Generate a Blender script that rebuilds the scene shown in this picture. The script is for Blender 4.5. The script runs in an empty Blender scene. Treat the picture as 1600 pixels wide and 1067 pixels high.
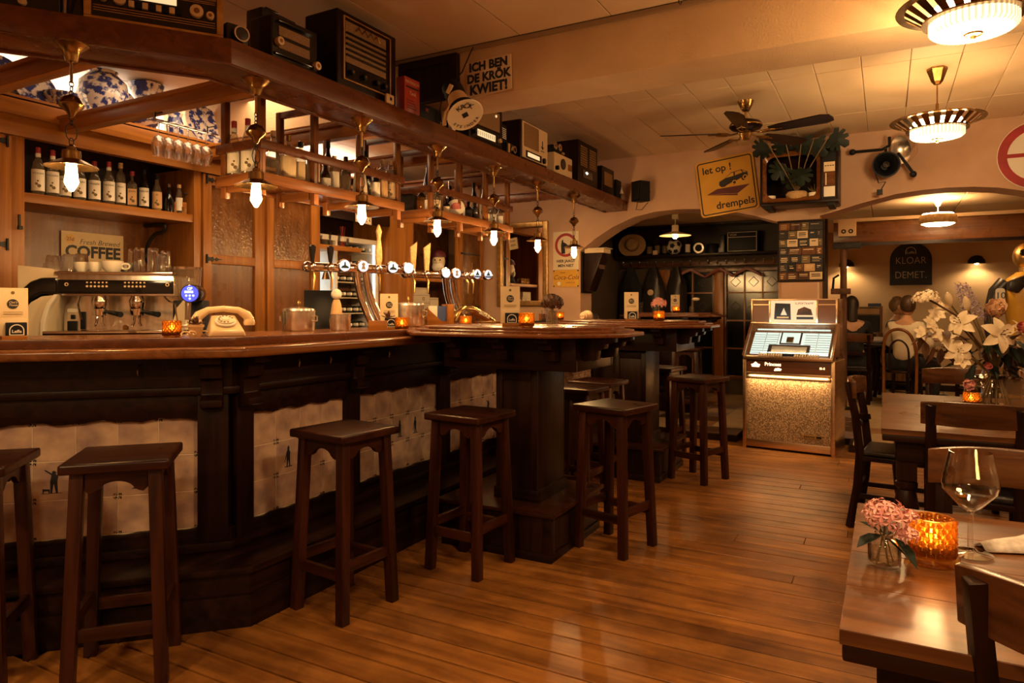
import bpy, bmesh, math, random
from mathutils import Matrix, Vector
R = math.radians
random.seed(7)
SC = bpy.context.scene
COL = SC.collection

# ------------------------------------------------------------ camera, world, exposure
cam_data = bpy.data.cameras.new('camera')
cam = bpy.data.objects.new('camera', cam_data)
COL.objects.link(cam)
cam.location = (0, 0, 1.34)
cam.rotation_euler = (R(90), 0, R(28.4))
cam_data.sensor_width = 36.0
cam_data.lens = 24.3
cam_data.shift_y = -0.0334
cam_data.clip_start = 0.05
SC.camera = cam
SC.view_settings.view_transform = 'Standard'
SC.view_settings.look = 'None'
SC.view_settings.exposure = 0.75
SC.view_settings.gamma = 1.0
SC.view_settings.use_curve_mapping = False
world = bpy.data.worlds.new('night')
SC.world = world
world.use_nodes = True
world.node_tree.nodes['Background'].inputs[0].default_value = (0.05, 0.06, 0.09, 1)
world.node_tree.nodes['Background'].inputs[1].default_value = 0.2
SC.cycles.use_denoising = True
SC.cycles.max_bounces = 8
SC.cycles.diffuse_bounces = 4
SC.cycles.transparent_max_bounces = 24
SC.cycles.caustics_reflective = False
SC.cycles.caustics_refractive = False
SC.cycles.sample_clamp_indirect = 4.0
WARM = (1.0, 0.56, 0.20)
WARM2 = (1.0, 0.63, 0.28)
PEND_W = 10.0      # each bar pendant
def light(name, kind, loc, energy, color=WARM, size=0.05, rot=None, spot=None):
    d = bpy.data.lights.new(name, kind)
    d.energy = energy; d.color = color
    if kind == 'AREA':
        if isinstance(size, tuple):
            d.shape = 'RECTANGLE'; d.size, d.size_y = size
        else:
            d.shape = 'DISK'; d.size = size
    else:
        d.shadow_soft_size = size
    if kind == 'SPOT' and spot:
        d.spot_size = R(spot); d.spot_blend = 0.6
    o = bpy.data.objects.new(name, d); COL.objects.link(o)
    o.location = loc
    if rot: o.rotation_euler = rot
    return o
# unseen area lights added as fill; the first stands for an inferred table lamp
for i, (x, y, e) in enumerate([(0.33, 1.47, 24), (0.33, -0.66, 26), (-1.7, -0.9, 32)]):
    light('unseen_fill_light', 'AREA', (x, y, 2.50), e, WARM2, 0.34)
# unseen strip light added behind the cabinet cornice to brighten the wall above
light('cornice_uplight', 'AREA', (-5.35, 4.0, 2.80), 21, (1.0, 0.91, 0.80), (0.25, 4.4), (R(180), R(-20), 0))
light('cabinet_fill_light', 'AREA', (-4.2, 4.2, 2.97), 26, (1.0, 0.66, 0.36), (0.5, 3.0))  # unseen overhead light added to brighten the back-bar cabinets

# ------------------------------------------------------------ materials
def srgb(r, g, b):
    f = lambda c: c/12.92 if c <= 0.04045 else ((c+0.055)/1.055)**2.4
    return (f(r/255), f(g/255), f(b/255), 1)
def newmat(name):
    m = bpy.data.materials.new(name); m.use_nodes = True
    nt = m.node_tree; return m, nt, nt.nodes['Principled BSDF']
def c4(c): return (c[0], c[1], c[2], 1)
def plain(name, col, rough=0.5, metal=0.0, emit=0.0, ecol=None, spec=0.5):
    m, nt, b = newmat(name)
    b.inputs['Base Color'].default_value = c4(col)
    b.inputs['Roughness'].default_value = rough
    b.inputs['Metallic'].default_value = metal
    b.inputs['Specular IOR Level'].default_value = spec
    if emit:
        b.inputs['Emission Color'].default_value = c4(ecol or col)
        b.inputs['Emission Strength'].default_value = emit
    return m
def noisy(name, c1, c2, scale=(8, 8, 8), rough=0.5, bump=0.0, detail=4, lo=0.35, hi=0.65, metal=0, rvar=0.0, objrand=0.0, dist=0.0, spec=0.5, bscale=None):
    m, nt, b = newmat(name)
    N = nt.nodes; L = nt.links
    tc = N.new('ShaderNodeTexCoord'); mp = N.new('ShaderNodeMapping')
    mp.inputs['Scale'].default_value = scale
    oi = N.new('ShaderNodeObjectInfo')
    vm = N.new('ShaderNodeVectorMath'); vm.operation = 'SCALE'; vm.inputs[0].default_value = (17, 31, 23)
    L.new(oi.outputs['Random'], vm.inputs['Scale'])
    L.new(vm.outputs[0], mp.inputs['Location'])
    L.new(tc.outputs['Object'], mp.inputs['Vector'])
    nz = N.new('ShaderNodeTexNoise'); nz.inputs['Scale'].default_value = 1; nz.inputs['Detail'].default_value = detail
    nz.inputs['Distortion'].default_value = dist
    L.new(mp.outputs[0], nz.inputs['Vector'])
    cr = N.new('ShaderNodeValToRGB')
    cr.color_ramp.elements[0].position = lo; cr.color_ramp.elements[0].color = c4(c1)
    cr.color_ramp.elements[1].position = hi; cr.color_ramp.elements[1].color = c4(c2)
    L.new(nz.outputs['Fac'], cr.inputs[0])
    out = cr.outputs[0]
    if objrand:
        mr = N.new('ShaderNodeMapRange'); mr.inputs['To Min'].default_value = 1-objrand; mr.inputs['To Max'].default_value = 1+objrand
        L.new(oi.outputs['Random'], mr.inputs['Value'])
        hs = N.new('ShaderNodeHueSaturation'); L.new(mr.outputs[0], hs.inputs['Value']); L.new(out, hs.inputs['Color']); out = hs.outputs[0]
    L.new(out, b.inputs['Base Color'])
    b.inputs['Roughness'].default_value = rough
    b.inputs['Metallic'].default_value = metal
    b.inputs['Specular IOR Level'].default_value = spec
    if rvar:
        m2 = N.new('ShaderNodeMapRange'); m2.inputs['To Min'].default_value = rough-rvar; m2.inputs['To Max'].default_value = rough+rvar
        n2 = N.new('ShaderNodeTexNoise'); n2.inputs['Scale'].default_value = 6; n2.inputs['Detail'].default_value = 5
        L.new(tc.outputs['Object'], n2.inputs['Vector'])
        L.new(n2.outputs['Fac'], m2.inputs['Value']); L.new(m2.outputs[0], b.inputs['Roughness'])
    if bump:
        bp = N.new('ShaderNodeBump'); bp.inputs['Strength'].default_value = bump; bp.inputs['Distance'].default_value = 0.004
        if bscale:
            n3 = N.new('ShaderNodeTexNoise'); n3.inputs['Scale'].default_value = bscale; n3.inputs['Detail'].default_value = 3
            L.new(tc.outputs['Object'], n3.inputs['Vector']); L.new(n3.outputs['Fac'], bp.inputs['Height'])
        else:
            L.new(nz.outputs['Fac'], bp.inputs['Height'])
        L.new(bp.outputs[0], b.inputs['Normal'])
    return m
def wood(name, c1, c2, axis='z', rough=0.4, bump=0.25, s=26, objrand=0.12, rvar=0.08, spec=0.4):
    sc = {'x': (1.6, s, s), 'y': (s, 1.6, s), 'z': (s, s, 1.6)}[axis]
    return noisy(name, c1, c2, sc, rough, bump, 5, 0.3, 0.7, 0, rvar, objrand, 0.6, spec)
M = {}
for ax in 'xyz':
    M['dark_'+ax] = wood('dark_stained_wood_'+ax, (0.006, 0.0021, 0.0015), (0.023, 0.007, 0.0036), ax, 0.34, spec=0.2)
    M['stool_'+ax] = wood('stool_wood_'+ax, (0.013, 0.0032, 0.002), (0.052, 0.0135, 0.006), ax, 0.30, spec=0.28)
    M['bar_'+ax] = wood('bar_wood_'+ax, (0.13, 0.042, 0.012), (0.27, 0.10, 0.028), ax, 0.22)
    M['canopy_'+ax] = wood('canopy_wood_'+ax, (0.085, 0.023, 0.0065), (0.19, 0.058, 0.016), ax, 0.28)
    M['oak_'+ax] = wood('golden_cabinet_wood_'+ax, (0.24, 0.080, 0.012), (0.41, 0.155, 0.025), ax, 0.32)
    M['panel_'+ax] = wood('brown_panel_wood_'+ax, (0.10, 0.033, 0.008), (0.20, 0.072, 0.017), ax, 0.28)
    M['table_'+ax] = wood('table_wood_'+ax, (0.06, 0.020, 0.006), (0.17, 0.062, 0.018), ax, 0.30)
    M['chair_'+ax] = wood('chair_wood_'+ax, (0.035, 0.011, 0.004), (0.12, 0.042, 0.013), ax, 0.26)
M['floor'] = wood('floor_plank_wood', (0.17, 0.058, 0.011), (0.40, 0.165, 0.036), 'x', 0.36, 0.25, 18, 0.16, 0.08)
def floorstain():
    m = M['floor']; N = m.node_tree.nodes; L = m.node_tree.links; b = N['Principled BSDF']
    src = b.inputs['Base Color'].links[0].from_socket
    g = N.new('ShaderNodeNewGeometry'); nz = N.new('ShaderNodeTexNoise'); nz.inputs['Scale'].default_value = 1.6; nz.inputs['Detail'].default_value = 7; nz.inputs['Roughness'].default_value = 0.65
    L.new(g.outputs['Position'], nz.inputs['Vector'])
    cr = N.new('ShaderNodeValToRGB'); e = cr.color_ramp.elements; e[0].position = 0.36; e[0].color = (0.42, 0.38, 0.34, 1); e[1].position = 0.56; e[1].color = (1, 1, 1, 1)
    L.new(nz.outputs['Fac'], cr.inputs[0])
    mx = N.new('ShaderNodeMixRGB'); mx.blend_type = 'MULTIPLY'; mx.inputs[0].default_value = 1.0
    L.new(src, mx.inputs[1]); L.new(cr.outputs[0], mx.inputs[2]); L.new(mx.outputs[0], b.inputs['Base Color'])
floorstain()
M['plaster'] = noisy('pink_plaster', (0.50, 0.31, 0.20), (0.57, 0.36, 0.24), (3, 3, 3), 0.75, 0.5, 5, bscale=60)
M['beam'] = noisy('textured_plaster', (0.58, 0.39, 0.22), (0.66, 0.45, 0.26), (4, 4, 4), 0.75, 0.7, 5, bscale=90)
M['ceil'] = noisy('cream_ceiling_board', (0.72, 0.53, 0.33), (0.78, 0.59, 0.38), (2, 2, 2), 0.55, 0.05, 3, objrand=0.03)
M['seam'] = plain('ceiling_seam', (0.30, 0.19, 0.10), 0.8)
M['white'] = noisy('white_plaster', (0.72, 0.64, 0.54), (0.78, 0.70, 0.60), (3, 3, 3), 0.7, 0.1, bscale=50)
M['cream'] = noisy('cream_plaster', (0.66, 0.47, 0.28), (0.72, 0.53, 0.33), (3, 3, 3), 0.75, 0.1, bscale=50)
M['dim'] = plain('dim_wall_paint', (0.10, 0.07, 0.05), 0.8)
M['black'] = plain('black_plastic', (0.008, 0.009, 0.012), 0.5, spec=0.2)
M['blackgloss'] = plain('black_bakelite', (0.008, 0.007, 0.008), 0.10)
M['iron'] = noisy('wrought_iron', (0.012, 0.011, 0.011), (0.03, 0.026, 0.022), (30, 30, 30), 0.45, 0.2, metal=0.6)
M['leather'] = noisy('dark_leather', (0.012, 0.010, 0.012), (0.03, 0.024, 0.024), (40, 40, 40), 0.32, 0.2)
M['brass'] = noisy('aged_brass', (0.28, 0.16, 0.055), (0.46, 0.28, 0.10), (14, 14, 14), 0.26, metal=1.0, rvar=0.06)
M['gold'] = noisy('gilt', (0.50, 0.30, 0.10), (0.70, 0.45, 0.16), (20, 20, 20), 0.33, 0.3, metal=0.9)
M['chrome'] = plain('chrome', (0.80, 0.72, 0.64), 0.09, 1.0)
M['steel'] = noisy('brushed_steel', (0.70, 0.64, 0.57), (0.88, 0.81, 0.73), (60, 60, 3), 0.27, metal=1.0)
M['mirror'] = plain('mirror_silver', (0.85, 0.82, 0.78), 0.01, 1.0)
M['cloth'] = noisy('grey_linen', (0.46, 0.40, 0.36), (0.60, 0.53, 0.48), (90, 90, 90), 0.9, 0.4)
M['paper'] = noisy('cream_card', (0.66, 0.50, 0.30), (0.74, 0.58, 0.37), (6, 6, 6), 0.7)
M['whitepaper'] = plain('white_paper', (0.78, 0.72, 0.62), 0.6)
M['enamel'] = plain('cream_enamel', (0.74, 0.62, 0.44), 0.25)
M['ivory'] = plain('ivory_plastic', (0.72, 0.52, 0.30), 0.22)
M['yellow'] = noisy('yellow_sign_paint', (0.62, 0.33, 0.035), (0.68, 0.38, 0.05), (5, 5, 5), 0.35)
M['signred'] = noisy('red_sign_paint', (0.30, 0.022, 0.03), (0.40, 0.03, 0.035), (8, 8, 8), 0.4)
M['maroon'] = plain('maroon_print', (0.10, 0.015, 0.022), 0.5)
M['ink'] = plain('black_print', (0.010, 0.011, 0.016), 0.55)
M['chalk'] = plain('chalk', (0.62, 0.52, 0.42), 0.9)
M['board'] = noisy('blackboard', (0.008, 0.010, 0.016), (0.018, 0.02, 0.028), (5, 5, 5), 0.6)
M['tin'] = plain('red_tin', (0.45, 0.055, 0.03), 0.35)
M['grille'] = None
M['leaf'] = noisy('dark_green_leaf', (0.003, 0.008, 0.006), (0.011, 0.020, 0.012), (9, 9, 9), 0.55, spec=0.25)
M['leaf2'] = noisy('red_brown_leaf', (0.05, 0.02, 0.012), (0.13, 0.06, 0.03), (9, 9, 9), 0.5)
M['stem'] = noisy('plant_stem', (0.10, 0.07, 0.02), (0.20, 0.13, 0.05), (9, 9, 9), 0.5)
M['lily'] = noisy('cream_petal', (0.78, 0.62, 0.40), (0.85, 0.72, 0.52), (12, 12, 12), 0.5)
M['rose'] = noisy('peach_petal', (0.80, 0.52, 0.32), (0.86, 0.62, 0.42), (12, 12, 12), 0.5)
M['pinkpetal'] = noisy('pink_petal', (0.62, 0.22, 0.22), (0.80, 0.44, 0.38), (30, 30, 30), 0.5)
M['redpetal'] = noisy('dusky_red_petal', (0.45, 0.09, 0.09), (0.60, 0.18, 0.15), (20, 20, 20), 0.5)
M['mauve'] = noisy('mauve_petal', (0.34, 0.24, 0.36), (0.55, 0.44, 0.52), (30, 30, 30), 0.5)
M['terracotta'] = noisy('tan_clay', (0.55, 0.33, 0.15), (0.64, 0.40, 0.2), (12, 12, 12), 0.7)
M['wax'] = plain('candle_wax', (0.8, 0.62, 0.38), 0.5)
M['skin'] = noisy('skin', (0.52, 0.28, 0.16), (0.58, 0.32, 0.19), (14, 14, 14), 0.5)
M['hairdark'] = noisy('dark_hair', (0.012, 0.008, 0.006), (0.04, 0.022, 0.014), (60, 60, 8), 0.5, 0.6)
M['hairbrown'] = noisy('brown_hair', (0.03, 0.016, 0.008), (0.09, 0.045, 0.02), (60, 60, 8), 0.5, 0.6)
M['hairfair'] = noisy('fair_hair', (0.14, 0.075, 0.028), (0.26, 0.15, 0.06), (60, 60, 8), 0.5, 0.6)
M['shirt'] = noisy('white_shirt', (0.70, 0.60, 0.45), (0.76, 0.66, 0.50), (6, 6, 6), 0.8, 0.3)
M['blueshirt'] = noisy('slate_shirt', (0.10, 0.09, 0.12), (0.16, 0.14, 0.17), (6, 6, 6), 0.85, 0.3)
M['blackcloth'] = noisy('black_cloth', (0.008, 0.008, 0.011), (0.018, 0.017, 0.022), (8, 8, 8), 0.85, 0.3)
M['redwood'] = plain('red_lacquer_wood', (0.22, 0.05, 0.028), 0.4)
M['rust'] = noisy('rusty_iron', (0.06, 0.025, 0.014), (0.14, 0.06, 0.03), (25, 25, 6), 0.7, 0.3, metal=0.3)
M['straw'] = noisy('straw', (0.42, 0.26, 0.11), (0.58, 0.38, 0.17), (70, 70, 70), 0.8, 0.4)
M['cork'] = noisy('cork', (0.40, 0.24, 0.11), (0.55, 0.34, 0.17), (60, 60, 60), 0.9)
M['carton'] = noisy('white_carton', (0.56, 0.48, 0.38), (0.64, 0.55, 0.44), (5, 5, 5), 0.8)
M['bluecover'] = plain('blue_print', (0.05, 0.075, 0.20), 0.5)
def emitter(name, col, strength):
    return plain(name, (0.02, 0.02, 0.02), 0.5, 0, strength, col)
M['bulb'] = emitter('hot_filament_bulb', (1.0, 0.57, 0.21), 260.0)
M['bulb2'] = emitter('warm_alcove_bulb', (1.0, 0.57, 0.21), 110.0)
M['flame'] = emitter('candle_flame', (1.0, 0.55, 0.18), 70.0)
M['lampglow'] = emitter('lamp_tubes', (1.0, 0.62, 0.28), 9.0)
M['tapglow'] = emitter('lit_medallion', (0.72, 0.86, 1.0), 0.95)
M['jukeglow'] = emitter('lit_title_strips', (0.72, 0.88, 0.82), 0.95)
def ribbed():
    m, nt, b = newmat('ribbed_lit_glass'); N = nt.nodes; L = nt.links
    tc = N.new('ShaderNodeTexCoord'); sp = N.new('ShaderNodeSeparateXYZ'); L.new(tc.outputs['Object'], sp.inputs[0])
    def mth(op, a, b2=None):
        n = N.new('ShaderNodeMath'); n.operation = op
        for i, v in enumerate((a, b2)):
            if v is None: continue
            if isinstance(v, (int, float)): n.inputs[i].default_value = v
            else: L.new(v, n.inputs[i])
        return n.outputs[0]
    w = mth('SINE', mth('MULTIPLY', mth('ARCTAN2', sp.outputs[1], sp.outputs[0]), 44))
    st = mth('ADD', mth('MULTIPLY', w, 0.75), 1.35)
    b.inputs['Base Color'].default_value = (0.3, 0.25, 0.2, 1); b.inputs['Emission Color'].default_value = (1.0, 0.74, 0.42, 1); b.inputs['Roughness'].default_value = 0.1
    L.new(st, b.inputs['Emission Strength']); return m
M['ribbed'] = ribbed()
M['dialglow'] = emitter('lit_radio_dial', (1.0, 0.66, 0.32), 0.62)
M['blueglow'] = emitter('blue_display', (0.04, 0.06, 0.9), 1.2)
M['whiteglow'] = emitter('white_display', (0.7, 0.8, 1.0), 2.0)
M['doorglow'] = emitter('cooler_backlight', (0.75, 0.92, 1.0), 1.6)
M['frosted'] = emitter('opal_glass_lit', (1.0, 0.61, 0.26), 34.0)
def glassy(name, tint=(1, 1, 1), refl=1.0, rough=0.03, alpha=0.0, body=None):
    """thin-walled glass: clear by transmission, mirror by fresnel, optionally part coloured body"""
    m, nt, b = newmat(name); N = nt.nodes; L = nt.links
    out = N['Material Output']
    tr = N.new('ShaderNodeBsdfTransparent'); tr.inputs[0].default_value = c4(tint)
    gl = N.new('ShaderNodeBsdfGlossy'); gl.inputs['Roughness'].default_value = rough
    lw = N.new('ShaderNodeLayerWeight'); lw.inputs[0].default_value = 0.5
    pw = N.new('ShaderNodeMath'); pw.operation = 'POWER'; pw.inputs[1].default_value = 2.4
    fr = N.new('ShaderNodeMath'); fr.operation = 'MULTIPLY_ADD'; fr.inputs[1].default_value = 0.9; fr.inputs[2].default_value = 0.035
    L.new(lw.outputs['Facing'], pw.inputs[0]); L.new(pw.outputs[0], fr.inputs[0])
    mx = N.new('ShaderNodeMixShader')
    mul = N.new('ShaderNodeMath'); mul.operation = 'MULTIPLY'; mul.inputs[1].default_value = refl
    L.new(fr.outputs[0], mul.inputs[0]); L.new(mul.outputs[0], mx.inputs[0])
    first = tr
    if alpha:
        b.inputs['Base Color'].default_value = c4(body); b.inputs['Roughness'].default_value = 0.15
        m0 = N.new('ShaderNodeMixShader'); m0.inputs[0].default_value = alpha
        L.new(tr.outputs[0], m0.inputs[1]); L.new(b.outputs[0], m0.inputs[2]); first = m0
    L.new(first.outputs[0], mx.inputs[1]); L.new(gl.outputs[0], mx.inputs[2])
    L.new(mx.outputs[0], out.inputs['Surface'])
    return m
M['glass'] = glassy('clear_glass', (0.96, 0.94, 0.90), 1.6)
def realglass():
    m, nt, b = newmat('crystal_glass'); N = nt.nodes; L = nt.links
    g = N.new('ShaderNodeBsdfGlass'); g.inputs['Roughness'].default_value = 0.0; g.inputs['IOR'].default_value = 1.45
    t = N.new('ShaderNodeBsdfTransparent'); x = N.new('ShaderNodeMixShader'); x.inputs[0].default_value = 0.3
    L.new(g.outputs[0], x.inputs[1]); L.new(t.outputs[0], x.inputs[2]); L.new(x.outputs[0], N['Material Output'].inputs['Surface']); return m
M['crystal'] = realglass()
M['bottleglass'] = glassy('bottle_glass', (0.80, 0.76, 0.68), 1.5, alpha=0.12, body=(0.5, 0.42, 0.32))
M['brownglass'] = glassy('brown_glass', (0.30, 0.14, 0.05), 1.3, alpha=0.4, body=(0.03, 0.012, 0.005))
M['greenglass'] = glassy('green_glass', (0.12, 0.20, 0.10), 1.3, alpha=0.5, body=(0.008, 0.015, 0.008))
M['darkglass'] = glassy('dark_glass', (0.10, 0.08, 0.07), 1.3, alpha=0.6, body=(0.008, 0.007, 0.008))
M['blueglass'] = glassy('blue_glass', (0.10, 0.18, 0.6), 1.3, alpha=0.5, body=(0.02, 0.04, 0.22))
M['amber'] = glassy('amber_glass', (1.0, 0.72, 0.35), 1.2, 0.05, 0.30, (0.75, 0.42, 0.12))
def amberfix():
    m = M['amber']; N = m.node_tree.nodes; b = N['Principled BSDF']
    t = N.new('ShaderNodeBsdfTranslucent'); t.inputs[0].default_value = (0.9, 0.55, 0.2, 1)
    for n in N:
        if n.type == 'MIX_SHADER' and n.inputs[2].links and n.inputs[2].links[0].from_node == b:
            m.node_tree.links.new(t.outputs[0], n.inputs[2])
amberfix()
def hobglass():
    m, nt, b = newmat('amber_pressed_glass'); N = nt.nodes; L = nt.links
    g = N.new('ShaderNodeBsdfGlass'); g.inputs['Color'].default_value = (1.0, 0.74, 0.36, 1); g.inputs['Roughness'].default_value = 0.06; g.inputs['IOR'].default_value = 1.4
    t = N.new('ShaderNodeBsdfTransparent'); t.inputs[0].default_value = (1.0, 0.66, 0.28, 1)
    x = N.new('ShaderNodeMixShader'); x.inputs[0].default_value = 0.35
    L.new(g.outputs[0], x.inputs[1]); L.new(t.outputs[0], x.inputs[2]); tl = N.new('ShaderNodeBsdfTranslucent'); tl.inputs[0].default_value = (1.0, 0.62, 0.25, 1)
    y = N.new('ShaderNodeMixShader'); y.inputs[0].default_value = 0.22; L.new(x.outputs[0], y.inputs[1]); L.new(tl.outputs[0], y.inputs[2])
    L.new(y.outputs[0], N['Material Output'].inputs['Surface']); return m
M['hob'] = hobglass()
M['hobnail'] = M['hob'].copy(); M['hobnail'].name = 'amber_hobnail'
for n_ in M['hobnail'].node_tree.nodes:
    if n_.type == 'BSDF_GLASS': n_.inputs['Color'].default_value = (1.0, 0.84, 0.52, 1); n_.inputs['Roughness'].default_value = 0.02
    if n_.type == 'MIX_SHADER': n_.inputs[0].default_value = 0.12
M['water'] = glassy('water', (0.95, 0.9, 0.8), 1.2)
M['nightpane'] = glassy('night_window_glass', (0.10, 0.10, 0.12), 0.7, rough=0.12, alpha=0.5, body=(0.01, 0.011, 0.014))
M['amberpane'] = noisy('hammered_amber_glass', (0.11, 0.038, 0.009), (0.20, 0.076, 0.018), (14, 14, 5), 0.20, 1.0, 3, bscale=40)

def tilemat():
    m, nt, b = newmat('delft_tile_glaze'); N = nt.nodes; L = nt.links
    tc = N.new('ShaderNodeTexCoord'); oi = N.new('ShaderNodeObjectInfo')
    sp = N.new('ShaderNodeSeparateXYZ'); L.new(tc.outputs['Object'], sp.inputs[0])
    def mth(op, a, b2=None):
        n = N.new('ShaderNodeMath'); n.operation = op
        for i, v in enumerate((a, b2)):
            if v is None: continue
            if isinstance(v, (int, float)): n.inputs[i].default_value = v
            else: L.new(v, n.inputs[i])
        return n.outputs[0]
    ax = mth('ABSOLUTE', sp.outputs[0]); az = mth('ABSOLUTE', sp.outputs[2])
    # little ox-head marks in the four corners
    dx = mth('SUBTRACT', 0.072, ax); dz = mth('SUBTRACT', 0.076, az)
    inx = mth('LESS_THAN', dx, 0.010); inz = mth('LESS_THAN', dz, 0.007)
    corner = mth('MULTIPLY', inx, inz)
    nz = N.new('ShaderNodeTexNoise'); nz.inputs['Scale'].default_value = 190; L.new(tc.outputs['Object'], nz.inputs['Vector'])
    corner = mth('MULTIPLY', corner, mth('GREATER_THAN', nz.outputs['Fac'], 0.47))
    # worn figure in the middle of most tiles, different on each
    vm = N.new('ShaderNodeVectorMath'); vm.operation = 'SCALE'; vm.inputs[0].default_value = (17, 31, 23); L.new(oi.outputs['Random'], vm.inputs['Scale'])
    ad = N.new('ShaderNodeVectorMath'); ad.operation = 'ADD'; L.new(vm.outputs[0], ad.inputs[0]); L.new(tc.outputs['Object'], ad.inputs[1])
    n2 = N.new('ShaderNodeTexNoise'); n2.inputs['Scale'].default_value = 60; n2.inputs['Detail'].default_value = 6; L.new(ad.outputs[0], n2.inputs['Vector'])
    rr = mth('SQRT', mth('ADD', mth('MULTIPLY', ax, ax), mth('MULTIPLY', az, az)))
    mid = N.new('ShaderNodeMapRange'); mid.inputs['From Min'].default_value = 0.046; mid.inputs['From Max'].default_value = 0.012; L.new(rr, mid.inputs['Value'])
    fig = mth('MULTIPLY', mid.outputs[0], mth('MULTIPLY', n2.outputs['Fac'], mth('MULTIPLY', oi.outputs['Random'], 0.9)))
    n4 = N.new('ShaderNodeTexNoise'); n4.inputs['Scale'].default_value = 9; n4.inputs['Detail'].default_value = 3; L.new(ad.outputs[0], n4.inputs['Vector'])
    cr = N.new('ShaderNodeValToRGB')
    cr.color_ramp.elements[0].position = 0.3; cr.color_ramp.elements[0].color = (0.33, 0.215, 0.20, 1)
    cr.color_ramp.elements[1].position = 0.7; cr.color_ramp.elements[1].color = (0.68, 0.47, 0.32, 1)
    L.new(n4.outputs['Fac'], cr.inputs[0])
    m1 = N.new('ShaderNodeMixRGB'); m1.inputs[2].default_value = (0.14, 0.10, 0.12, 1); L.new(fig, m1.inputs[0]); L.new(cr.outputs[0], m1.inputs[1])
    m2 = N.new('ShaderNodeMixRGB'); m2.inputs[2].default_value = (0.012, 0.011, 0.02, 1); L.new(corner, m2.inputs[0]); L.new(m1.outputs[0], m2.inputs[1])
    L.new(m2.outputs[0], b.inputs['Base Color'])
    b.inputs['Roughness'].default_value = 0.22
    return m
M['tile'] = tilemat()
M['grout'] = plain('pale_grout', (0.85, 0.72, 0.50), 0.85)
def delftmat():
    m, nt, b = newmat('blue_and_white_faience'); N = nt.nodes; L = nt.links
    tc = N.new('ShaderNodeTexCoord'); nz = N.new('ShaderNodeTexNoise'); nz.inputs['Scale'].default_value = 22; nz.inputs['Detail'].default_value = 5
    oi = N.new('ShaderNodeObjectInfo')
    vm = N.new('ShaderNodeVectorMath'); vm.operation = 'SCALE'; vm.inputs[0].default_value = (17, 31, 23); L.new(oi.outputs['Random'], vm.inputs['Scale'])
    ad = N.new('ShaderNodeVectorMath'); L.new(vm.outputs[0], ad.inputs[0]); L.new(tc.outputs['Object'], ad.inputs[1]); L.new(ad.outputs[0], nz.inputs['Vector'])
    cr = N.new('ShaderNodeValToRGB'); e = cr.color_ramp.elements
    e[0].position = 0.46; e[0].color = (0.035, 0.05, 0.22, 1); e[1].position = 0.54; e[1].color = (0.72, 0.66, 0.62, 1)
    L.new(nz.outputs['Fac'], cr.inputs[0]); L.new(cr.outputs[0], b.inputs['Base Color']); b.inputs['Roughness'].default_value = 0.15
    return m
M['delft'] = delftmat()
def grillemat(name, c1, c2, scale):
    m, nt, b = newmat(name); N = nt.nodes; L = nt.links
    tc = N.new('ShaderNodeTexCoord'); w = N.new('ShaderNodeTexVoronoi'); w.inputs['Scale'].default_value = scale
    mp = N.new('ShaderNodeMapping'); mp.inputs['Scale'].default_value = (1, 1, 0.6)
    L.new(tc.outputs['Object'], mp.inputs[0]); L.new(mp.outputs[0], w.inputs['Vector'])
    cr = N.new('ShaderNodeValToRGB'); e = cr.color_ramp.elements
    e[0].position = 0.15; e[0].color = c4(c2); e[1].position = 0.6; e[1].color = c4(c1)
    L.new(w.outputs['Distance'], cr.inputs[0]); L.new(cr.outputs[0], b.inputs['Base Color']); b.inputs['Roughness'].default_value = 0.5
    bp = N.new('ShaderNodeBump'); bp.inputs['Strength'].default_value = 0.6; bp.inputs['Distance'].default_value = 0.003; bp.invert = True
    L.new(w.outputs['Distance'], bp.inputs['Height']); L.new(bp.outputs[0], b.inputs['Normal'])
    return m
M['grille'] = grillemat('gold_flecked_speaker_cloth', (0.17, 0.10, 0.05), (0.52, 0.34, 0.19), 110)
M['speakercloth'] = grillemat('tan_speaker_cloth', (0.20, 0.10, 0.03), (0.40, 0.22, 0.08), 260)

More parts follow.
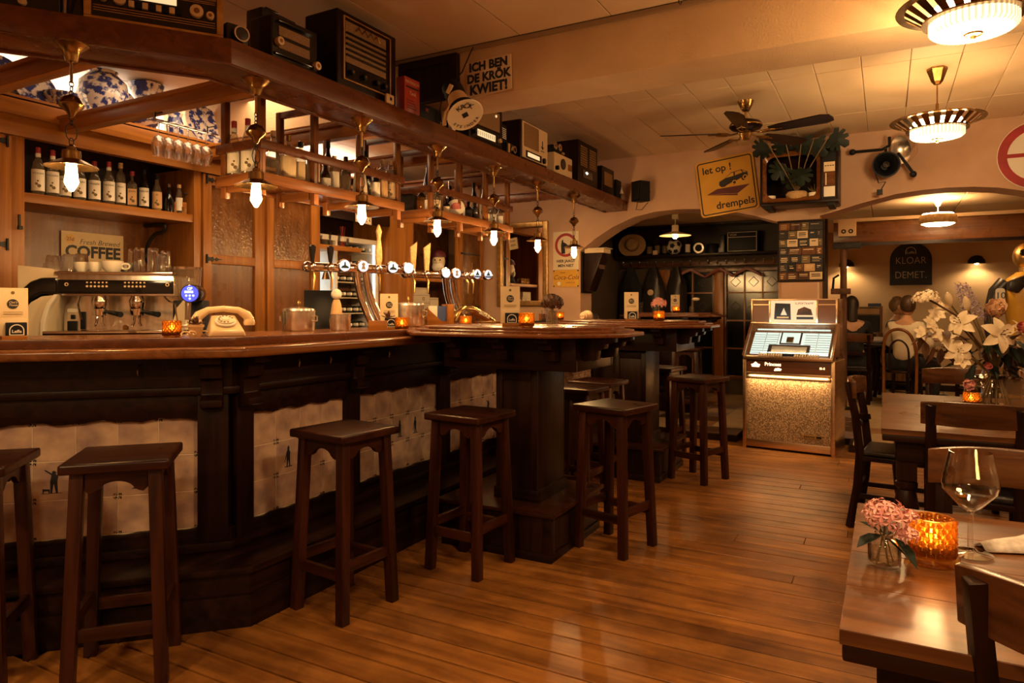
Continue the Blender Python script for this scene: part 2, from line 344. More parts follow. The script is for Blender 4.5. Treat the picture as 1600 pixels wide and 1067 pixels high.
# ------------------------------------------------------------ mesh builder
class MB:
    def __init__(s): s.v = []; s.f = []
    def add(s, vs, fs, T=None):
        n = len(s.v)
        s.v += [tuple(T @ Vector(p)) for p in vs] if T is not None else [tuple(p) for p in vs]
        s.f += [tuple(i+n for i in f) for f in fs]
        return s
    def box(s, x0, x1, y0, y1, z0, z1, T=None):
        return s.add([(x0,y0,z0),(x1,y0,z0),(x1,y1,z0),(x0,y1,z0),(x0,y0,z1),(x1,y0,z1),(x1,y1,z1),(x0,y1,z1)],
                     [(3,2,1,0),(4,5,6,7),(0,1,5,4),(1,2,6,5),(2,3,7,6),(3,0,4,7)], T)
    def cb(s, c, d, T=None):
        return s.box(c[0]-d[0]/2, c[0]+d[0]/2, c[1]-d[1]/2, c[1]+d[1]/2, c[2]-d[2]/2, c[2]+d[2]/2, T)
    def beam(s, a, b, w, h):      # square bar from a to b; w across (horizontal), h the other way
        a = Vector(a); b = Vector(b); d = (b-a); L = d.length; d.normalize()
        up = Vector((0,0,1)) if abs(d.z) < 0.95 else Vector((0,1,0))
        x = d.cross(up).normalized(); y = x.cross(d).normalized()
        T = Matrix(((x.x, d.x, y.x, a.x), (x.y, d.y, y.y, a.y), (x.z, d.z, y.z, a.z), (0,0,0,1)))
        return s.box(-w/2, w/2, 0, L, -h/2, h/2, T)
    def lathe(s, prof, n=16, c=(0,0,0), T=None, cap=True, fn=None):
        vs = []; fs = []
        k = len(prof)
        for r, z in prof:
            for i in range(n):
                a = 2*math.pi*i/n
                rr = fn(r, z, a) if fn else r
                vs.append((c[0]+rr*math.cos(a), c[1]+rr*math.sin(a), c[2]+z))
        for j in range(k-1):
            for i in range(n):
                i2 = (i+1) % n
                fs.append((j*n+i, j*n+i2, (j+1)*n+i2, (j+1)*n+i))
        if cap:
            if prof[0][0] > 1e-5: fs.append(tuple(range(n-1, -1, -1)))
            if prof[-1][0] > 1e-5: fs.append(tuple((k-1)*n+i for i in range(n)))
        return s.add(vs, fs, T)
    def tube(s, pts, r, n=8, T=None, closed=False):
        P = [Vector(p) for p in pts]; vs = []; fs = []; m = len(P)
        rs = r if isinstance(r, (list, tuple)) else [r]*m
        ref = None
        for i, p in enumerate(P):
            if closed: d = P[(i+1) % m]-P[i-1]
            else: d = P[min(i+1, m-1)]-P[max(i-1, 0)]
            d.normalize()
            if ref is None:
                ref = Vector((0,0,1)) if abs(d.z) < 0.9 else Vector((1,0,0))
            x = d.cross(ref)
            if x.length < 1e-4: x = d.cross(Vector((0.3,0.9,0.2)))
            x.normalize(); y = x.cross(d).normalized(); ref = y
            for k in range(n):
                a = 2*math.pi*k/n
                vs.append(tuple(p+x*rs[i]*math.cos(a)+y*rs[i]*math.sin(a)))
        for j in range(m if closed else m-1):
            j2 = (j+1) % m
            for k in range(n):
                k2 = (k+1) % n
                fs.append((j*n+k, j*n+k2, j2*n+k2, j2*n+k))
        if not closed:
            fs.append(tuple(range(n-1, -1, -1))); fs.append(tuple((m-1)*n+k for k in range(n)))
        return s.add(vs, fs, T)
    def prism(s, poly, t0, t1, T=None, axis='z'):
        """poly (a,b) extruded t0..t1 along axis: z->(a,b,t)  y->(a,t,b)  x->(t,a,b)"""
        f = {'z': lambda a,b,t:(a,b,t), 'y': lambda a,b,t:(a,t,b), 'x': lambda a,b,t:(t,a,b)}[axis]
        n = len(poly)
        vs = [f(a,b,t0) for a,b in poly]+[f(a,b,t1) for a,b in poly]
        fs = [tuple(range(n-1,-1,-1)), tuple(range(n,2*n))]+[(i,(i+1)%n,n+(i+1)%n,n+i) for i in range(n)]
        return s.add(vs, fs, T)
    def ball(s, c, r, n=12, m=8, sc=(1,1,1), T=None):
        vs = [(c[0],c[1],c[2]-r*sc[2])]; fs = []
        for j in range(1, m):
            t = math.pi*j/m-math.pi/2
            for i in range(n):
                a = 2*math.pi*i/n
                vs.append((c[0]+r*sc[0]*math.cos(t)*math.cos(a), c[1]+r*sc[1]*math.cos(t)*math.sin(a), c[2]+r*sc[2]*math.sin(t)))
        vs.append((c[0],c[1],c[2]+r*sc[2])); top = len(vs)-1
        for i in range(n): fs.append((0, 1+(i+1)%n, 1+i))
        for j in range(m-2):
            for i in range(n):
                fs.append((1+j*n+i, 1+j*n+(i+1)%n, 1+(j+1)*n+(i+1)%n, 1+(j+1)*n+i))
        for i in range(n): fs.append((top, 1+(m-2)*n+i, 1+(m-2)*n+(i+1)%n))
        return s.add(vs, fs, T)
    def mesh(s, name, bev=0, smooth=False, seg=2):
        me = bpy.data.meshes.new(name)
        me.from_pydata(s.v, [], s.f)
        bm = bmesh.new(); bm.from_mesh(me)
        bmesh.ops.recalc_face_normals(bm, faces=bm.faces)
        if bev:
            ed = [e for e in bm.edges if len(e.link_faces) == 2 and e.calc_face_angle(0) > 0.5]
            bmesh.ops.bevel(bm, geom=ed, offset=bev, segments=seg, affect='EDGES', profile=0.6, clamp_overlap=True)
        bm.to_mesh(me); bm.free()
        if smooth or bev:
            for p in me.polygons: p.use_smooth = True
            try: me.set_sharp_from_angle(angle=R(38))
            except Exception: pass
        return me
    def build(s, name, mat, parent=None, bev=0, smooth=False, loc=None, rot=None, label=None, seg=2, kind=None):
        me = s.mesh(name, bev, smooth, seg)
        me.materials.append(mat)
        return inst(name, me, parent, loc, rot, label, kind)
def inst(name, me, parent=None, loc=None, rot=None, label=None, kind=None):
    o = bpy.data.objects.new(name, me); COL.objects.link(o)
    if parent: o.parent = parent
    if loc: o.location = loc
    if rot: o.rotation_euler = rot
    if label: o['label'] = label
    if kind: o['kind'] = kind
    return o
def tag(o, label, cat, group=None, kind=None):
    o['label'] = label; o['category'] = cat
    if group: o['group'] = group
    if kind: o['kind'] = kind
    return o
def thing(name, label, cat, loc=(0,0,0), rz=0, group=None, rot=None):
    o = bpy.data.objects.new(name, None); COL.objects.link(o)
    o.empty_display_size = 0.1
    o.location = loc; o.rotation_euler = rot if rot else (0, 0, R(rz))
    return tag(o, label, cat, group)
def kids(o): return [c for c in KID.get(o.name, [])]
KID = {}
def dup(root, loc=None, rz=None, label=None, group=None, rot=None):
    def cp(o, parent):
        c = o.copy(); COL.objects.link(c)
        if parent: c.parent = parent
        for ch in o.children: cp(ch, c)
        return c
    r = cp(root, None)
    if loc: r.location = loc
    if rz is not None: r.rotation_euler = (0, 0, R(rz))
    if rot: r.rotation_euler = rot
    if label: r['label'] = label
    if group: r['group'] = group
    return r
def struct(o, label=None):
    o['kind'] = 'structure'
    if label: o['label'] = label
    return o
FACE = (R(90), 0, 0)
def txt(body, size, mat, parent, loc, rot=FACE, align='CENTER', ext=0.0006, off=0.0, shear=0.0, sx=1.0, name='lettering', space=1.0):
    cu = bpy.data.curves.new(name, 'FONT')
    cu.body = body; cu.size = size; cu.align_x = align; cu.align_y = 'CENTER'
    cu.extrude = ext; cu.offset = off; cu.shear = shear; cu.space_character = space
    cu.resolution_u = 3
    cu.materials.append(mat)
    o = bpy.data.objects.new(name, cu); COL.objects.link(o)
    o.parent = parent; o.location = loc; o.rotation_euler = rot
    o.scale = (sx, 1, 1)
    return o
def circ(r, n=20, cx=0, cy=0, a0=0, a1=360):
    full = abs(a1-a0) >= 360
    k = n if full else n+1
    return [(cx+r*math.cos(R(a0+(a1-a0)*i/n)), cy+r*math.sin(R(a0+(a1-a0)*i/n))) for i in range(k)]
def ring(mb, r0, r1, t0, t1, n=28, axis='y', cx=0, cz=0, a0=0, a1=360):
    for i in range(n):
        b0 = R(a0+(a1-a0)*i/n); b1 = R(a0+(a1-a0)*(i+1)/n)
        mb.prism([(cx+r0*math.cos(b0), cz+r0*math.sin(b0)), (cx+r1*math.cos(b0), cz+r1*math.sin(b0)),
                  (cx+r1*math.cos(b1), cz+r1*math.sin(b1)), (cx+r0*math.cos(b1), cz+r0*math.sin(b1))], t0, t1, None, axis)
    return mb
def curve(P, n=5):
    P = [Vector(p) for p in P]; out = []
    for i in range(len(P)-1):
        p0 = P[max(i-1, 0)]; p1, p2 = P[i], P[i+1]; p3 = P[min(i+2, len(P)-1)]
        for k in range(n):
            t = k/n
            out.append(0.5*((2*p1)+(p2-p0)*t+(2*p0-5*p1+4*p2-p3)*t*t+(3*p1-p0-3*p2+p3)*t**3))
    return out+[P[-1]]
ORD = ['first','second','third','fourth','fifth','sixth','seventh','eighth','ninth','tenth','eleventh','twelfth','thirteenth','fourteenth','fifteenth','sixteenth','seventeenth','eighteenth','nineteenth','twentieth','twenty-first','twenty-second','twenty-third','twenty-fourth']
def toward(x, y): return math.degrees(math.atan2(-y, -x))+90   # yaw that turns a thing's front (-Y) to the camera's spot

# ------------------------------------------------------------ the room
floor = struct(MB().box(-5.6, 3.2, -2.6, 7.5, -0.12, -0.022).build('floor', M['ink']))
rf = random.Random(3)
y = -0.9
while y < 7.45:
    w = 0.118 + rf.random()*0.02
    x = -2.75 - rf.random()*0.4
    while x < 2.4:
        ln = 2.2 + rf.random()*2.6
        x1 = min(x+ln, 2.6)
        if not (y+w > 7.10 and (x1 < -1.3 or x > -0.3)):
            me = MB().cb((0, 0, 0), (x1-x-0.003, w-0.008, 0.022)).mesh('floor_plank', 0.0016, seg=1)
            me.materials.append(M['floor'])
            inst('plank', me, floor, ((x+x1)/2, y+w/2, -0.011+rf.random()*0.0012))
        x = x1
    y += w
# raised tiled floor of the two back rooms
ft = struct(MB().box(-3.7, 3.2, 7.46, 12.2, -0.02, 0.066).box(-3.0, -1.30, 7.10, 7.46, -0.02, 0.066).box(-0.30, 1.62, 7.10, 7.46, -0.02, 0.066).build('floor.001', M['dark_x']))
tcols = [noisy('cream_floor_tile', (0.50, 0.36, 0.20), (0.60, 0.45, 0.27), (4,4,4), 0.28, 0.1), noisy('brown_floor_tile', (0.10, 0.055, 0.035), (0.16, 0.09, 0.055), (4,4,4), 0.28, 0.1),
         noisy('mauve_floor_tile', (0.26, 0.19, 0.19), (0.34, 0.26, 0.26), (4,4,4), 0.28, 0.1), noisy('tan_floor_tile', (0.34, 0.18, 0.08), (0.42, 0.24, 0.11), (4,4,4), 0.28, 0.1)]
tme = []
for m in tcols:
    me = MB().cb((0,0,0), (0.334, 0.334, 0.016)).mesh('floor_tile', 0.002, seg=1); me.materials.append(m); tme.append(me)
for i in range(20):
    for j in range(15):
        tx = -3.5+0.34*i; ty = 7.27+0.34*j
        if ty < 7.45 and (tx < -2.9 or (-1.46 < tx < -0.13) or tx > 1.5): continue
        k = [0, 1, 0, 2][(i*1+j*2) % 4] if (i+j) % 3 else [3, 0, 1, 0][(i+j*3) % 4]
        if ty > 9: k = 0 if (i+j) % 5 else 3
        inst('tile', tme[k], ft, (tx, ty, 0.074))
ceiling = struct(MB().box(-5.6, 3.2, -2.6, 7.6, 3.046, 3.12).build('ceiling', M['seam']))
me = MB().cb((0,0,0), (0.596, 1.196, 0.016)).mesh('ceiling_board', 0.003, seg=1); me.materials.append(M['ceil'])
me2 = MB().cb((0,0,0), (0.296, 1.246, 0.016)).mesh('ceiling_board_narrow', 0.003, seg=1); me2.materials.append(M['ceil'])
for i in range(15):
    for j in range(5):
        inst('ceiling_board', me, ceiling, (-5.3+0.6*i, 3.2-1.2*j, 3.038))
for i in range(28):
    for j in range(3):
        inst('ceiling_board', me2, ceiling, (-5.4+0.3*i, 4.83+1.25*j, 3.038))
beam = struct(MB().box(-5.5, 3.2, 3.83, 4.205, 2.70, 3.04).build('trim_1', M['beam'], bev=0.006))
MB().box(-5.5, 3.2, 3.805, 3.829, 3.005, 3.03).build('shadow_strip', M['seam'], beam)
hk = MB().tube([(0,0,0),(0,0,-0.05),(0.008,0,-0.062),(0.016,0,-0.05)], 0.003, 6)
struct(hk.build('trim_2', M['iron'], loc=(-0.98, 3.7, 3.03)))
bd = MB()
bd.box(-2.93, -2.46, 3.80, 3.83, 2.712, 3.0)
pn = bd.build('wood_panel', M['dark_z'], beam)  # dark framed panel on the front of the beam
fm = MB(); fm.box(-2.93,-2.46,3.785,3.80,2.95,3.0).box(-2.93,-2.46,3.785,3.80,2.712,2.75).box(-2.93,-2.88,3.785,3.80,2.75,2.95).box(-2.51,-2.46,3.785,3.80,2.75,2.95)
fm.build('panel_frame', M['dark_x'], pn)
A1 = [(-3.144,2.0),(-2.95,2.14),(-2.75,2.255),(-2.5,2.355),(-2.25,2.4),(-2.0,2.41),(-1.7,2.395),(-1.43,2.35),(-1.2,2.29),(-0.965,2.21)]
A2 = [(-0.577,2.25),(-0.4,2.295),(-0.2,2.35),(0.086,2.415),(0.3,2.435),(0.5,2.441),(0.7,2.433),(0.886,2.41),(1.07,2.366),(1.35,2.28),(1.62,2.16)]
wb = [(-5.6,-0.05),(-3.144,-0.05)]+A1+[(-0.965,-0.05),(-0.577,-0.05)]+A2+[(1.62,-0.05),(3.2,-0.05),(3.2,3.04),(-5.6,3.04)]
wall_back = struct(MB().prism(wb, 7.5, 7.84, None, 'y').build('wall_back', M['plaster']))
struct(MB().box(-5.7, -5.5, -2.6, 7.5, -0.05, 3.12).build('wall_left', M['white']))
struct(MB().box(3.2, 3.35, -2.6, 12.3, -0.05, 3.12).build('wall_right', M['plaster']))
struct(MB().box(-5.7, 3.35, -2.75, -2.6, -0.05, 3.12).build('wall_front', M['plaster']))
# back rooms
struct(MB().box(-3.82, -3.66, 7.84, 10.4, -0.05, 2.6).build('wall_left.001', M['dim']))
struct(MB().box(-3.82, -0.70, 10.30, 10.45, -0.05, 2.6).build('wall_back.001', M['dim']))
struct(MB().box(-1.02, -0.90, 8.9, 12.2, -0.05, 2.6).build('wall_right.001', M['cream']))
struct(MB().box(-1.02, 3.35, 12.2, 12.35, -0.05, 2.7).build('wall_back.002', M['cream']))
c2 = struct(MB().box(-3.8, 3.35, 7.84, 12.35, 2.56, 2.68).build('ceiling.001', M['seam']))
me3 = MB().cb((0,0,0), (0.892, 0.892, 0.016)).mesh('ceiling_board_back', 0.004, seg=1); me3.materials.append(M['ceil'])
for i in range(8):
    for j in range(5):
        inst('ceiling_board', me3, c2, (-3.3+0.9*i, 8.3+0.9*j, 2.552))
struct(MB().box(-0.90, 3.2, 12.17, 12.2, 0.08, 0.17).build('baseboard_back', M['dark_x']))
struct(MB().box(-4.0, -3.144, 7.48, 7.5, 0.0, 0.14).build('baseboard_left', M['dark_x']))
struct(MB().box(-0.965, -0.577, 7.478, 7.5, 0.0, 0.13).build('baseboard_back.001', M['dark_x']))

# ------------------------------------------------------------ the bar counter
S2 = 0.70710678
def seg1(s, off, z):       # point on the angled run: s metres left of the corner, off metres towards the room
    return (-2.604 - s*S2 + off*S2, 2.138 - s*S2 - off*S2, z)
TB = math.tan(R(22.5))
def bend(off):             # where both runs meet, off metres in front of the bar face
    return (-2.604+off, 2.138 - off*TB)
END = 6.9
def run(mb, o0, o1, z0, z1, s_end=2.4, y_end=END):
    """both runs of the bar between offsets o0..o1 (towards the room) as one mitred piece"""
    b0 = bend(o0); b1 = bend(o1)
    e0 = seg1(s_end, o0, 0); e1 = seg1(s_end, o1, 0)
    mb.prism([(-2.604+o0, y_end), b0, (e0[0], e0[1]), (e1[0], e1[1]), b1, (-2.604+o1, y_end)], z0, z1)
    return mb
bar = thing('bar_counter', 'long dark wooden bar counter with tiled front, bending round the serving area', 'bar counter', (-2.604, 2.138, 0))
def lb(mb): # world -> bar local
    mb.v = [(p[0]+2.604, p[1]-2.138, p[2]) for p in mb.v]; return mb
lb(run(MB(), -0.16, -0.02, 0.0, 1.125)).build('carcass', M['dark_z'], bar)
lb(run(MB(), -0.06, 0.205, 1.124, 1.168)).build('nosing', M['bar_y'], bar, bev=0.016, seg=3)
lb(run(MB(), -0.62, 0.085, 1.165, 1.2)).build('bar_top', M['bar_y'], bar, bev=0.004)
r1 = run(MB(), 0.045, 0.09, 1.168, 1.207); lb(r1).build('rail', M['canopy_y'], bar, bev=0.006)
lb(run(MB(), -0.02, 0.03, 0.955, 1.125)).build('frieze', M['dark_y'], bar)
lb(run(MB(), 0.02, 0.055, 0.955, 0.99)).build('moulding', M['dark_y'], bar, bev=0.01)
lb(run(MB(), -0.02, 0.045, 0.257, 0.30)).build('moulding', M['dark_y'], bar, bev=0.01)
lb(run(MB(), -0.02, 0.02, 0.30, 0.357)).build('bottom_rail', M['dark_y'], bar)
# step along the foot of the bar, two boards high
lb(run(MB(), -0.02, 0.262, 0.0, 0.135)).build('step_riser', M['dark_y'], bar, bev=0.004)
lb(run(MB(), -0.02, 0.25, 0.135, 0.232)).build('step_riser', M['dark_y'], bar, bev=0.004)
lb(run(MB(), -0.02, 0.277, 0.229, 0.257)).build('step_tread', M['dark_y'], bar, bev=0.006)
# tile fields with posts and the wavy-edged boards over them
tile_me = MB().cb((0,0,0), (0.1525, 0.012, 0.160)).mesh('bar_tile', 0.0015, seg=1); tile_me.materials.append(M['tile'])
def sil(kind):
    """small printed figure on a tile"""
    if kind == 'hunter':
        mb = MB()
        mb.prism([(-0.012,-0.05),(-0.006,-0.05),(0.000,-0.01),(0.008,-0.05),(0.015,-0.05),(0.013,0.0),(0.017,0.022),(0.006,0.03),(-0.008,0.026),(-0.013,0.0)], 0, 0.0006, None, 'y')
        mb.prism([(-0.006,0.03),(0.004,0.026),(0.010,0.036),(0.002,0.044),(-0.006,0.041)], 0, 0.0006, None, 'y')
        mb.prism([(-0.033,0.046),(-0.031,0.05),(0.0,0.028),(-0.004,0.022)], 0, 0.0006, None, 'y')
        mb.prism([(-0.040,-0.05),(-0.040,-0.03),(-0.034,-0.032),(-0.014,-0.034),(-0.014,-0.05),(-0.018,-0.05),(-0.020,-0.041),(-0.034,-0.041),(-0.037,-0.05)], 0, 0.0006, None, 'y')
        mb.prism([(-0.045,-0.052),(-0.045,-0.05),(0.03,-0.05),(0.03,-0.052)], 0, 0.0006, None, 'y')
    else:
        mb = MB()
        mb.prism([(-0.010,-0.05),(-0.004,-0.05),(0.0,-0.016),(0.006,-0.05),(0.012,-0.05),(0.011,-0.004),(0.013,0.016),(0.005,0.03),(-0.006,0.03),(-0.013,0.014),(-0.010,-0.004)], 0, 0.0006, None, 'y')
        mb.prism([(-0.006,0.029),(0.006,0.029),(0.007,0.040),(0.002,0.052),(-0.006,0.042)], 0, 0.0006, None, 'y')
        mb.prism([(-0.025,-0.03),(-0.022,-0.032),(-0.006,0.018),(-0.010,0.02)], 0, 0.0006, None, 'y')
        mb.prism([(-0.024,-0.054),(-0.02,-0.050),(0.028,-0.050),(0.022,-0.055)], 0, 0.0006, None, 'y')
    me = mb.mesh('tile_figure'); me.materials.append(M['ink']); return me
figs = {'hunter': sil('hunter'), 'soldier': sil('soldier')}
def wavy(n, L, a, ph):
    return [(L*i/n, a*math.sin(i*0.9+ph)+a*0.6*math.sin(i*2.1+ph*2)) for i in range(n+1)]
def field(place, rz, ncol, L, pics, ph):
    """place(u, off, z): local point; tiles run along u"""
    gap = L/ncol
    for c in range(ncol):
        for r in range(3):
            z = 0.361+0.1637*(r+0.5)
            o = inst('tile', tile_me, bar, place(gap*(c+0.5), 0.0, z), (0, 0, R(rz)))
            o.scale = ((gap-0.0032)/0.1525, 1, 1)
            if (c, r) in pics:
                inst('tile_figure', figs[pics[(c, r)]], o, (0, -0.0068, 0))
    T = Matrix.Translation(place(0, 0, 0)) @ Matrix.Rotation(R(rz), 4, 'Z')
    MB().box(-0.01, L+0.01, -0.0028, 0.02, 0.34, 0.87, T).build('grout', M['grout'], bar)
    w = wavy(26, L, 0.006, ph)
    MB().prism([(a, 0.849+b) for a, b in w]+[(L, 0.958), (0, 0.958)], -0.030, 0.0, T, 'y').build('top_board', M['dark_x'], bar, bev=0.003)
    w = wavy(26, L, 0.003, ph+2)
    MB().prism([(0, 0.34), (L, 0.34)]+[(a, 0.360+b) for a, b in reversed(w)], -0.022, 0.0, T, 'y').build('bottom_board', M['dark_x'], bar, bev=0.003)
def post(place, rz, L, bracket=True):
    T = Matrix.Translation(place(0, 0, 0)) @ Matrix.Rotation(R(rz), 4, 'Z')
    MB().box(0, L, -0.034, 0.0, 0.30, 0.958, T).build('post', M['dark_z'], bar, bev=0.003)
    if bracket:
        cx = L/2
        pr = [(0.0,1.123),(-0.15,1.123),(-0.15,1.095),(-0.105,1.085),(-0.105,1.03),(-0.075,1.02),(-0.075,0.955),(-0.11,0.935),(-0.11,0.905),(-0.06,0.89),(0.0,0.89)]
        MB().prism(pr, cx-0.045, cx+0.045, T, 'x').build('corbel', M['dark_z'], bar, bev=0.006)
B0 = Vector((2.604, -2.138, 0))
def p2(y0): return lambda u, off, z: (off+0.0, y0+u-2.138, z)
def p1(s0):   # the angled run: u grows towards the corner (left to right)
    return lambda u, off, z: ((-(s0-u))*S2, (-(s0-u))*S2, z)
field(p2(2.245), 90, 4, 0.625, {(1, 1): 'soldier'}, 0.3)
field(p2(2.98), 90, 5, 0.78, {(2, 1): 'soldier', (3, 1): 'soldier'}, 1.4)
field(p2(3.885), 90, 5, 0.78, {(3, 1): 'hunter'}, 2.2)
field(p2(4.79), 90, 5, 0.78, {}, 3.3)
field(p2(5.69), 90, 5, 0.78, {}, 0.9)
for y0, L in ((2.15, 0.095), (2.87, 0.11), (3.76, 0.125), (4.665, 0.125), (5.57, 0.12), (6.47, 0.2)): post(p2(y0), 90, L)
field(p1(1.09), 45, 6, 0.96, {(2, 1): 'hunter', (4, 1): 'soldier'}, 0.0)
field(p1(2.17), 45, 6, 0.96, {}, 1.0)
post(p1(0.13), 45, 0.128); post(p1(1.21), 45, 0.12)
hkme = MB().tube([(0,0,0),(0,-0.02,0),(0,-0.03,-0.02),(0,-0.025,-0.04),(0,-0.012,-0.03)], 0.004, 6).mesh('coat_hook', smooth=True); hkme.materials.append(M['brass'])
for s0 in (0.36, 1.0, 1.7): inst('coat_hook', hkme, bar, p1(s0)(0, 0, 0), (0, 0, R(45))).location = (-s0*S2+0.025, -s0*S2-0.025, 1.09)
for yy in (2.5, 2.72, 3.2): inst('coat_hook', hkme, bar, (0.035, yy-2.138, 1.09), (0, 0, R(90)))

# ------------------------------------------------------------ high tables standing against the bar
def bar_table(label, top_poly, loc, plinth=True):
    t = thing('high_table', label, 'table', loc)
    def scaled(d):
        out = []; n = len(top_poly)
        for i in range(n):
            p = Vector(top_poly[i]); a = Vector(top_poly[i-1]); b = Vector(top_poly[(i+1) % n])
            e1 = (p-a).normalized(); e2 = (b-p).normalized()
            n1 = Vector((-e1.y, e1.x)); n2 = Vector((-e2.y, e2.x))
            bis = (n1+n2).normalized(); out.append(tuple(p+bis*(d/max(0.3, bis.dot(n1)))))
        return out
    MB().prism(scaled(0.0), 1.182, 1.205).build('table_nosing', M['canopy_x'], t, bev=0.009, seg=3)
    MB().prism(scaled(0.05), 1.203, 1.219).build('table_border', M['canopy_x'], t, bev=0.006)
    MB().prism(scaled(0.10), 1.218, 1.234).build('tabletop', M['canopy_x'], t, bev=0.005)
    a = MB()
    x0, x1, y0, y1 = -0.42, 0.40, -0.28, 0.28
    a.box(x0, x1, y0, y0+0.03, 1.0, 1.182).box(x0, x1, y1-0.03, y1, 1.0, 1.182).box(x0, x0+0.03, y0+0.03, y1-0.03, 1.0, 1.182).box(x1-0.03, x1, y0+0.03, y1-0.03, 1.0, 1.182)
    a.build('apron', M['dark_x'], t, bev=0.004)
    pr = [(0,1.18),(-0.17,1.18),(-0.17,1.155),(-0.12,1.145),(-0.115,1.12),(-0.075,1.11),(-0.07,1.06),(0,1.05)]
    cm = MB().prism(pr, -0.035, 0.035, None, 'x').mesh('bracket', 0.004); cm.materials.append(M['dark_z'])
    for x in (x0+0.12, 0.0, x1-0.12):
        inst('corbel', cm, t, (x, y0, 0)); inst('corbel', cm, t, (x, y1, 0), (0, 0, math.pi))
    for y in (-0.14, 0.14): inst('corbel', cm, t, (x1, y, 0), (0, 0, R(90)))
    c = MB().box(-0.13, 0.13, -0.175, 0.175, 0.257, 1.0).build('column', M['dark_z'], t, bev=0.006)
    for sy in (-1, 1):
        p = MB(); y = sy*0.176
        p.box(-0.13, -0.09, y-0.008, y+0.008, 0.33, 0.99).box(0.09, 0.13, y-0.008, y+0.008, 0.33, 0.99).box(-0.09, 0.09, y-0.008, y+0.008, 0.93, 0.99)
        p.build('column_frame', M['dark_z'], t, bev=0.003)
    MB().box(-0.145, 0.145, -0.19, 0.19, 0.257, 0.33).build('column_base', M['dark_x'], t, bev=0.012)
    if plinth:
        MB().box(-0.40, 0.28, -0.33, 0.35, 0.0, 0.24).build('plinth', M['dark_z'], t, bev=0.004)
        f = MB()
        f.box(-0.40, 0.285, -0.338, -0.33, 0.0, 0.045).box(0.28, 0.288, -0.338, 0.355, 0.0, 0.045).box(0.24, 0.288, -0.338, -0.33, 0.045, 0.24).box(0.28, 0.288, -0.33, -0.29, 0.045, 0.24)
        f.build('plinth_moulding', M['dark_x'], t, bev=0.003)
        MB().box(-0.42, 0.31, -0.36, 0.38, 0.24, 0.262).build('plinth_board', M['stool_x'], t, bev=0.006)
    else:
        MB().box(-0.3, 0.3, -0.3, 0.3, 0.0, 0.257).build('plinth', M['dark_x'], t, bev=0.01)
    return t
octa = [(-0.48,-0.51),(0.35,-0.51),(0.64,-0.21),(0.64,0.13),(0.35,0.44),(-0.48,0.44),(-0.68,0.24),(-0.68,-0.29)]
bar_table('nearer high table with stepped octagonal top jutting from the bar, carrying the brown vase', octa, (-1.82, 3.60, 0))
bar_table('farther high table jutting from the bar, its edge lit pale green by the jukebox', octa, (-1.80, 5.50, 0))
octb = [(-0.45,-0.45),(0.45,-0.45),(0.62,-0.2),(0.62,0.2),(0.45,0.45),(-0.45,0.45),(-0.62,0.2),(-0.62,-0.2)]
bar_table('freestanding high table in the dark alcove before the leaded windows', octb, (-2.35, 8.55, 0.0), False).location.z = 0.04

# ------------------------------------------------------------ bar stools
def make_stool(label):
    t = thing('bar_stool', label, 'stool', (0,0,0), 0, 'wooden bar stools')
    MB().cb((0,0,0.782), (0.345, 0.345, 0.036)).build('seat', M['stool_x'], t, bev=0.010, seg=3)
    lm = {}
    for sx in (-1, 1):
        for sy in (-1, 1):
            MB().beam((sx*0.148, sy*0.148, 0.0), (sx*0.122, sy*0.122, 0.765), 0.044, 0.044).build('leg', M['stool_z'], t, bev=0.004)
    ap = [(-0.10,0.70),(-0.085,0.685),(-0.07,0.69)]+[(0.058*math.cos(R(a)), 0.690+0.036*math.sin(R(a))) for a in range(165, 14, -15)]+[(0.07,0.69),(0.085,0.685),(0.10,0.70),(0.10,0.766),(-0.10,0.766)]
    me = MB().prism(ap, -0.010, 0.010, None, 'y').mesh('stool_apron', 0.002, seg=1); me.materials.append(M['stool_x'])
    for a in range(4):
        inst('apron', me, t, (0.124*math.sin(R(90*a)), -0.124*math.cos(R(90*a)), 0), (0, 0, R(90*a)))
    for sy in (-1, 1):
        MB().cb((0, sy*0.141, 0.20), (0.25, 0.022, 0.045)).build('stretcher', M['stool_x'], t, bev=0.003)
        MB().cb((sy*0.141, 0, 0.235), (0.022, 0.25, 0.045)).build('stretcher', M['stool_y'], t, bev=0.003)
    return t
ST = [(-2.87, 1.24, 45, 'dark wooden bar stool at the left picture edge, half out of frame'),
      (-2.485, 1.575, 46, 'first whole bar stool from the left, before the tile with the hunter'),
      (-2.145, 2.385, -6, 'red-brown bar stool with worn gilded seat edge just right of the bar corner'),
      (-1.90, 3.06, -4, 'dark bar stool drawn up at the near left side of the first high table'),
      (-1.335, 3.69, -14, 'dark bar stool with reddish seat off the right end of the first high table'),
      (-1.86, 4.36, -3, 'bar stool behind the first high table, second nearest in the gap between the tables'),
      (-1.88, 4.83, -3, 'bar stool drawn up at the near side of the farther high table'),
      (-1.29, 5.45, -20, 'bar stool off the right end of the farther high table, on the open floor'),
      (-1.80, 6.20, -10, 'bar stool in shadow behind the farther high table'),
      (-2.0, 7.9, 5, 'bar stool on the tiled floor at the alcove table')]
proto = make_stool(ST[0][3])
for i, (x, y, rz, lab) in enumerate(ST):
    o = proto if i == 0 else dup(proto)
    o.location = (x, y, 0.082 if y > 7.3 else 0); o.rotation_euler = (0, 0, R(rz)); o['label'] = lab

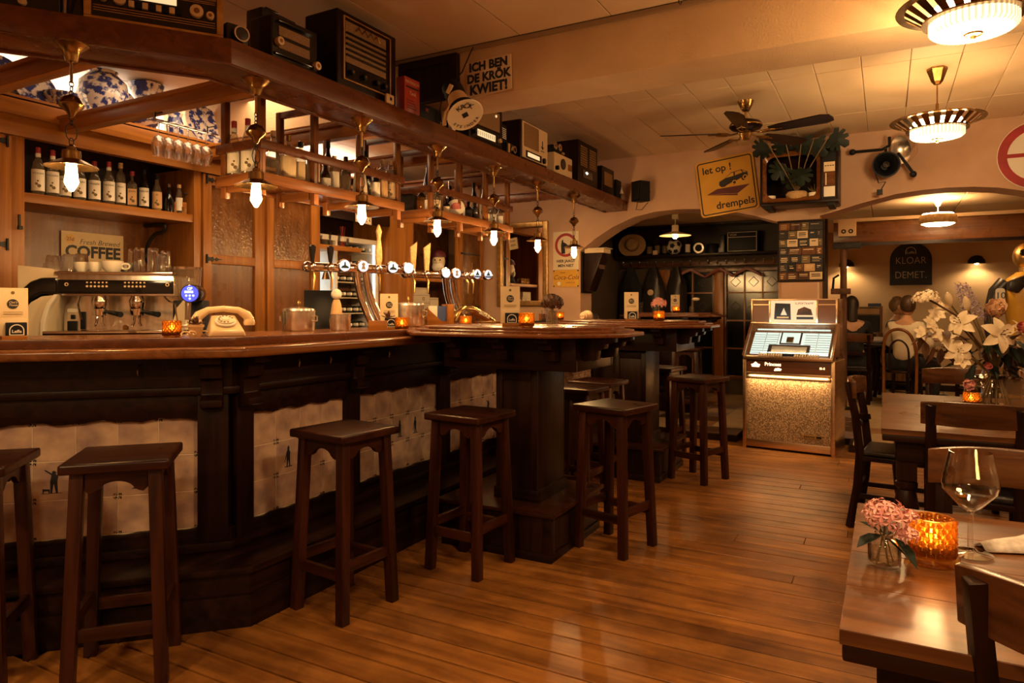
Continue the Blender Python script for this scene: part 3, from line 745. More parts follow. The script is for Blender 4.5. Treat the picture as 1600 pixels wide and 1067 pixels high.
# ------------------------------------------------------------ wooden canopy over the bar
CD = (-0.588, -0.809)           # direction of its angled left run
def cano(off): return (-2.572-off, 2.12+0.325*off)
def canrun(mb, o0, o1, z0, z1, L=1.25, y_end=7.5):
    b0, b1 = cano(o0), cano(o1)
    f = lambda b: (b[0]+CD[0]*L, b[1]+CD[1]*L)
    mb.prism([(b0[0], y_end), b0, f(b0), f(b1), b1, (b1[0], y_end)], z0, z1); return mb
can = thing('bar_canopy', 'long reddish wooden beam canopy hung over the bar, radios standing on it', 'canopy', (0,0,0))
canrun(MB(), 0.0, 0.03, 2.43, 2.54).build('fascia', M['canopy_y'], can, bev=0.004)
canrun(MB(), 0.025, 0.28, 2.432, 2.455).build('soffit', M['canopy_y'], can, bev=0.004)
canrun(MB(), 0.25, 0.28, 2.425, 2.53).build('inner_board', M['canopy_y'], can, bev=0.004)
canrun(MB(), 0.02, 0.46, 2.525, 2.545).build('top_shelf', M['dark_y'], can, bev=0.003)
frame_x = -4.56
for i, y in enumerate((1.85, 2.50, 3.45, 4.35, 5.35, 6.4)):
    x0 = -3.05 if i == 0 else -2.84
    rm = MB().box(frame_x, x0, y-0.035, y+0.035, 2.44, 2.52).box(frame_x, x0, y-0.05, y+0.05, 2.515, 2.535)
    rm.build('rafter', M['oak_x'] if i < 4 else M['canopy_x'], can, bev=0.003)

# ------------------------------------------------------------ back bar
bb = thing('back_bar', 'golden wooden back-bar cabinet wall with open bottle shelf and hinged panelled doors', 'cabinet', (-4.65, 2.2, 0))
X0 = -4.65
def bbx(x0,x1,y0,y1,z0,z1,mb=None): return (mb or MB()).box(x0+4.65, x1+4.65, y0-2.2, y1-2.2, z0, z1)
bbx(-5.12,-4.15,3.15,5.80,0.0,0.98,bbx(-5.12,-4.62,0.9,3.15,0.0,0.98)).build('lower_cabinet', M['dark_y'], bb, bev=0.004)
bbx(-5.12,-4.12,3.15,5.80,0.98,1.02,bbx(-5.12,-4.62,0.9,3.15,0.98,1.02)).build('worktop', M['steel'], bb, bev=0.004)
bbx(-5.12,-5.10,0.9,5.85,1.02,2.04).build('back_panel', M['panel_z'], bb)
bbx(-5.12,-5.10,0.9,5.85,2.04,2.62).build('back_panel', M['dark_z'], bb)
bbx(-5.12,-4.56,0.9,7.5,2.585,2.61).build('cabinet_roof', M['oak_y'], bb)
bbx(-4.66,-4.60,0.9,7.5,2.375,2.50).build('lintel', M['oak_y'], bb, bev=0.004)
bbx(-4.66,-4.56,0.9,7.5,2.49,2.60).build('cornice', M['oak_y'], bb, bev=0.006)
for y0, y1 in ((2.225,2.30),(3.475,3.54),(4.12,4.165),(4.76,4.81)):
    bbx(-5.1 if y0 < 3.6 and y0 > 3 else -4.9,-4.63,y0,y1,1.02,2.40).build('upright', M['oak_z'], bb, bev=0.004)
bbx(-5.1,-4.64,2.30,3.475,1.985,2.045).build('shelf', M['oak_y'], bb, bev=0.004)
scroll = [(0,-0.02,0.0),(0,-0.24,0.0),(0,-0.26,-0.03),(0,-0.23,-0.06),(0,-0.15,-0.07),(0,-0.07,-0.13),(0,-0.03,-0.22),(0,-0.035,-0.27),(0,-0.06,-0.28),(0,-0.075,-0.25)]
sme = MB().tube(curve([(p[0],p[1]*-1,p[2]) for p in scroll]), 0.014, 8).mesh('shelf_scroll', smooth=True); sme.materials.append(M['iron'])
for yy in (2.36, 3.38): inst('shelf_bracket', sme, bb, (-5.1+4.65, yy-2.2, 1.975), (0, 0, R(-90)))
def door(y0, y1, z0, z1, hinge_right, mid=1.715):
    d = bbx(-4.645,-4.62,y0,y1,z0,z1)
    d = MB()
    for a in ((y0,y0+0.075,z0,z1),(y1-0.075,y1,z0,z1),(y0+0.075,y1-0.075,z1-0.08,z1),(y0+0.075,y1-0.075,mid-0.035,mid+0.035),(y0+0.075,y1-0.075,z0,z0+0.08)):
        bbx(-4.648,-4.612,a[0],a[1],a[2],a[3],d)
    dr = d.build('door', M['oak_z'], bb, bev=0.004)
    for z2, z3 in ((z0+0.08, mid-0.035), (mid+0.035, z1-0.08)):
        bbx(-4.645,-4.632,y0+0.07,y1-0.07,z2-0.005,z3+0.005).build('door_panel', M['amberpane'] if z2 > mid else M['panel_z'], dr)
    yh = y1-0.03 if hinge_right else y0+0.03
    sg = -1 if hinge_right else 1
    for zz in (z1-0.04, mid, z0+0.05):
        h = MB()
        pr = [(0,-0.02),(0.03,-0.012),(0.05,-0.02),(0.065,0.0),(0.085,-0.016),(0.10,-0.006),(0.15,0),(0.10,0.006),(0.085,0.016),(0.065,0.0),(0.05,0.02),(0.03,0.012),(0,0.02)]
        h.prism([(yh-2.2+sg*a, zz+b) for a, b in pr], 0.038, 0.044, None, 'x')
        h.tube([(0.046, yh-2.2-sg*0.004, zz-0.035), (0.046, yh-2.2-sg*0.004, zz+0.035)], 0.008, 8)
        h.build('strap_hinge', M['iron'], dr)
    return dr
door(3.545, 4.115, 1.03, 2.37, False); door(4.17, 4.755, 1.03, 2.37, True)
dl = door(1.55, 2.22, 1.03, 2.37, True)
la = MB().cb((0.05, 2.255-2.2, 1.86), (0.012, 0.012, 0.08)).cb((0.06, 2.255-2.2, 1.82), (0.02, 0.022, 0.022)); la.build('latch', M['iron'], bb, kind='stuff')
# open bay with cooler, header and shelf
bbx(-4.66,-4.60,4.81,5.85,2.19,2.375).build('header', M['dark_y'], bb, bev=0.004)
bbx(-5.08,-4.66,4.81,5.42,1.89,1.935).build('shelf', M['oak_y'], bb, bev=0.004)
# projecting block farther along: side cheek, niche, door
bbx(-5.1,-4.42,5.80,5.86,0.0,2.60).build('cheek_panel', M['oak_z'], bb, bev=0.004)
bbx(-4.46,-4.42,5.86,5.97,0.0,2.60).build('upright', M['oak_z'], bb, bev=0.004)
bbx(-4.46,-4.42,6.83,6.88,0.0,2.60).build('upright', M['oak_z'], bb, bev=0.004)
bbx(-5.0,-4.98,5.86,7.48,0.0,2.60).build('back_panel', M['panel_z'], bb)
bbx(-4.98,-4.44,5.97,6.83,1.625,1.665).build('shelf', M['oak_y'], bb, bev=0.003)
bbx(-4.98,-4.40,5.97,7.45,0.0,1.02).build('lower_cabinet', M['dark_y'], bb)
bbx(-4.46,-4.42,5.97,6.83,2.36,2.60).build('header', M['oak_z'], bb)
dr = MB()
for a in ((6.88,6.95,1.05,2.30),(7.36,7.43,1.05,2.30),(6.95,7.36,2.22,2.30),(6.95,7.36,1.05,1.13)):
    bbx(-4.46,-4.42,*a,dr)
d3 = dr.build('door', M['oak_z'], bb, bev=0.003)
bbx(-4.45,-4.435,6.94,7.37,1.1,2.25).build('door_panel', M['amberpane'], d3)
for zz in (1.35, 1.98):
    MB().prism([(6.9-2.2,zz-0.012),(7.33-2.2,zz-0.006),(7.33-2.2,zz+0.006),(6.9-2.2,zz+0.012)], 0.232, 0.24, None, 'x').build('strap_hinge', M['iron'], d3)
bbx(-4.46,-4.42,6.88,7.5,2.30,2.60).build('header', M['oak_z'], bb)

# ------------------------------------------------------------ pendant lamps along the canopy
def make_pendant(label):
    p = thing('pendant_lamp', label, 'lamp', (0,0,0), 0, 'brass pendants over the bar')
    MB().lathe([(0.002,-0.075),(0.022,-0.072),(0.028,-0.05),(0.034,-0.03),(0.058,-0.012),(0.066,-0.004),(0.066,0.0)], 20).build('ceiling_rose', M['brass'], p, smooth=True)
    MB().tube([(0,0,-0.07),(0,0,-0.16)], 0.006, 8).build('rod', M['brass'], p, smooth=True)
    ch = MB()
    def links(z0, z1, n, r):
        h = (z0-z1)/n
        for i in range(n):
            zc = z0-h*(i+0.5)
            pts = []
            for k in range(10):
                a = 2*math.pi*k/10
                u = r*math.cos(a); w = (h*0.62)*math.sin(a)
                pts.append((u, 0, zc+w) if i % 2 else (0, u, zc+w))
            ch.tube(pts, 0.0022, 6, closed=True)
    links(-0.155, -0.215, 3, 0.009)
    links(-0.30, -0.335, 2, 0.009)
    links(-0.335, -0.395, 1, 0.024)
    links(-0.392, -0.42, 1, 0.009)
    ch.build('chain', M['iron'], p, smooth=True)
    MB().lathe([(0.006,-0.305),(0.012,-0.298),(0.020,-0.282),(0.044,-0.262),(0.048,-0.250),(0.046,-0.246),(0.032,-0.222),(0.012,-0.212),(0.006,-0.208)], 18).build('counterweight', M['brass'], p, smooth=True)
    MB().lathe([(0.004,-0.415),(0.016,-0.425),(0.018,-0.437),(0.034,-0.442),(0.036,-0.452),(0.036,-0.476),(0.038,-0.482)], 20).build('lamp_holder', M['brass'], p, smooth=True)
    MB().lathe([(0.036,-0.478),(0.06,-0.488),(0.085,-0.503),(0.098,-0.508),(0.100,-0.511),(0.095,-0.511),(0.058,-0.493),(0.034,-0.484)], 28, cap=False).build('shade', M['brass'], p, smooth=True)
    MB().lathe([(0.0,-0.612),(0.008,-0.609),(0.022,-0.585),(0.027,-0.572),(0.023,-0.552),(0.020,-0.51),(0.016,-0.488)], 16).build('bulb', M['bulb'], p, smooth=True)
    return p
PEN = [(-2.975, 1.655), (-2.665, 2.34), (-2.68, 3.12), (-2.68, 3.89), (-2.68, 4.66), (-2.68, 5.43), (-2.68, 6.23)]
PL = ['brass pendant lamp before the coffee machine, nearest of the row over the bar', 'brass pendant lamp at the near corner of the hanging bottle rack, second of the row',
      'brass pendant lamp at the far end of the first bottle rack', 'brass pendant lamp at the near end of the second bottle rack',
      'brass pendant lamp at the far end of the second bottle rack', 'brass pendant lamp before the gilt mirror, second from the far wall', 'brass pendant lamp in front of the red ring sign, farthest of the row']
proto = make_pendant(PL[0])
for i, (x, y) in enumerate(PEN):
    o = proto if i == 0 else dup(proto)
    o.location = (x, y, 2.432); o['label'] = PL[i]

# ------------------------------------------------------------ hanging bottle racks
def make_rack(label):
    r = thing('hanging_rack', label, 'rack', (0,0,0), 0, 'hanging bottle racks')      # local: front face at x=0 facing +x, y 0..1.23
    for x in (-0.30, -0.018):
        for y in (0.025, 0.42, 0.82, 1.205):
            MB().box(x-0.018, x+0.018, y-0.018, y+0.018, 1.945, 2.524).build('post', M['bar_z'], r, bev=0.003)
    for y in (0.025, 0.42, 0.82, 1.205):
        MB().box(-0.318, 0.10, y-0.014, y+0.014, 2.485, 2.524).build('hanger_bar', M['canopy_x'], r, bev=0.003)
    MB().box(-0.34, 0.0, 0.0, 1.23, 2.03, 2.05).build('shelf', M['bar_y'], r, bev=0.002)
    for z0, z1 in ((2.19, 2.24), (2.005, 2.065)):  # lower rails take a lighter wood, painting in the bulbs' light on them
        MB().box(0.0, 0.022, -0.01, 1.24, z0, z1).build('rail', M['canopy_y' if z0 > 2.1 else 'bar_y'], r, bev=0.003)
        MB().box(-0.34, -0.318, -0.01, 1.24, z0, z1).build('rail', M['canopy_y' if z0 > 2.1 else 'bar_y'], r, bev=0.003)
        MB().box(-0.318, 0.0, -0.022, 0.0, z0, z1).build('rail', M['canopy_x' if z0 > 2.1 else 'bar_x'], r, bev=0.003)
        MB().box(-0.318, 0.0, 1.23, 1.25, z0, z1).build('rail', M['canopy_x' if z0 > 2.1 else 'bar_x'], r, bev=0.003)
    for y in (0.025, 0.42, 0.82, 1.205):
        MB().box(-0.27, -0.05, y-0.015, y+0.015, 1.975, 2.02).build('bearer', M['bar_x'], r, bev=0.003)
    return r
rk = make_rack('nearer hanging wooden bottle rack under the canopy, full of spirit bottles'); rk.location = (-2.95, 2.615, 0)
dup(rk, (-2.95, 4.197, 0), 0, 'farther hanging wooden rack under the canopy with tins, plates and bottles')

# ------------------------------------------------------------ bottles
BC = {}
def bottle(label, loc, h=0.3, r=0.036, kind='syrup', glass='bottleglass', lab='whitepaper', cap='signred', liquid=None, text=None, group=None, neck=None):
    key = (h, r, kind, glass, lab, cap, liquid, text)
    rz = toward(loc[0], loc[1])
    if key in BC:
        return dup(BC[key], loc, rz, label, group)
    b = thing('bottle', label, 'bottle', loc, rz, group)
    nr = 0.013
    if kind == 'syrup': pf = [(0.9*r,0),(r,0.006),(r,0.58*h),(0.85*r,0.66*h),(nr*1.3,0.78*h),(nr,0.82*h),(nr,0.93*h)]
    elif kind == 'square': pf = [(0.92*r,0),(r,0.005),(r,0.60*h),(0.9*r,0.66*h),(nr*1.2,0.74*h),(nr,0.78*h),(nr,0.92*h)]
    elif kind == 'tall': pf = [(0.9*r,0),(r,0.006),(r,0.52*h),(0.92*r,0.60*h),(nr*1.5,0.74*h),(nr,0.80*h),(nr,0.94*h)]
    elif kind == 'round': pf = [(0.7*r,0),(0.95*r,0.03*h),(r,0.25*h),(0.95*r,0.45*h),(0.5*r,0.6*h),(nr,0.68*h),(nr,0.90*h)]
    elif kind == 'cone': pf = [(0.95*r,0),(r,0.005),(r,0.10*h),(0.5*r,0.80*h),(nr,0.86*h),(nr,0.93*h)]
    elif kind == 'flask': pf = [(0.9*r,0),(r,0.005),(r,0.66*h),(0.9*r,0.74*h),(nr,0.80*h),(nr,0.92*h)]
    n = 4 if kind == 'square' else 14
    def sq(rr, z, a): return rr
    T = Matrix.Rotation(R(45), 4, 'Z') if kind == 'square' else None
    if kind == 'square': pf = [(q*1.25 if q > nr*1.25 else q, z) for q, z in pf]
    g = MB().lathe(pf, n, T=T).build('glass_body', M[glass], b, bev=0.004 if kind == 'square' else 0, smooth=True)
    if liquid:
        lp = [(0.86*q, max(z, 0.006)) for q, z in pf if z < 0.56*h]
        MB().lathe(lp, n, T=T).build('liquid', liquid if not isinstance(liquid, str) else M[liquid], b, smooth=True)
    if lab:
        rr = (r*1.0 if kind != 'square' else r*0.90)+0.0012
        m = MB()
        if kind == 'square':
            m.box(-r*0.78, r*0.78, -rr, -rr+0.001, 0.10*h, 0.52*h)
        elif kind == 'cone':
            m.lathe([(0.80*r, 0.3*h), (0.66*r, 0.55*h)], 14, cap=False)
        else:
            z0, z1 = (0.10*h, 0.54*h) if kind != 'round' else (0.12*h, 0.34*h)
            ring(m, rr-0.0004, rr+0.0004, z0, z1, 8, 'z', 0, 0, 200, 340)
        m.build('bottle_label', M[lab], b)
        if text:
            txt(text, 0.017 if len(text) < 7 else 0.012, M['ink'], b, (0, -rr-0.0015, 0.45*h))
            for sx, sz, q in ((-0.008, 0.24, 0.009), (0.006, 0.20, 0.011), (-0.001, 0.30, 0.006)):
                MB().prism(circ(q, 8, sx, sz*h), -rr-0.0018, -rr-0.0010, None, 'y').build('label_picture', M['stem'], b)
    if cap:
        MB().lathe([(nr+0.002,0.88*h),(nr+0.002,0.995*h),(nr,h)], 12).build('cap', M[cap], b, smooth=True)
        if kind == 'syrup':
            MB().lathe([(nr+0.001,0.80*h),(nr+0.0025,0.81*h),(nr+0.0025,0.875*h),(nr+0.001,0.88*h)], 12).build('neck_band', M['whitepaper'], b, smooth=True)
    BC[key] = b
    return b
amberliq = plain('whisky', (0.30, 0.10, 0.02), 0.2); darkliq = plain('dark_syrup', (0.03, 0.012, 0.006), 0.2); paleliq = plain('pale_syrup', (0.45, 0.30, 0.13), 0.2)
SH = 2.047
sy = dict(h=0.31, r=0.037, kind='syrup', text='MONIN')
BOT = [
 ('clear syrup bottle with white label tight against the left upright of the bottle shelf', 2.358, dict(sy, liquid=paleliq), -4.84),
 ('syrup bottle with red-white cap, first whole label from the left on the bottle shelf', 2.437, dict(sy, liquid=paleliq), -4.75),
 ('syrup bottle with brown picture label, second whole label from the left on the bottle shelf', 2.525, dict(sy, liquid=darkliq), -4.75),
 ('syrup bottle partly behind the nearest pendant shade on the bottle shelf', 2.618, dict(sy, h=0.29, liquid=paleliq), -4.78),
 ('short syrup bottle directly under the nearest glowing bulb on the bottle shelf', 2.702, dict(sy, h=0.285, liquid=darkliq), -4.76),
 ('syrup bottle with leafy label just right of the nearest bulb', 2.80, dict(sy, h=0.29, liquid=paleliq), -4.76),
 ('syrup bottle with dark picture label, last of the syrup row', 2.90, dict(sy, h=0.305, liquid=darkliq), -4.76),
 ('slim clear bottle with cork stopper and pale label on the bottle shelf', 2.99, dict(h=0.315, r=0.032, kind='flask', cap='cork', liquid=darkliq, text='Pisco'), -4.77),
 ('squat amber liqueur bottle with red cap and orange label', 3.075, dict(h=0.27, r=0.036, kind='square', cap='signred', lab='terracotta', liquid=amberliq, text='JOHN'), -4.77),
 ('dark rum bottle with white and black label and black cap', 3.165, dict(h=0.30, r=0.033, kind='tall', glass='darkglass', cap='black', text='ABELHA'), -4.77),
 ('clear liqueur bottle with round black emblem numbered 43', 3.268, dict(h=0.275, r=0.034, kind='tall', cap='black', lab='terracotta', liquid=paleliq, text='43'), -4.77),
 ('squat dark bottle with steel stopper right of the emblem bottle', 3.345, dict(h=0.22, r=0.038, kind='round', glass='darkglass', lab=None, cap='chrome'), -4.74),
 ('slender bottle with red wax cork and white label near the shelf end', 3.40, dict(h=0.22, r=0.024, kind='tall', cap='terracotta', liquid=darkliq), -4.70)]
for lab, y, kw, x in BOT:
    bottle(lab, (x, y, SH), group='bottles on the back shelf', **kw)
gb = thing('wooden_grinder', 'small wooden hand coffee grinder at the right end of the bottle shelf', 'grinder', (-4.72, 3.452-0.03, SH), 60)
MB().cb((0,0,0.045), (0.085,0.085,0.085)).build('box', M['oak_x'], gb, bev=0.004)
MB().cb((0,-0.045,0.035), (0.05,0.006,0.035)).build('drawer', M['panel_x'], gb, bev=0.002)
MB().lathe([(0.03,0.088),(0.022,0.10),(0.01,0.11)], 14).build('dome', M['brass'], gb, smooth=True)
MB().tube([(0,0,0.105),(0,0,0.125),(0.03,-0.02,0.13),(0.035,-0.022,0.15)], 0.004, 6).ball((0.035,-0.022,0.155), 0.012, 8, 6).build('crank', M['iron'], gb, smooth=True)

# rack bottles: (y along rack, depth, kind...) first rack
Z1 = 2.052
RB = [
 ('left of two red-collared syrup bottles at the near end of the first rack', (-3.21, 2.665), dict(sy, h=0.33, liquid=paleliq)),
 ('right of two red-collared syrup bottles at the near end of the first rack', (-3.10, 2.665), dict(sy, h=0.33, liquid=paleliq)),
 ('clear round carafe bottle with conical yellow shade stopper in the first rack', (-3.03, 2.78), dict(h=0.28, r=0.05, kind='round', cap='terracotta', lab=None)),
 ('bottle with plain blank cream label in the first rack', (-3.0, 2.865), dict(h=0.27, r=0.042, kind='flask', lab='paper', cap='brass', liquid=amberliq)),
 ('dark bottle with half-moon cream label in the first rack', (-3.0, 2.955), dict(h=0.25, r=0.036, kind='square', lab='paper', cap='black', liquid=darkliq)),
 ('whisky bottle with cream paper label and tall neck in the first rack', (-3.0, 3.06), dict(h=0.31, r=0.038, kind='tall', lab='paper', cap='black', liquid=amberliq, text='MALT')),
 ('small dark bottle with round white emblem in the first rack', (-2.99, 3.15), dict(h=0.20, r=0.033, kind='round', lab='whitepaper', cap='black', glass='brownglass')),
 ('clear bottle with white splash label in the first rack', (-2.99, 3.225), dict(h=0.22, r=0.032, kind='flask', lab='whitepaper', cap='chrome')),
 ('cut crystal decanter beside the second post of the first rack', (-3.0, 3.315), dict(h=0.22, r=0.045, kind='square', lab=None, cap='glass')),
 ('black capped whisky bottle at the back of the first rack', (-3.12, 3.31), dict(h=0.34, r=0.036, kind='tall', lab='paper', cap='black', glass='brownglass')),
 ('white bell-shaped bottle with black cap in the first rack', (-3.0, 3.475), dict(h=0.31, r=0.05, kind='cone', glass='carton', lab=None, cap='black')),
 ('slim black wine bottle next to the white bell bottle', (-3.02, 3.56), dict(h=0.32, r=0.032, kind='tall', glass='darkglass', lab=None, cap='black')),
 ('dark bottle with a white stripe label in the first rack', (-2.99, 3.625), dict(h=0.22, r=0.026, kind='tall', glass='darkglass', lab='whitepaper', cap='brass')),
 ('corked bottle with plain orange label near the far end of the first rack', (-3.0, 3.70), dict(h=0.29, r=0.038, kind='flask', lab='terracotta', cap='cork', liquid=amberliq)),
 ('corked bottle with horseman label at the far end of the first rack', (-3.0, 3.785), dict(h=0.30, r=0.035, kind='flask', lab='paper', cap='cork', liquid=amberliq, text='XO')),
 ('pourer-topped bottle at the back of the first rack', (-3.14, 3.10), dict(h=0.30, r=0.033, kind='tall', lab='paper', cap='chrome', liquid=amberliq)),
 ('brown bottle deep in the first rack behind the bell bottle', (-3.16, 3.52), dict(h=0.29, r=0.035, kind='tall', lab='paper', cap='black', glass='brownglass')),
 ('green bottle deep in the first rack behind the corked bottles', (-3.15, 3.72), dict(h=0.30, r=0.035, kind='tall', lab='paper', cap='signred', glass='greenglass')),
 # second rack
 ('white-labelled bottle at the near corner of the second rack', (-3.0, 4.25), dict(h=0.16, r=0.035, kind='flask', lab='whitepaper', cap='black')),
 ('pale lettered bottle behind the fourth pendant in the second rack', (-3.0, 4.335), dict(h=0.18, r=0.036, kind='flask', lab='paper', cap='black', text='RUM')),
 ('blue glass bottle with tall neck standing on the second rack', (-3.12, 4.40), dict(h=0.42, r=0.036, kind='tall', glass='blueglass', lab='paper', cap='bluecover')),
 ('small black bottle with lettering left of the round plate in the second rack', (-3.0, 4.48), dict(h=0.13, r=0.03, kind='square', glass='darkglass', lab='paper', cap='black')),
 ('narrow white bottle right of the round plate in the second rack', (-3.0, 4.70), dict(h=0.17, r=0.025, kind='flask', lab='whitepaper', cap='black')),
 ('dark flask with printed front in the second rack', (-3.0, 4.80), dict(h=0.15, r=0.033, kind='square', glass='darkglass', lab='ink', cap='black')),
 ('black bottle beside the third post of the second rack', (-3.0, 4.90), dict(h=0.16, r=0.03, kind='flask', glass='darkglass', lab=None, cap='black')),
 ('pale jar-like bottle in the second rack, third from its far end', (-3.0, 5.07), dict(h=0.15, r=0.035, kind='flask', lab='paper', cap='brass')),
 ('white-capped bottle in the second rack, second from its far end', (-3.0, 5.20), dict(h=0.17, r=0.03, kind='flask', lab='whitepaper', cap='ivory')),
 ('last bottle at the far end of the second rack', (-3.0, 5.32), dict(h=0.17, r=0.03, kind='tall', lab='whitepaper', cap='black')),
 ('dark tall bottle at the back of the second rack beside the blue bottle', (-3.14, 4.58), dict(h=0.33, r=0.034, kind='tall', glass='darkglass', lab='paper', cap='black')),
 ('dark tall bottle at the back of the second rack behind its middle', (-3.14, 4.74), dict(h=0.32, r=0.034, kind='tall', glass='darkglass', lab=None, cap='chrome')),
 ('left of two dark tall bottles at the far back of the second rack', (-3.12, 5.08), dict(h=0.36, r=0.034, kind='tall', glass='darkglass', lab='paper', cap='black')),
 ('right of two dark tall bottles at the far back of the second rack', (-3.12, 5.24), dict(h=0.37, r=0.034, kind='tall', glass='brownglass', lab='paper', cap='black'))]
for lab, (x, y), kw in RB:
    bottle(lab, (x, y, Z1), group='bottles in the hanging racks', **kw)
pl = thing('decorated_plate', 'small round plate with red rim standing in the second rack', 'plate', (-2.985, 4.59, Z1+0.072), toward(-2.985, 4.59))
MB().lathe([(0.0,0),(0.045,0.002),(0.066,0.010),(0.068,0.014),(0.045,0.008),(0,0.006)], 24, T=Matrix.Rotation(R(78), 4, 'X')).build('dish', M['whitepaper'], pl, smooth=True)
ring(MB(), 0.0, 0.042, -0.0095, -0.0085, 20, 'y').build('plate_picture', M['redpetal'], pl)
tn = thing('storage_tin', 'dark brown tin caddy at the near end of the second rack', 'tin', (-3.19, 4.25, Z1), 20)
MB().cb((0,0,0.07), (0.10,0.10,0.14)).build('body', M['darkglass'] if False else M['leather'], tn, bev=0.004)
MB().cb((0,0,0.147), (0.104,0.104,0.016)).build('lid', M['brass'], tn, bev=0.003)
jr = thing('oil_lantern', 'small dark lantern with a glowing amber glass in the second rack end', 'lantern', (-3.07, 4.245, Z1), 0)
MB().lathe([(0.04,0),(0.045,0.01),(0.03,0.02)], 14).lathe([(0.035,0.12),(0.02,0.14),(0.008,0.15)], 14).build('metal_frame', M['iron'], jr, smooth=True, kind='stuff')
MB().lathe([(0.028,0.02),(0.038,0.06),(0.032,0.12)], 14).build('lantern_glass', M['amber'], jr, smooth=True)

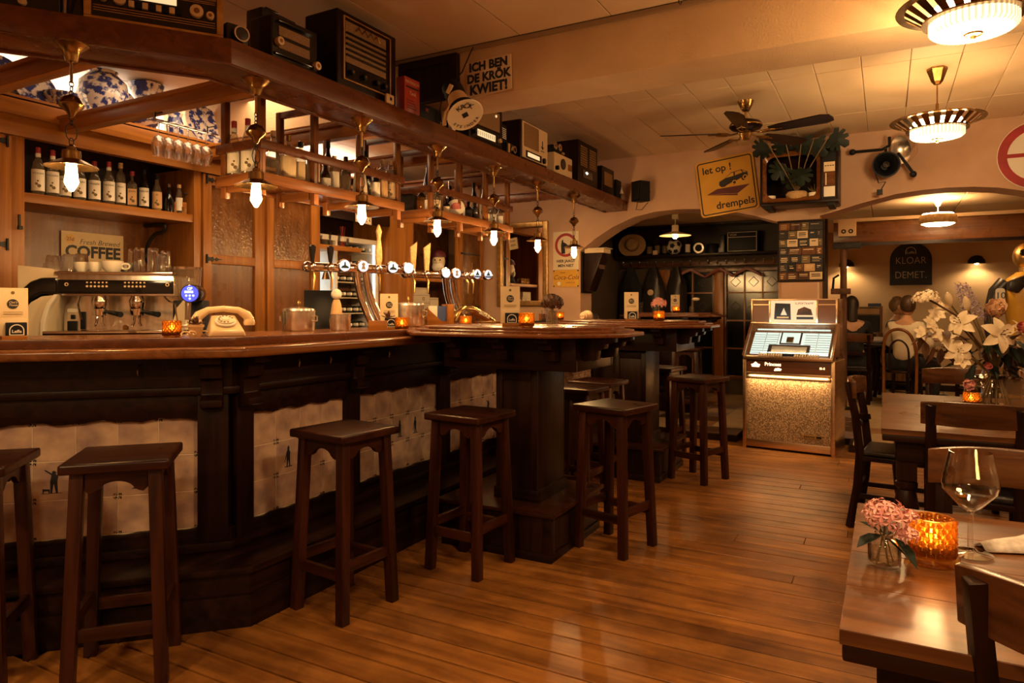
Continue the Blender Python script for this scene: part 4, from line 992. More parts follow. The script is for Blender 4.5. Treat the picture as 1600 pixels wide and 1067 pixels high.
# ------------------------------------------------------------ things standing on the canopy
def radio(label, loc, rz, w, h, d, wood_m, style, name='vintage_radio'):
    r = thing(name, label, 'radio', loc, rz)
    MB().box(-w/2, w/2, 0.006, d, 0.0, h).build('cabinet', wood_m, r, bev=0.012 if style != 'cream' else 0.02, seg=3)
    def knob(x, z, q=0.016, m='ivory', t=0.022):
        k = MB().prism(circ(q, 16, x, z), -t, 0.006, None, 'y').build('knob', M[m], r, bev=0.003)
        MB().prism(circ(q*0.45, 12, x, z), -t-0.001, -t, None, 'y').build('knob_cap', M['brass'], k)
    if style == 'grand':
        f = MB(); 
        f.box(-w/2, w/2, -0.006, 0.008, 0, 0.02).box(-w/2, w/2, -0.006, 0.008, h-0.02, h).box(-w/2, -w/2+0.028, -0.006, 0.008, 0.02, h-0.02).box(w/2-0.028, w/2, -0.006, 0.008, 0.02, h-0.02)
        f.build('front_frame', M['gold'], r, bev=0.004)
        MB().box(-w/2+0.03, w/2-0.03, 0.0, 0.01, 0.165, h-0.02).build('grille', M['speakercloth'], r)
        MB().box(-w/2+0.03, w/2-0.03, 0.001, 0.01, 0.02, 0.165).build('control_panel', M['blackgloss'], r)
        MB().box(-0.09, 0.08, -0.003, 0.004, 0.118, 0.16).build('dial', M['dialglow'], r)
        for zz in (0.045, 0.055, 0.066, 0.148, 0.156): MB().box(-w/2+0.035, w/2-0.035, -0.001, 0.004, zz, zz+0.003).build('trim_line', M['gold'], r)
        for i in range(8): 
            k = MB().box(-0.105+i*0.026, -0.083+i*0.026, -0.012, 0.004, 0.078, 0.105).build('push_button', M['ivory'] if i % 2 == 0 else M['black'], r, bev=0.003)
        knob(-0.20, 0.10, 0.017); knob(-0.14, 0.105, 0.026); knob(0.16, 0.105, 0.028); knob(0.215, 0.095, 0.017)
    elif style == 'bakelite':
        MB().box(-w*0.36, w*0.30, 0.002, 0.01, h*0.58, h*0.78).build('grille', M['speakercloth'], r)
        MB().box(-w*0.36, w*0.30, 0.002, 0.01, h*0.30, h*0.50).build('grille', M['speakercloth'], r)
        MB().box(-w*0.40, w*0.36, -0.010, 0.008, h*0.86, h*0.90).build('brow', M['blackgloss'], r, bev=0.004)
        MB().box(-w*0.46, w*0.46, -0.008, 0.01, 0.03, 0.04).build('plinth_line', M['blackgloss'], r, bev=0.003)
        knob(-w*0.38, h*0.42, 0.021); knob(w*0.43, h*0.20, 0.021)
    elif style == 'slatted':
        MB().box(-w*0.38, w*0.30, 0.002, 0.01, h*0.34, h*0.88).build('grille', M['speakercloth'], r)
        for i in range(5):
            z = h*(0.42+0.072*i); MB().box(-w*0.38, w*0.30, -0.010, 0.004, z, z+0.010).build('slat', M['dark_x'], r, bev=0.003)
        pts = []
        for i in range(9): pts.append((-w*0.22+i*w*0.05, -0.003, h*(0.83 + (0.035 if i % 2 else -0.035))))
        MB().tube(pts, 0.004, 6).build('fretwork', M['brass'], r)
        f = MB()
        for a in ((-w*0.42,-w*0.40,h*0.10,h*0.93),(w*0.36,w*0.38,h*0.10,h*0.93)): f.box(a[0],a[1],-0.004,0.008,a[2],a[3])
        f.box(-w*0.40,w*0.36,-0.004,0.008,h*0.915,h*0.93).box(-w*0.40,w*0.36,-0.004,0.008,h*0.10,h*0.115)
        f.build('gilt_line', M['gold'], r)
        MB().box(-w*0.36, w*0.30, 0.0, 0.008, h*0.15, h*0.32).build('dial', M['blackgloss'], r)
        for x in (-0.3, -0.1, 0.12, 0.26): knob(w*x, h*0.22, 0.016, 'black')
    elif style == 'lit':
        MB().box(-w*0.42, w*0.40, 0.002, 0.01, h*0.42, h*0.90).build('grille', M['speakercloth'], r)
        MB().box(-w*0.44, w*0.42, 0.0, 0.01, h*0.08, h*0.36).build('dial_plate', M['blackgloss'], r)
        MB().box(-w*0.28, w*0.25, -0.002, 0.006, h*0.14, h*0.30).build('dial', M['dialglow'], r)
        for i in range(9): MB().box(-w*0.26+i*w*0.058, -w*0.25+i*w*0.058, -0.003, 0, h*0.17, h*0.27).build('dial_mark', M['ink'], r)
        MB().prism(circ(0.010, 12, w*0.28, h*0.80), -0.004, 0.004, None, 'y').build('magic_eye', M['dialglow'], r)
        knob(-w*0.38, h*0.2, 0.016, 'black'); knob(w*0.36, h*0.2, 0.016, 'ivory')
    elif style == 'cream':
        MB().box(-w*0.47, w*0.47, -0.004, 0.010, 0.02, h*0.96).build('front_panel', M['ivory'], r, bev=0.012, seg=3)
        MB().box(-w*0.43, w*0.12, -0.006, 0.0, h*0.34, h*0.92).build('grille', M['speakercloth'], r, bev=0.002)
        MB().box(-w*0.36, w*0.22, -0.007, 0.0, h*0.08, h*0.26).build('dial_plate', M['blackgloss'], r)
        MB().box(-w*0.30, w*0.14, -0.008, -0.004, h*0.12, h*0.22).build('dial', M['dialglow'], r)
        MB().prism([(w*0.20,h*0.52),(w*0.26,h*0.44),(w*0.32,h*0.52),(w*0.27,h*0.50),(w*0.27,h*0.66),(w*0.25,h*0.66),(w*0.25,h*0.50)], -0.007, -0.004, None, 'y').build('emblem', M['ink'], r)
        MB().box(w*0.19, w*0.33, -0.007, -0.004, h*0.39, h*0.405).build('emblem', M['ink'], r)
        knob(w*0.30, h*0.16, 0.024, 'black')
    elif style == 'small_cream':
        ring(MB(), 0.0, h*0.26, -0.004, 0.006, 20, 'y', -w*0.05, h*0.55).build('speaker', M['leather'], r)
        MB().box(w*0.24, w*0.42, -0.004, 0.006, h*0.35, h*0.65).build('dial', M['brass'], r)
        knob(-w*0.42, h*0.25, 0.02, 'black')
    elif style == 'twin':
        for x in (-0.24, 0.22):
            MB().box(w*(x-0.17), w*(x+0.17), 0.002, 0.01, h*0.42, h*0.88).build('grille', M['speakercloth'], r)
            for i in range(8): MB().box(w*(x-0.17), w*(x+0.17), -0.003, 0.004, h*(0.44+0.055*i), h*(0.452+0.055*i)).build('slat', M['dark_x'], r)
        MB().box(-w*0.3, w*0.2, 0, 0.008, h*0.16, h*0.34).build('dial', M['nightpane'], r)
        MB().prism([(-w*0.2,h*0.28),(-w*0.10,h*0.24),(-w*0.02,h*0.29),(-w*0.10,h*0.32)], -0.001, 0, None, 'y').build('emblem', M['jukeglow'], r)
    else:
        MB().box(-w*0.34, w*0.34, 0.002, 0.01, h*0.3, h*0.8).build('grille', M['speakercloth'], r)
    return r
ZT = 2.546
n1 = (0.809, -0.588)
c1 = (-2.572+CD[0]*0.30-n1[0]*0.05, 2.12+CD[1]*0.30-n1[1]*0.05)
radio('large gilt-framed valve radio with white push buttons above the bar corner', (c1[0], c1[1], ZT), 54, 0.54, 0.36, 0.28, M['oak_x'], 'grand')
radio('black bakelite radio with two tan grille strips beside the suitcase', (-2.61, 2.545, ZT), 88, 0.30, 0.225, 0.17, M['blackgloss'], 'bakelite')
radio('big dark wooden radio with slatted gold grille, largest on the canopy', (-2.60, 3.09, ZT), 89, 0.50, 0.42, 0.25, M['dark_x'], 'slatted')
radio('dark radio with a lit white dial right behind the megaphone', (-2.60, 4.42, ZT), 88, 0.46, 0.30, 0.26, M['dark_x'], 'lit')
radio('cream-fronted radio with black arrow emblem and lit dial', (-2.60, 5.22, ZT), 90, 0.50, 0.33, 0.24, M['dark_x'], 'cream')
radio('small cream radio with round dark loudspeaker and black knob', (-2.60, 5.82, ZT), 90, 0.40, 0.19, 0.18, M['ivory'], 'small_cream')
radio('tall dark radio with twin slatted grilles and small green emblem', (-2.60, 6.42, ZT), 90, 0.50, 0.42, 0.26, M['dark_x'], 'twin')
radio('small dark radio with one tan grille, farthest along the canopy', (-2.60, 6.98, ZT), 90, 0.36, 0.28, 0.22, M['dark_x'], 'single')
lf = thing('dark_radio', 'black radio with white knob at the top left picture corner', 'radio', (-2.572+CD[0]*0.82-n1[0]*0.05, 2.12+CD[1]*0.82-n1[1]*0.05, ZT), 54)
MB().box(-0.17, 0.17, 0.0, 0.2, 0, 0.24).build('cabinet', M['blackgloss'], lf, bev=0.012, seg=3)
MB().box(-0.15, 0.15, -0.004, 0.004, 0.07, 0.22).build('grille', M['leather'], lf)
MB().prism(circ(0.016, 14, 0.04, 0.028), -0.02, 0.002, None, 'y').build('knob', M['ivory'], lf, bev=0.003)
ca = thing('leather_bag', 'small black leather bag leaning between the two left radios', 'bag', (-2.572+CD[0]*0.605-n1[0]*0.1, 2.12+CD[1]*0.605-n1[1]*0.1, ZT), 54)
MB().prism([(-0.035,0),(0.035,0),(0.02,0.16),(-0.01,0.20),(-0.03,0.16)], 0, 0.1, None, 'y').build('body', M['leather'], ca, bev=0.01)
MB().tube([(-0.02,-0.004,0.02),(0.0,-0.006,0.10),(-0.01,-0.004,0.18)], 0.005, 6).build('strap', M['leather'], ca)
cs = thing('camera_case', 'black leather camera case right of the gilt radio at the canopy corner', 'camera case', (-2.63, 2.205, ZT), 75)
MB().box(-0.055, 0.055, 0.0, 0.08, 0, 0.10).build('case', M['leather'], cs, bev=0.015, seg=3)
MB().prism(circ(0.035, 18, 0, 0.045), -0.04, 0.0, None, 'y').build('lens_cover', M['leather'], cs, bev=0.006)
ring(MB(), 0.030, 0.0365, -0.042, -0.036, 20, 'y', 0, 0.045).build('lens_ring', M['chrome'], cs)
su = thing('small_suitcase', 'brown leather suitcase with brass latch standing behind the bakelite radio', 'suitcase', (-2.85, 2.66, ZT), 90)
MB().box(-0.12, 0.12, 0.0, 0.12, 0.0, 0.36).build('body', M['leather'], su, bev=0.012)
MB().box(-0.02, 0.02, -0.008, 0.0, 0.28, 0.33).build('latch', M['brass'], su, bev=0.003)
MB().tube([(-0.05,0.06,0.36),(-0.04,0.06,0.39),(0.04,0.06,0.39),(0.05,0.06,0.36)], 0.008, 8).build('handle', M['leather'], su, smooth=True)
wb_ = thing('cream_bakelite_box', 'little cream switch box hanging at the lower front of the big radio', 'box', (-2.555, 3.23, 2.535), 90)
MB().box(-0.035, 0.035, 0, 0.02, 0.0, 0.055).build('body', M['ivory'], wb_, bev=0.008, seg=3)
MB().box(-0.008, 0.008, -0.004, 0.0, 0.018, 0.036).build('switch', M['black'], wb_, bev=0.002)
tb = thing('red_tin_box', 'red and cream tin box with printed lettering beside the big radio', 'box', (-2.60, 3.50, ZT), 88)
MB().box(-0.075, 0.075, 0.0, 0.07, 0.0, 0.22).build('body', M['tin'], tb, bev=0.004)
txt('PATERSON', 0.027, M['paper'], tb, (0, -0.001, 0.19))
MB().box(-0.06, 0.06, -0.0012, 0, 0.155, 0.166).build('printed_band', M['ink'], tb)
txt('Tank', 0.034, M['paper'], tb, (0.0, -0.001, 0.125), shear=0.3)
for i in range(4): MB().box(-0.055, 0.05-0.012*i, -0.001, 0, 0.03+0.016*i, 0.034+0.016*i).build('printed_line', M['maroon'], tb)
db = thing('cassette_deck', 'low black device with tiny red letters beside the red tin', 'device', (-2.63, 3.72, ZT), 88)
MB().box(-0.13, 0.13, 0, 0.14, 0, 0.11).build('body', M['black'], db, bev=0.006)
txt('BE', 0.03, M['signred'], db, (-0.02, -0.001, 0.078))
for i, (y, ch, z) in enumerate(((3.83, '1', 0.045), (3.93, 'o', 0.032))):
    le = thing('white_letter', ['white figure one standing at the canopy edge under the megaphone', 'white round letter standing next to the white figure one'][i], 'letter', (-2.585, y, ZT), 90)
    txt(ch, 0.12, M['whitepaper'], le, (0, 0, z), ext=0.012, off=0.004, name='letter_body')

mg = thing('megaphone', 'tan megaphone with lettered bell and black back cap hung above the canopy', 'megaphone', (-2.345, 3.62, 2.635), 0)
ax = Vector((0.115, -0.06, -0.16)).normalized()
zq = ax.to_track_quat('Z', 'Y').to_matrix().to_4x4()
MB().lathe([(0.05,-0.13),(0.062,-0.12),(0.068,-0.08),(0.066,-0.03),(0.064,-0.01)], 22, T=zq).build('back_cap', M['black'], mg, smooth=True)
MB().lathe([(0.060,-0.012),(0.066,0.04),(0.070,0.095)], 22, T=zq, cap=False).build('body', M['terracotta'], mg, smooth=True)
MB().lathe([(0.070,0.09),(0.084,0.092),(0.084,0.106),(0.072,0.108)], 24, T=zq).build('band', M['black'], mg, smooth=True)
MB().lathe([(0.072,0.105),(0.09,0.125),(0.112,0.15),(0.116,0.158),(0.112,0.162),(0.0,0.156)], 28, T=zq).build('bell', M['enamel'], mg, smooth=True)
MB().lathe([(0.02,0.1565),(0.026,0.158),(0.022,0.1585)], 4, T=zq).build('emblem', M['ink'], mg)
tm = zq @ Matrix.Translation((0, 0, 0.163))
for wd, rr, a0, sp_, sz in (('KRÖK', 0.070, 150, 22, 0.05), ('STEINDER', 0.085, 300, 17, 0.028)):
    for i, chh in enumerate(wd):
        a = a0-sp_*i if wd == 'KRÖK' else a0+sp_*i-60
        o = txt(chh, sz, M['ink'], mg, (0, 0, 0))
        Tm = tm @ Matrix.Rotation(R(a), 4, 'Z') @ Matrix.Translation((rr, 0, 0)) @ Matrix.Rotation(R(-90 if wd == 'KRÖK' else 90), 4, 'Z')
        o.matrix_local = Tm
MB().cb((0,0,0),(0.03,0.012,0.06), T=Matrix.Translation((-0.02,-0.055,0.05)) @ Matrix.Rotation(R(30),4,'Y')).build('trigger_plate', M['ivory'], mg, bev=0.005)
MB().tube([(0.01,-0.045,-0.02),(-0.05,-0.05,-0.09),(-0.08,-0.03,-0.16)], 0.012, 8).build('pistol_grip', M['terracotta'], mg, smooth=True)
MB().tube([(-0.07,0.03,0.10),(-0.02,0.09,0.2),(0.0,0.17,0.36),(0.0,0.195,0.395)], 0.004, 6).build('strap', M['black'], mg)
MB().tube([(-0.05,-0.04,0.06),(-0.10,-0.02,0.02),(-0.13,0.0,-0.05),(-0.12,0,-0.13)], 0.004, 6).build('cable', M['black'], mg)
sg = thing('hand_lettered_sign', 'cream board hand-lettered ICH BEN DE KRÖK KWIET on the plaster beam', 'sign', (-2.235, 3.815, 2.805), 0, rot=(0, R(-1), 0))
MB().prism([(-0.165,-0.12),(-0.03,-0.105),(0.05,-0.10),(0.15,-0.095),(0.168,-0.09),(0.165,0.125),(-0.165,0.125)], 0, 0.008, None, 'y').build('board', M['paper'], sg, bev=0.001)
for s_, z, sz in (('ICH BEN', 0.085, 0.075), ('DE KRÖK', 0.012, 0.075), ('KWIET!', -0.062, 0.085)):
    txt(s_, sz, M['ink'], sg, (0, -0.001, z), off=0.0038, sx=0.98, space=1.02)
pc = thing('photo_camera', 'old folding camera with white printed card behind it, left of the cream radio', 'camera', (-2.63, 4.84, ZT), 92)
MB().box(-0.07, 0.03, 0.05, 0.06, 0.0, 0.25).build('card', M['black'], pc)
for i in range(6): MB().box(-0.05, 0.02, 0.048, 0.05, 0.14+0.015*i, 0.147+0.015*i).build('printed_line', M['whitepaper'], pc)
MB().box(-0.06, 0.06, 0, 0.05, 0, 0.10).build('camera_body', M['leather'], pc, bev=0.006)
ring(MB(), 0.018, 0.03, -0.03, 0.0, 18, 'y', 0.02, 0.05).build('lens', M['chrome'], pc)
MB().box(-0.05, -0.02, -0.006, 0.0, 0.02, 0.09).build('trim_strip', M['terracotta'], pc)
pj = thing('film_projector', 'small film projector on top of the little cream radio', 'projector', (-2.66, 5.80, ZT+0.192), 90)
MB().box(-0.08, 0.08, 0, 0.08, 0, 0.09).build('body', M['black'], pj, bev=0.006)
for x in (-0.05, 0.05): ring(MB(), 0.012, 0.035, -0.008, 0, 16, 'y', x, 0.08).build('reel', M['steel'], pj)
MB().tube([(0.03,-0.02,0.03),(0.09,-0.02,0.03)], 0.014, 10).build('lens', M['chrome'], pj)
sb = thing('loudspeaker', 'small black loudspeaker box with white spout light at the canopy end', 'loudspeaker', (-2.60, 7.30, ZT), 90)
MB().box(-0.08, 0.08, 0, 0.14, 0, 0.2).build('body', M['black'], sb, bev=0.006)
MB().lathe([(0.022,0.05),(0.006,0.10),(0.004,0.12)], 12, c=(0.0, -0.03, 0)).build('spout', M['whitepaper'], sb, smooth=True)
sp2 = thing('wall_loudspeaker', 'black wall loudspeaker on bracket right of the canopy end', 'loudspeaker', (-2.36, 7.36, 2.60), -28)
MB().box(-0.07, 0.07, -0.09, 0.06, -0.10, 0.12).build('body', M['black'], sp2, bev=0.008)
MB().box(-0.055, 0.055, -0.094, -0.088, -0.08, 0.10).build('grille', M['leather'], sp2)
MB().tube([(0,0.05,0.02),(0.0,0.12,0.02)], 0.012, 8).build('bracket', M['iron'], sp2)
MB().tube([(-0.06,0,-0.09),(-0.12,0.03,-0.17),(-0.05,0.05,-0.18),(0.02,0.08,-0.1)], 0.004, 6).build('cable', M['black'], sp2)

# ------------------------------------------------------------ blue and white faience on the cabinet roof
ZR = 2.612
def vase(label, loc, prof, n=24):
    o = MB().lathe(prof, n).build('faience_vase', M['delft'], None, smooth=True, loc=loc); tag(o, label, 'vase', 'blue and white faience over the back bar'); return o
def plate(label, loc, r, tilt=72, yaw=90):
    o = MB().lathe([(0,0),(r*0.6,0.004),(r*0.95,0.018),(r,0.024),(r*0.62,0.012),(0,0.008)], 28).build('faience_plate', M['delft'], None, smooth=True, loc=(loc[0], loc[1], loc[2]+r*math.sin(R(tilt))))
    o.rotation_euler = (R(tilt), 0, R(yaw)); tag(o, label, 'plate', 'blue and white faience over the back bar'); return o
plate('large blue and white plate at the left picture edge above the cabinets', (-4.86, 2.27, ZR), 0.16)
plate('blue and white plate overlapping the leftmost one, behind the first rafter', (-4.80, 2.44, ZR), 0.13)
vase('low blue and white bowl behind the nearest pendant rod', (-4.78, 2.60, ZR), [(0.05,0),(0.09,0.05),(0.115,0.12),(0.118,0.13),(0.10,0.12)])
plate('small blue and white plate standing left of the big bellied vase', (-4.80, 2.74, ZR), 0.095)
vase('big bellied blue and white vase, largest on the cabinet roof', (-4.86, 2.92, ZR), [(0.09,0),(0.10,0.02),(0.15,0.12),(0.165,0.22),(0.15,0.31),(0.10,0.36),(0.085,0.375),(0.095,0.39)])
vase('lidded blue and white jar right of the big bellied vase', (-4.90, 3.13, ZR), [(0.05,0),(0.07,0.08),(0.08,0.16),(0.05,0.22),(0.06,0.24),(0.03,0.28),(0.012,0.30)])
vase('blue and white vase with flaring bowl rim near the second rafter', (-4.90, 3.27, ZR), [(0.06,0),(0.07,0.05),(0.06,0.2),(0.065,0.27),(0.11,0.35),(0.125,0.40),(0.11,0.41)])
vase('small dark blue vase above the hanging wine glasses', (-4.72, 3.38, ZR), [(0.045,0),(0.06,0.05),(0.065,0.10),(0.045,0.16),(0.055,0.19)])
plate('big leaning blue and white dish right of the wine glasses', (-4.82, 3.72, ZR), 0.19, 68)
vase('round blue and white dish low behind the cornice', (-4.72, 3.10, ZR), [(0.06,0),(0.12,0.05),(0.13,0.07),(0.11,0.06)])

# ------------------------------------------------------------ wine glasses hanging from their rail
hr = thing('glass_rail', 'steel rail hung below the second rafter for stemmed glasses', 'rail', (-3.62, 2.47, 2.44))
for yy in (0.0, 0.34):
    MB().tube([(0,yy,0),(0,yy,-0.045)], 0.004, 6).tube([(0.0,yy,-0.01),(0.06,yy,-0.01)], 0.004, 6).build('bracket', M['iron'], hr)
for xx in (-0.022, 0.022): MB().tube([(xx,-0.03,-0.045),(xx,0.40,-0.045)], 0.004, 6).build('bar', M['steel'], hr)
def wineglass(label, loc, h=0.2, r=0.04, group=None, up=True, mat='crystal'):
    g = thing('wine_glass', label, 'glass', loc, 0, group)
    s_ = 1 if up else -1
    z = lambda v: v*s_
    T = None if up else Matrix.Rotation(math.pi, 4, 'X')
    MB().lathe([(0.0,0.003),(0.033,0.002),(0.034,0.0035),(0.008,0.008),(0.0045,0.014),(0.004,0.40*h),(0.006,0.43*h)], 18, T=T).build('stem', M[mat], g, smooth=True)
    MB().lathe([(0.006,0.425*h),(0.022,0.46*h),(0.95*r,0.62*h),(r,0.70*h),(0.84*r,0.88*h),(0.74*r,h),(0.72*r,h),(0.82*r,0.88*h),(0.97*r,0.70*h),(0.92*r,0.62*h),(0.02,0.47*h),(0.0,0.44*h)], 20, T=T, cap=False).build('bowl', M[mat], g, smooth=True)
    return g
wg = None
for i in range(6):
    lab = ORD[i]+' stemmed wine glass hanging from the glass rail, counted from the left'
    loc = (-3.62, 2.49+0.062*i, 2.399)
    if wg is None: wg = wineglass(lab, loc, 0.20, 0.038, 'wine glasses on the rail', False)
    else: dup(wg, loc, 0, lab)

# ------------------------------------------------------------ coffee machine
cc = thing('coffee_counter', 'low dark counter carrying the coffee machine behind the bar', 'counter', (-3.86, 2.47, 0), 36)
MB().box(-0.62, 0.55, -0.22, 0.36, 0, 1.0).build('body', M['dark_z'], cc, bev=0.004)
MB().box(-0.64, 0.57, -0.25, 0.38, 1.0, 1.03).build('worktop', M['steel'], cc, bev=0.004)
cm = thing('espresso_machine', 'two-group white and steel espresso machine on the counter behind the bar', 'coffee machine', (-3.725, 2.306, 1.03), 36)
def cx(px, py): return ((px-180)*3.8/1080, 1.34-(py-480)*3.8/1080-1.03)
def cpoly(mb, pts, y0, y1): return mb.prism([cx(*p) for p in pts], y0, y1, None, 'y')
cpoly(MB(), [(93,423),(264,430),(266,462),(93,462)], 0.02, 0.42).build('upper_body', M['steel'], cm, bev=0.004)
cpoly(MB(), [(96,437),(264,438),(264,459),(96,459)], 0.0, 0.03).build('control_band', M['blackgloss'], cm, bev=0.004)
MB().box(-0.31, 0.30, -0.01, 0.05, 0.492, 0.505).build('cup_rail', M['chrome'], cm, bev=0.004)
cpoly(MB(), [(84,462),(270,462),(270,522),(84,522)], 0.16, 0.42).build('splash_back', M['steel'], cm)
cpoly(MB(), [(88,516),(290,515),(290,523),(88,524)], -0.10, 0.16).build('drip_tray', M['chrome'], cm, bev=0.004)
cpoly(MB(), [(38,494),(42,481),(55,466),(70,459),(93,458),(93,435),(70,436),(55,442),(45,452),(36,464)], 0.005, 0.30).build('black_arm', M['blackgloss'], cm, bev=0.003)
cpoly(MB(), [(36,462),(45,450),(55,440),(70,434.5),(95,434),(92,424),(85,420),(36,415)], 0.02, 0.32).build('side_panel', M['enamel'], cm, bev=0.004)
cpoly(MB(), [(14,545),(30,508),(40,491),(55,472),(70,463),(98,460),(86,478),(79,505),(77,545)], 0.02, 0.30).build('side_panel', M['enamel'], cm, bev=0.004)
cpoly(MB(), [(98,460),(86,478),(79,505),(77,545),(71,545),(73,500),(81,474),(92,460)], -0.01, 0.02).build('side_edge', M['whitepaper'], cm, bev=0.002)
cpoly(MB(), [(284,545),(262,545),(264,505),(271,480),(284,464)], 0.0, 0.30).build('side_panel', M['enamel'], cm, bev=0.004)
for i in range(2):
    gx = (-0.105, 0.09)[i]
    g = MB().lathe([(0.035,0),(0.040,0.02),(0.042,0.05),(0.030,0.075),(0.034,0.10)], 18, c=(gx, 0.06, 0.30)).lathe([(0.037,-0.035),(0.038,0.0)], 18, c=(gx,0.06,0.30)).build('group_head', M['chrome'], cm, smooth=True)
    MB().tube([(gx+0.035,0.06,0.285),(gx+0.14,-0.02,0.27)], [0.010, 0.016], 10).build('portafilter_handle', M['black'], g, smooth=True)
    MB().tube([(gx-0.012,0.06,0.27),(gx-0.014,0.05,0.225),(gx-0.024,0.05,0.205)], 0.007, 8).tube([(gx+0.012,0.06,0.27),(gx+0.014,0.05,0.225),(gx+0.024,0.05,0.205)], 0.007, 8).build('spout', M['chrome'], g, smooth=True)
    for k in range(6):
        MB().prism(circ(0.006, 10, gx-0.05+k*0.02+0.01, 0.425), -0.004, 0.0, None, 'y').build('button', M['ivory'], cm)
        MB().box(gx-0.045+k*0.02, gx-0.036+k*0.02, -0.002, 0.0, 0.442, 0.450).build('printed_sign', M['ivory'], cm)
for x in (-0.25, 0.27): ring(MB(), 0.006, 0.010, -0.003, 0, 14, 'y', x, 0.435).build('printed_ring', M['ivory'], cm)
for x, z, w_, h_ in ((-0.293, 0.205, 0.05, 0.055), (-0.236, 0.235, 0.026, 0.10), (-0.29, 0.255, 0.02, 0.025)):
    MB().box(x-w_/2, x+w_/2, 0.15, 0.162, z-h_/2, z+h_/2).build('switch', M['black'], cm, bev=0.003)
MB().box(-0.318, -0.262, 0.152, 0.162, 0.283, 0.302).build('badge', M['whitepaper'], cm)
MB().tube([(-0.225,0.10,0.38),(-0.215,0.05,0.33),(-0.185,0.02,0.24)], 0.005, 8).build('steam_wand', M['chrome'], cm, smooth=True)
MB().tube([(0.22,0.10,0.37),(0.27,0.02,0.345),(0.31,0.0,0.33),(0.325,0.0,0.22)], 0.005, 8).build('steam_wand', M['chrome'], cm, smooth=True)
ring(MB(), 0.0, 0.016, 0.155, 0.162, 14, 'y', -0.01, 0.195).build('emblem', M['brass'], cm)
for sx in (-0.28, 0.26): MB().cb((sx,0.2,0.02),(0.05,0.3,0.06)).build('foot', M['black'], cm)
# glasses and cups on top
cmT = Matrix.Translation((-3.725, 2.306, 1.03)) @ Matrix.Rotation(R(36), 4, 'Z')
def onm(x, y, z=0.506): v = cmT @ Vector((x, y, z)); return (v.x, v.y, v.z)
def tumbler(label, loc, r=0.035, h=0.09, group=None, flip=True, water=False, cat='glass', mat='crystal'):
    pf = [(0.8*r,0),(r,h),(0.94*r,h),(0.76*r,0.008),(0,0.008)]
    if flip: pf = [(r,0),(0.82*r,h*0.95),(0.72*r,h),(0,h),(0,h-0.01),(0.76*r,0.9*h),(0.94*r,0)]
    o = MB().lathe(pf, 18, cap=False).build('drinking_glass', M[mat], None, smooth=True, loc=loc)
    tag(o, label, cat, group); return o
for i, (x, y, r, h) in enumerate(((-0.435,0.2,0.035,0.05),(-0.385,0.14,0.042,0.09),(-0.325,0.2,0.045,0.10),(-0.285,0.1,0.042,0.095),(-0.265,0.2,0.04,0.11))):
    tumbler(ORD[i]+' upturned stemless glass from the left on the coffee machine', onm(x, y, 0.506 if x > -0.3 else 0.512), r, h, 'glasses on the coffee machine')
for i, (x, y, h) in enumerate(((0.045,0.12,0.135),(0.095,0.08,0.14),(0.135,0.16,0.145),(0.17,0.08,0.135),(0.205,0.16,0.13),(0.225,0.05,0.10))):
    tumbler(ORD[i]+' upturned highball glass from the left on the coffee machine', onm(x, y), 0.03, h, 'highball glasses on the coffee machine')
cpp = thing('espresso_cup', 'x', 'cup', onm(-0.21, 0.08), 36, 'cups on the coffee machine')
MB().lathe([(0.020,0),(0.034,0.02),(0.038,0.055),(0.035,0.055),(0.030,0.02),(0,0.008)], 18, cap=False).build('bowl', M['whitepaper'], cpp, smooth=True)
ring(MB(), 0.012, 0.018, -0.004, 0.004, 12, 'y', 0.047, 0.03).build('handle', M['whitepaper'], cpp)
cpp['label'] = 'white espresso cup left of the sign foot on the coffee machine'
for i, (x, y, l) in enumerate(((-0.135,0.07,'white espresso cup between two others on the coffee machine'),(-0.045,0.07,'wide white cup with dark rim in the middle of the coffee machine'),(0.0,0.14,'white espresso cup beside the highball glasses'))):
    c_ = dup(cpp, onm(x, y), 36, l)
    if i == 1: c_.scale = (1.5, 1.5, 1.1)
gr = thing('coffee_grinder', 'coffee grinder with clear hopper and round blue display right of the machine', 'grinder', (-3.415, 2.50, 1.03), 40)
MB().box(-0.08, 0.08, 0.08, 0.26, 0.0, 0.35).build('body', M['black'], gr, bev=0.012)
MB().lathe([(0.04,0.35),(0.05,0.38),(0.078,0.44),(0.082,0.50),(0.082,0.53)], 22, c=(-0.03,0.17,0)).build('hopper', M['bottleglass'], gr, smooth=True)
MB().lathe([(0.085,0.525),(0.086,0.54),(0.05,0.545)], 22, c=(-0.03,0.17,0)).build('hopper_lid', M['chrome'], gr, smooth=True)
MB().prism(circ(0.05, 24, 0.045, 0.385), -0.06, 0.10, None, 'y').build('display_case', M['blackgloss'], gr, bev=0.006)
MB().prism(circ(0.044, 24, 0.045, 0.385), -0.0615, -0.0605, None, 'y').build('display', M['blueglow'], gr)
txt('GP', 0.022, M['whiteglow'], gr, (0.045, -0.062, 0.411))
MB().box(0.018, 0.062, -0.0625, -0.0618, 0.388, 0.400).build('display_bar', M['whiteglow'], gr)
for i in range(4): ring(MB(), 0.0, 0.0055, -0.0625, -0.0618, 10, 'y', (0.027,0.045,0.063,0.045)[i], (0.374,0.374,0.374,0.357)[i]).build('display_key', M['whiteglow'], gr)
MB().tube([(0.03,-0.03,0.34),(0.03,-0.04,0.24)], 0.016, 10).build('spout', M['chrome'], gr, smooth=True)
MB().box(0.0, 0.06, -0.06, -0.02, 0.20, 0.215).build('fork', M['steel'], gr, bev=0.002)
cf = thing('coffee_sign', 'cream tin sign lettered Fresh Brewed COFFEE on the back-bar wall', 'sign', (-5.085, 2.985, 1.735), 90)
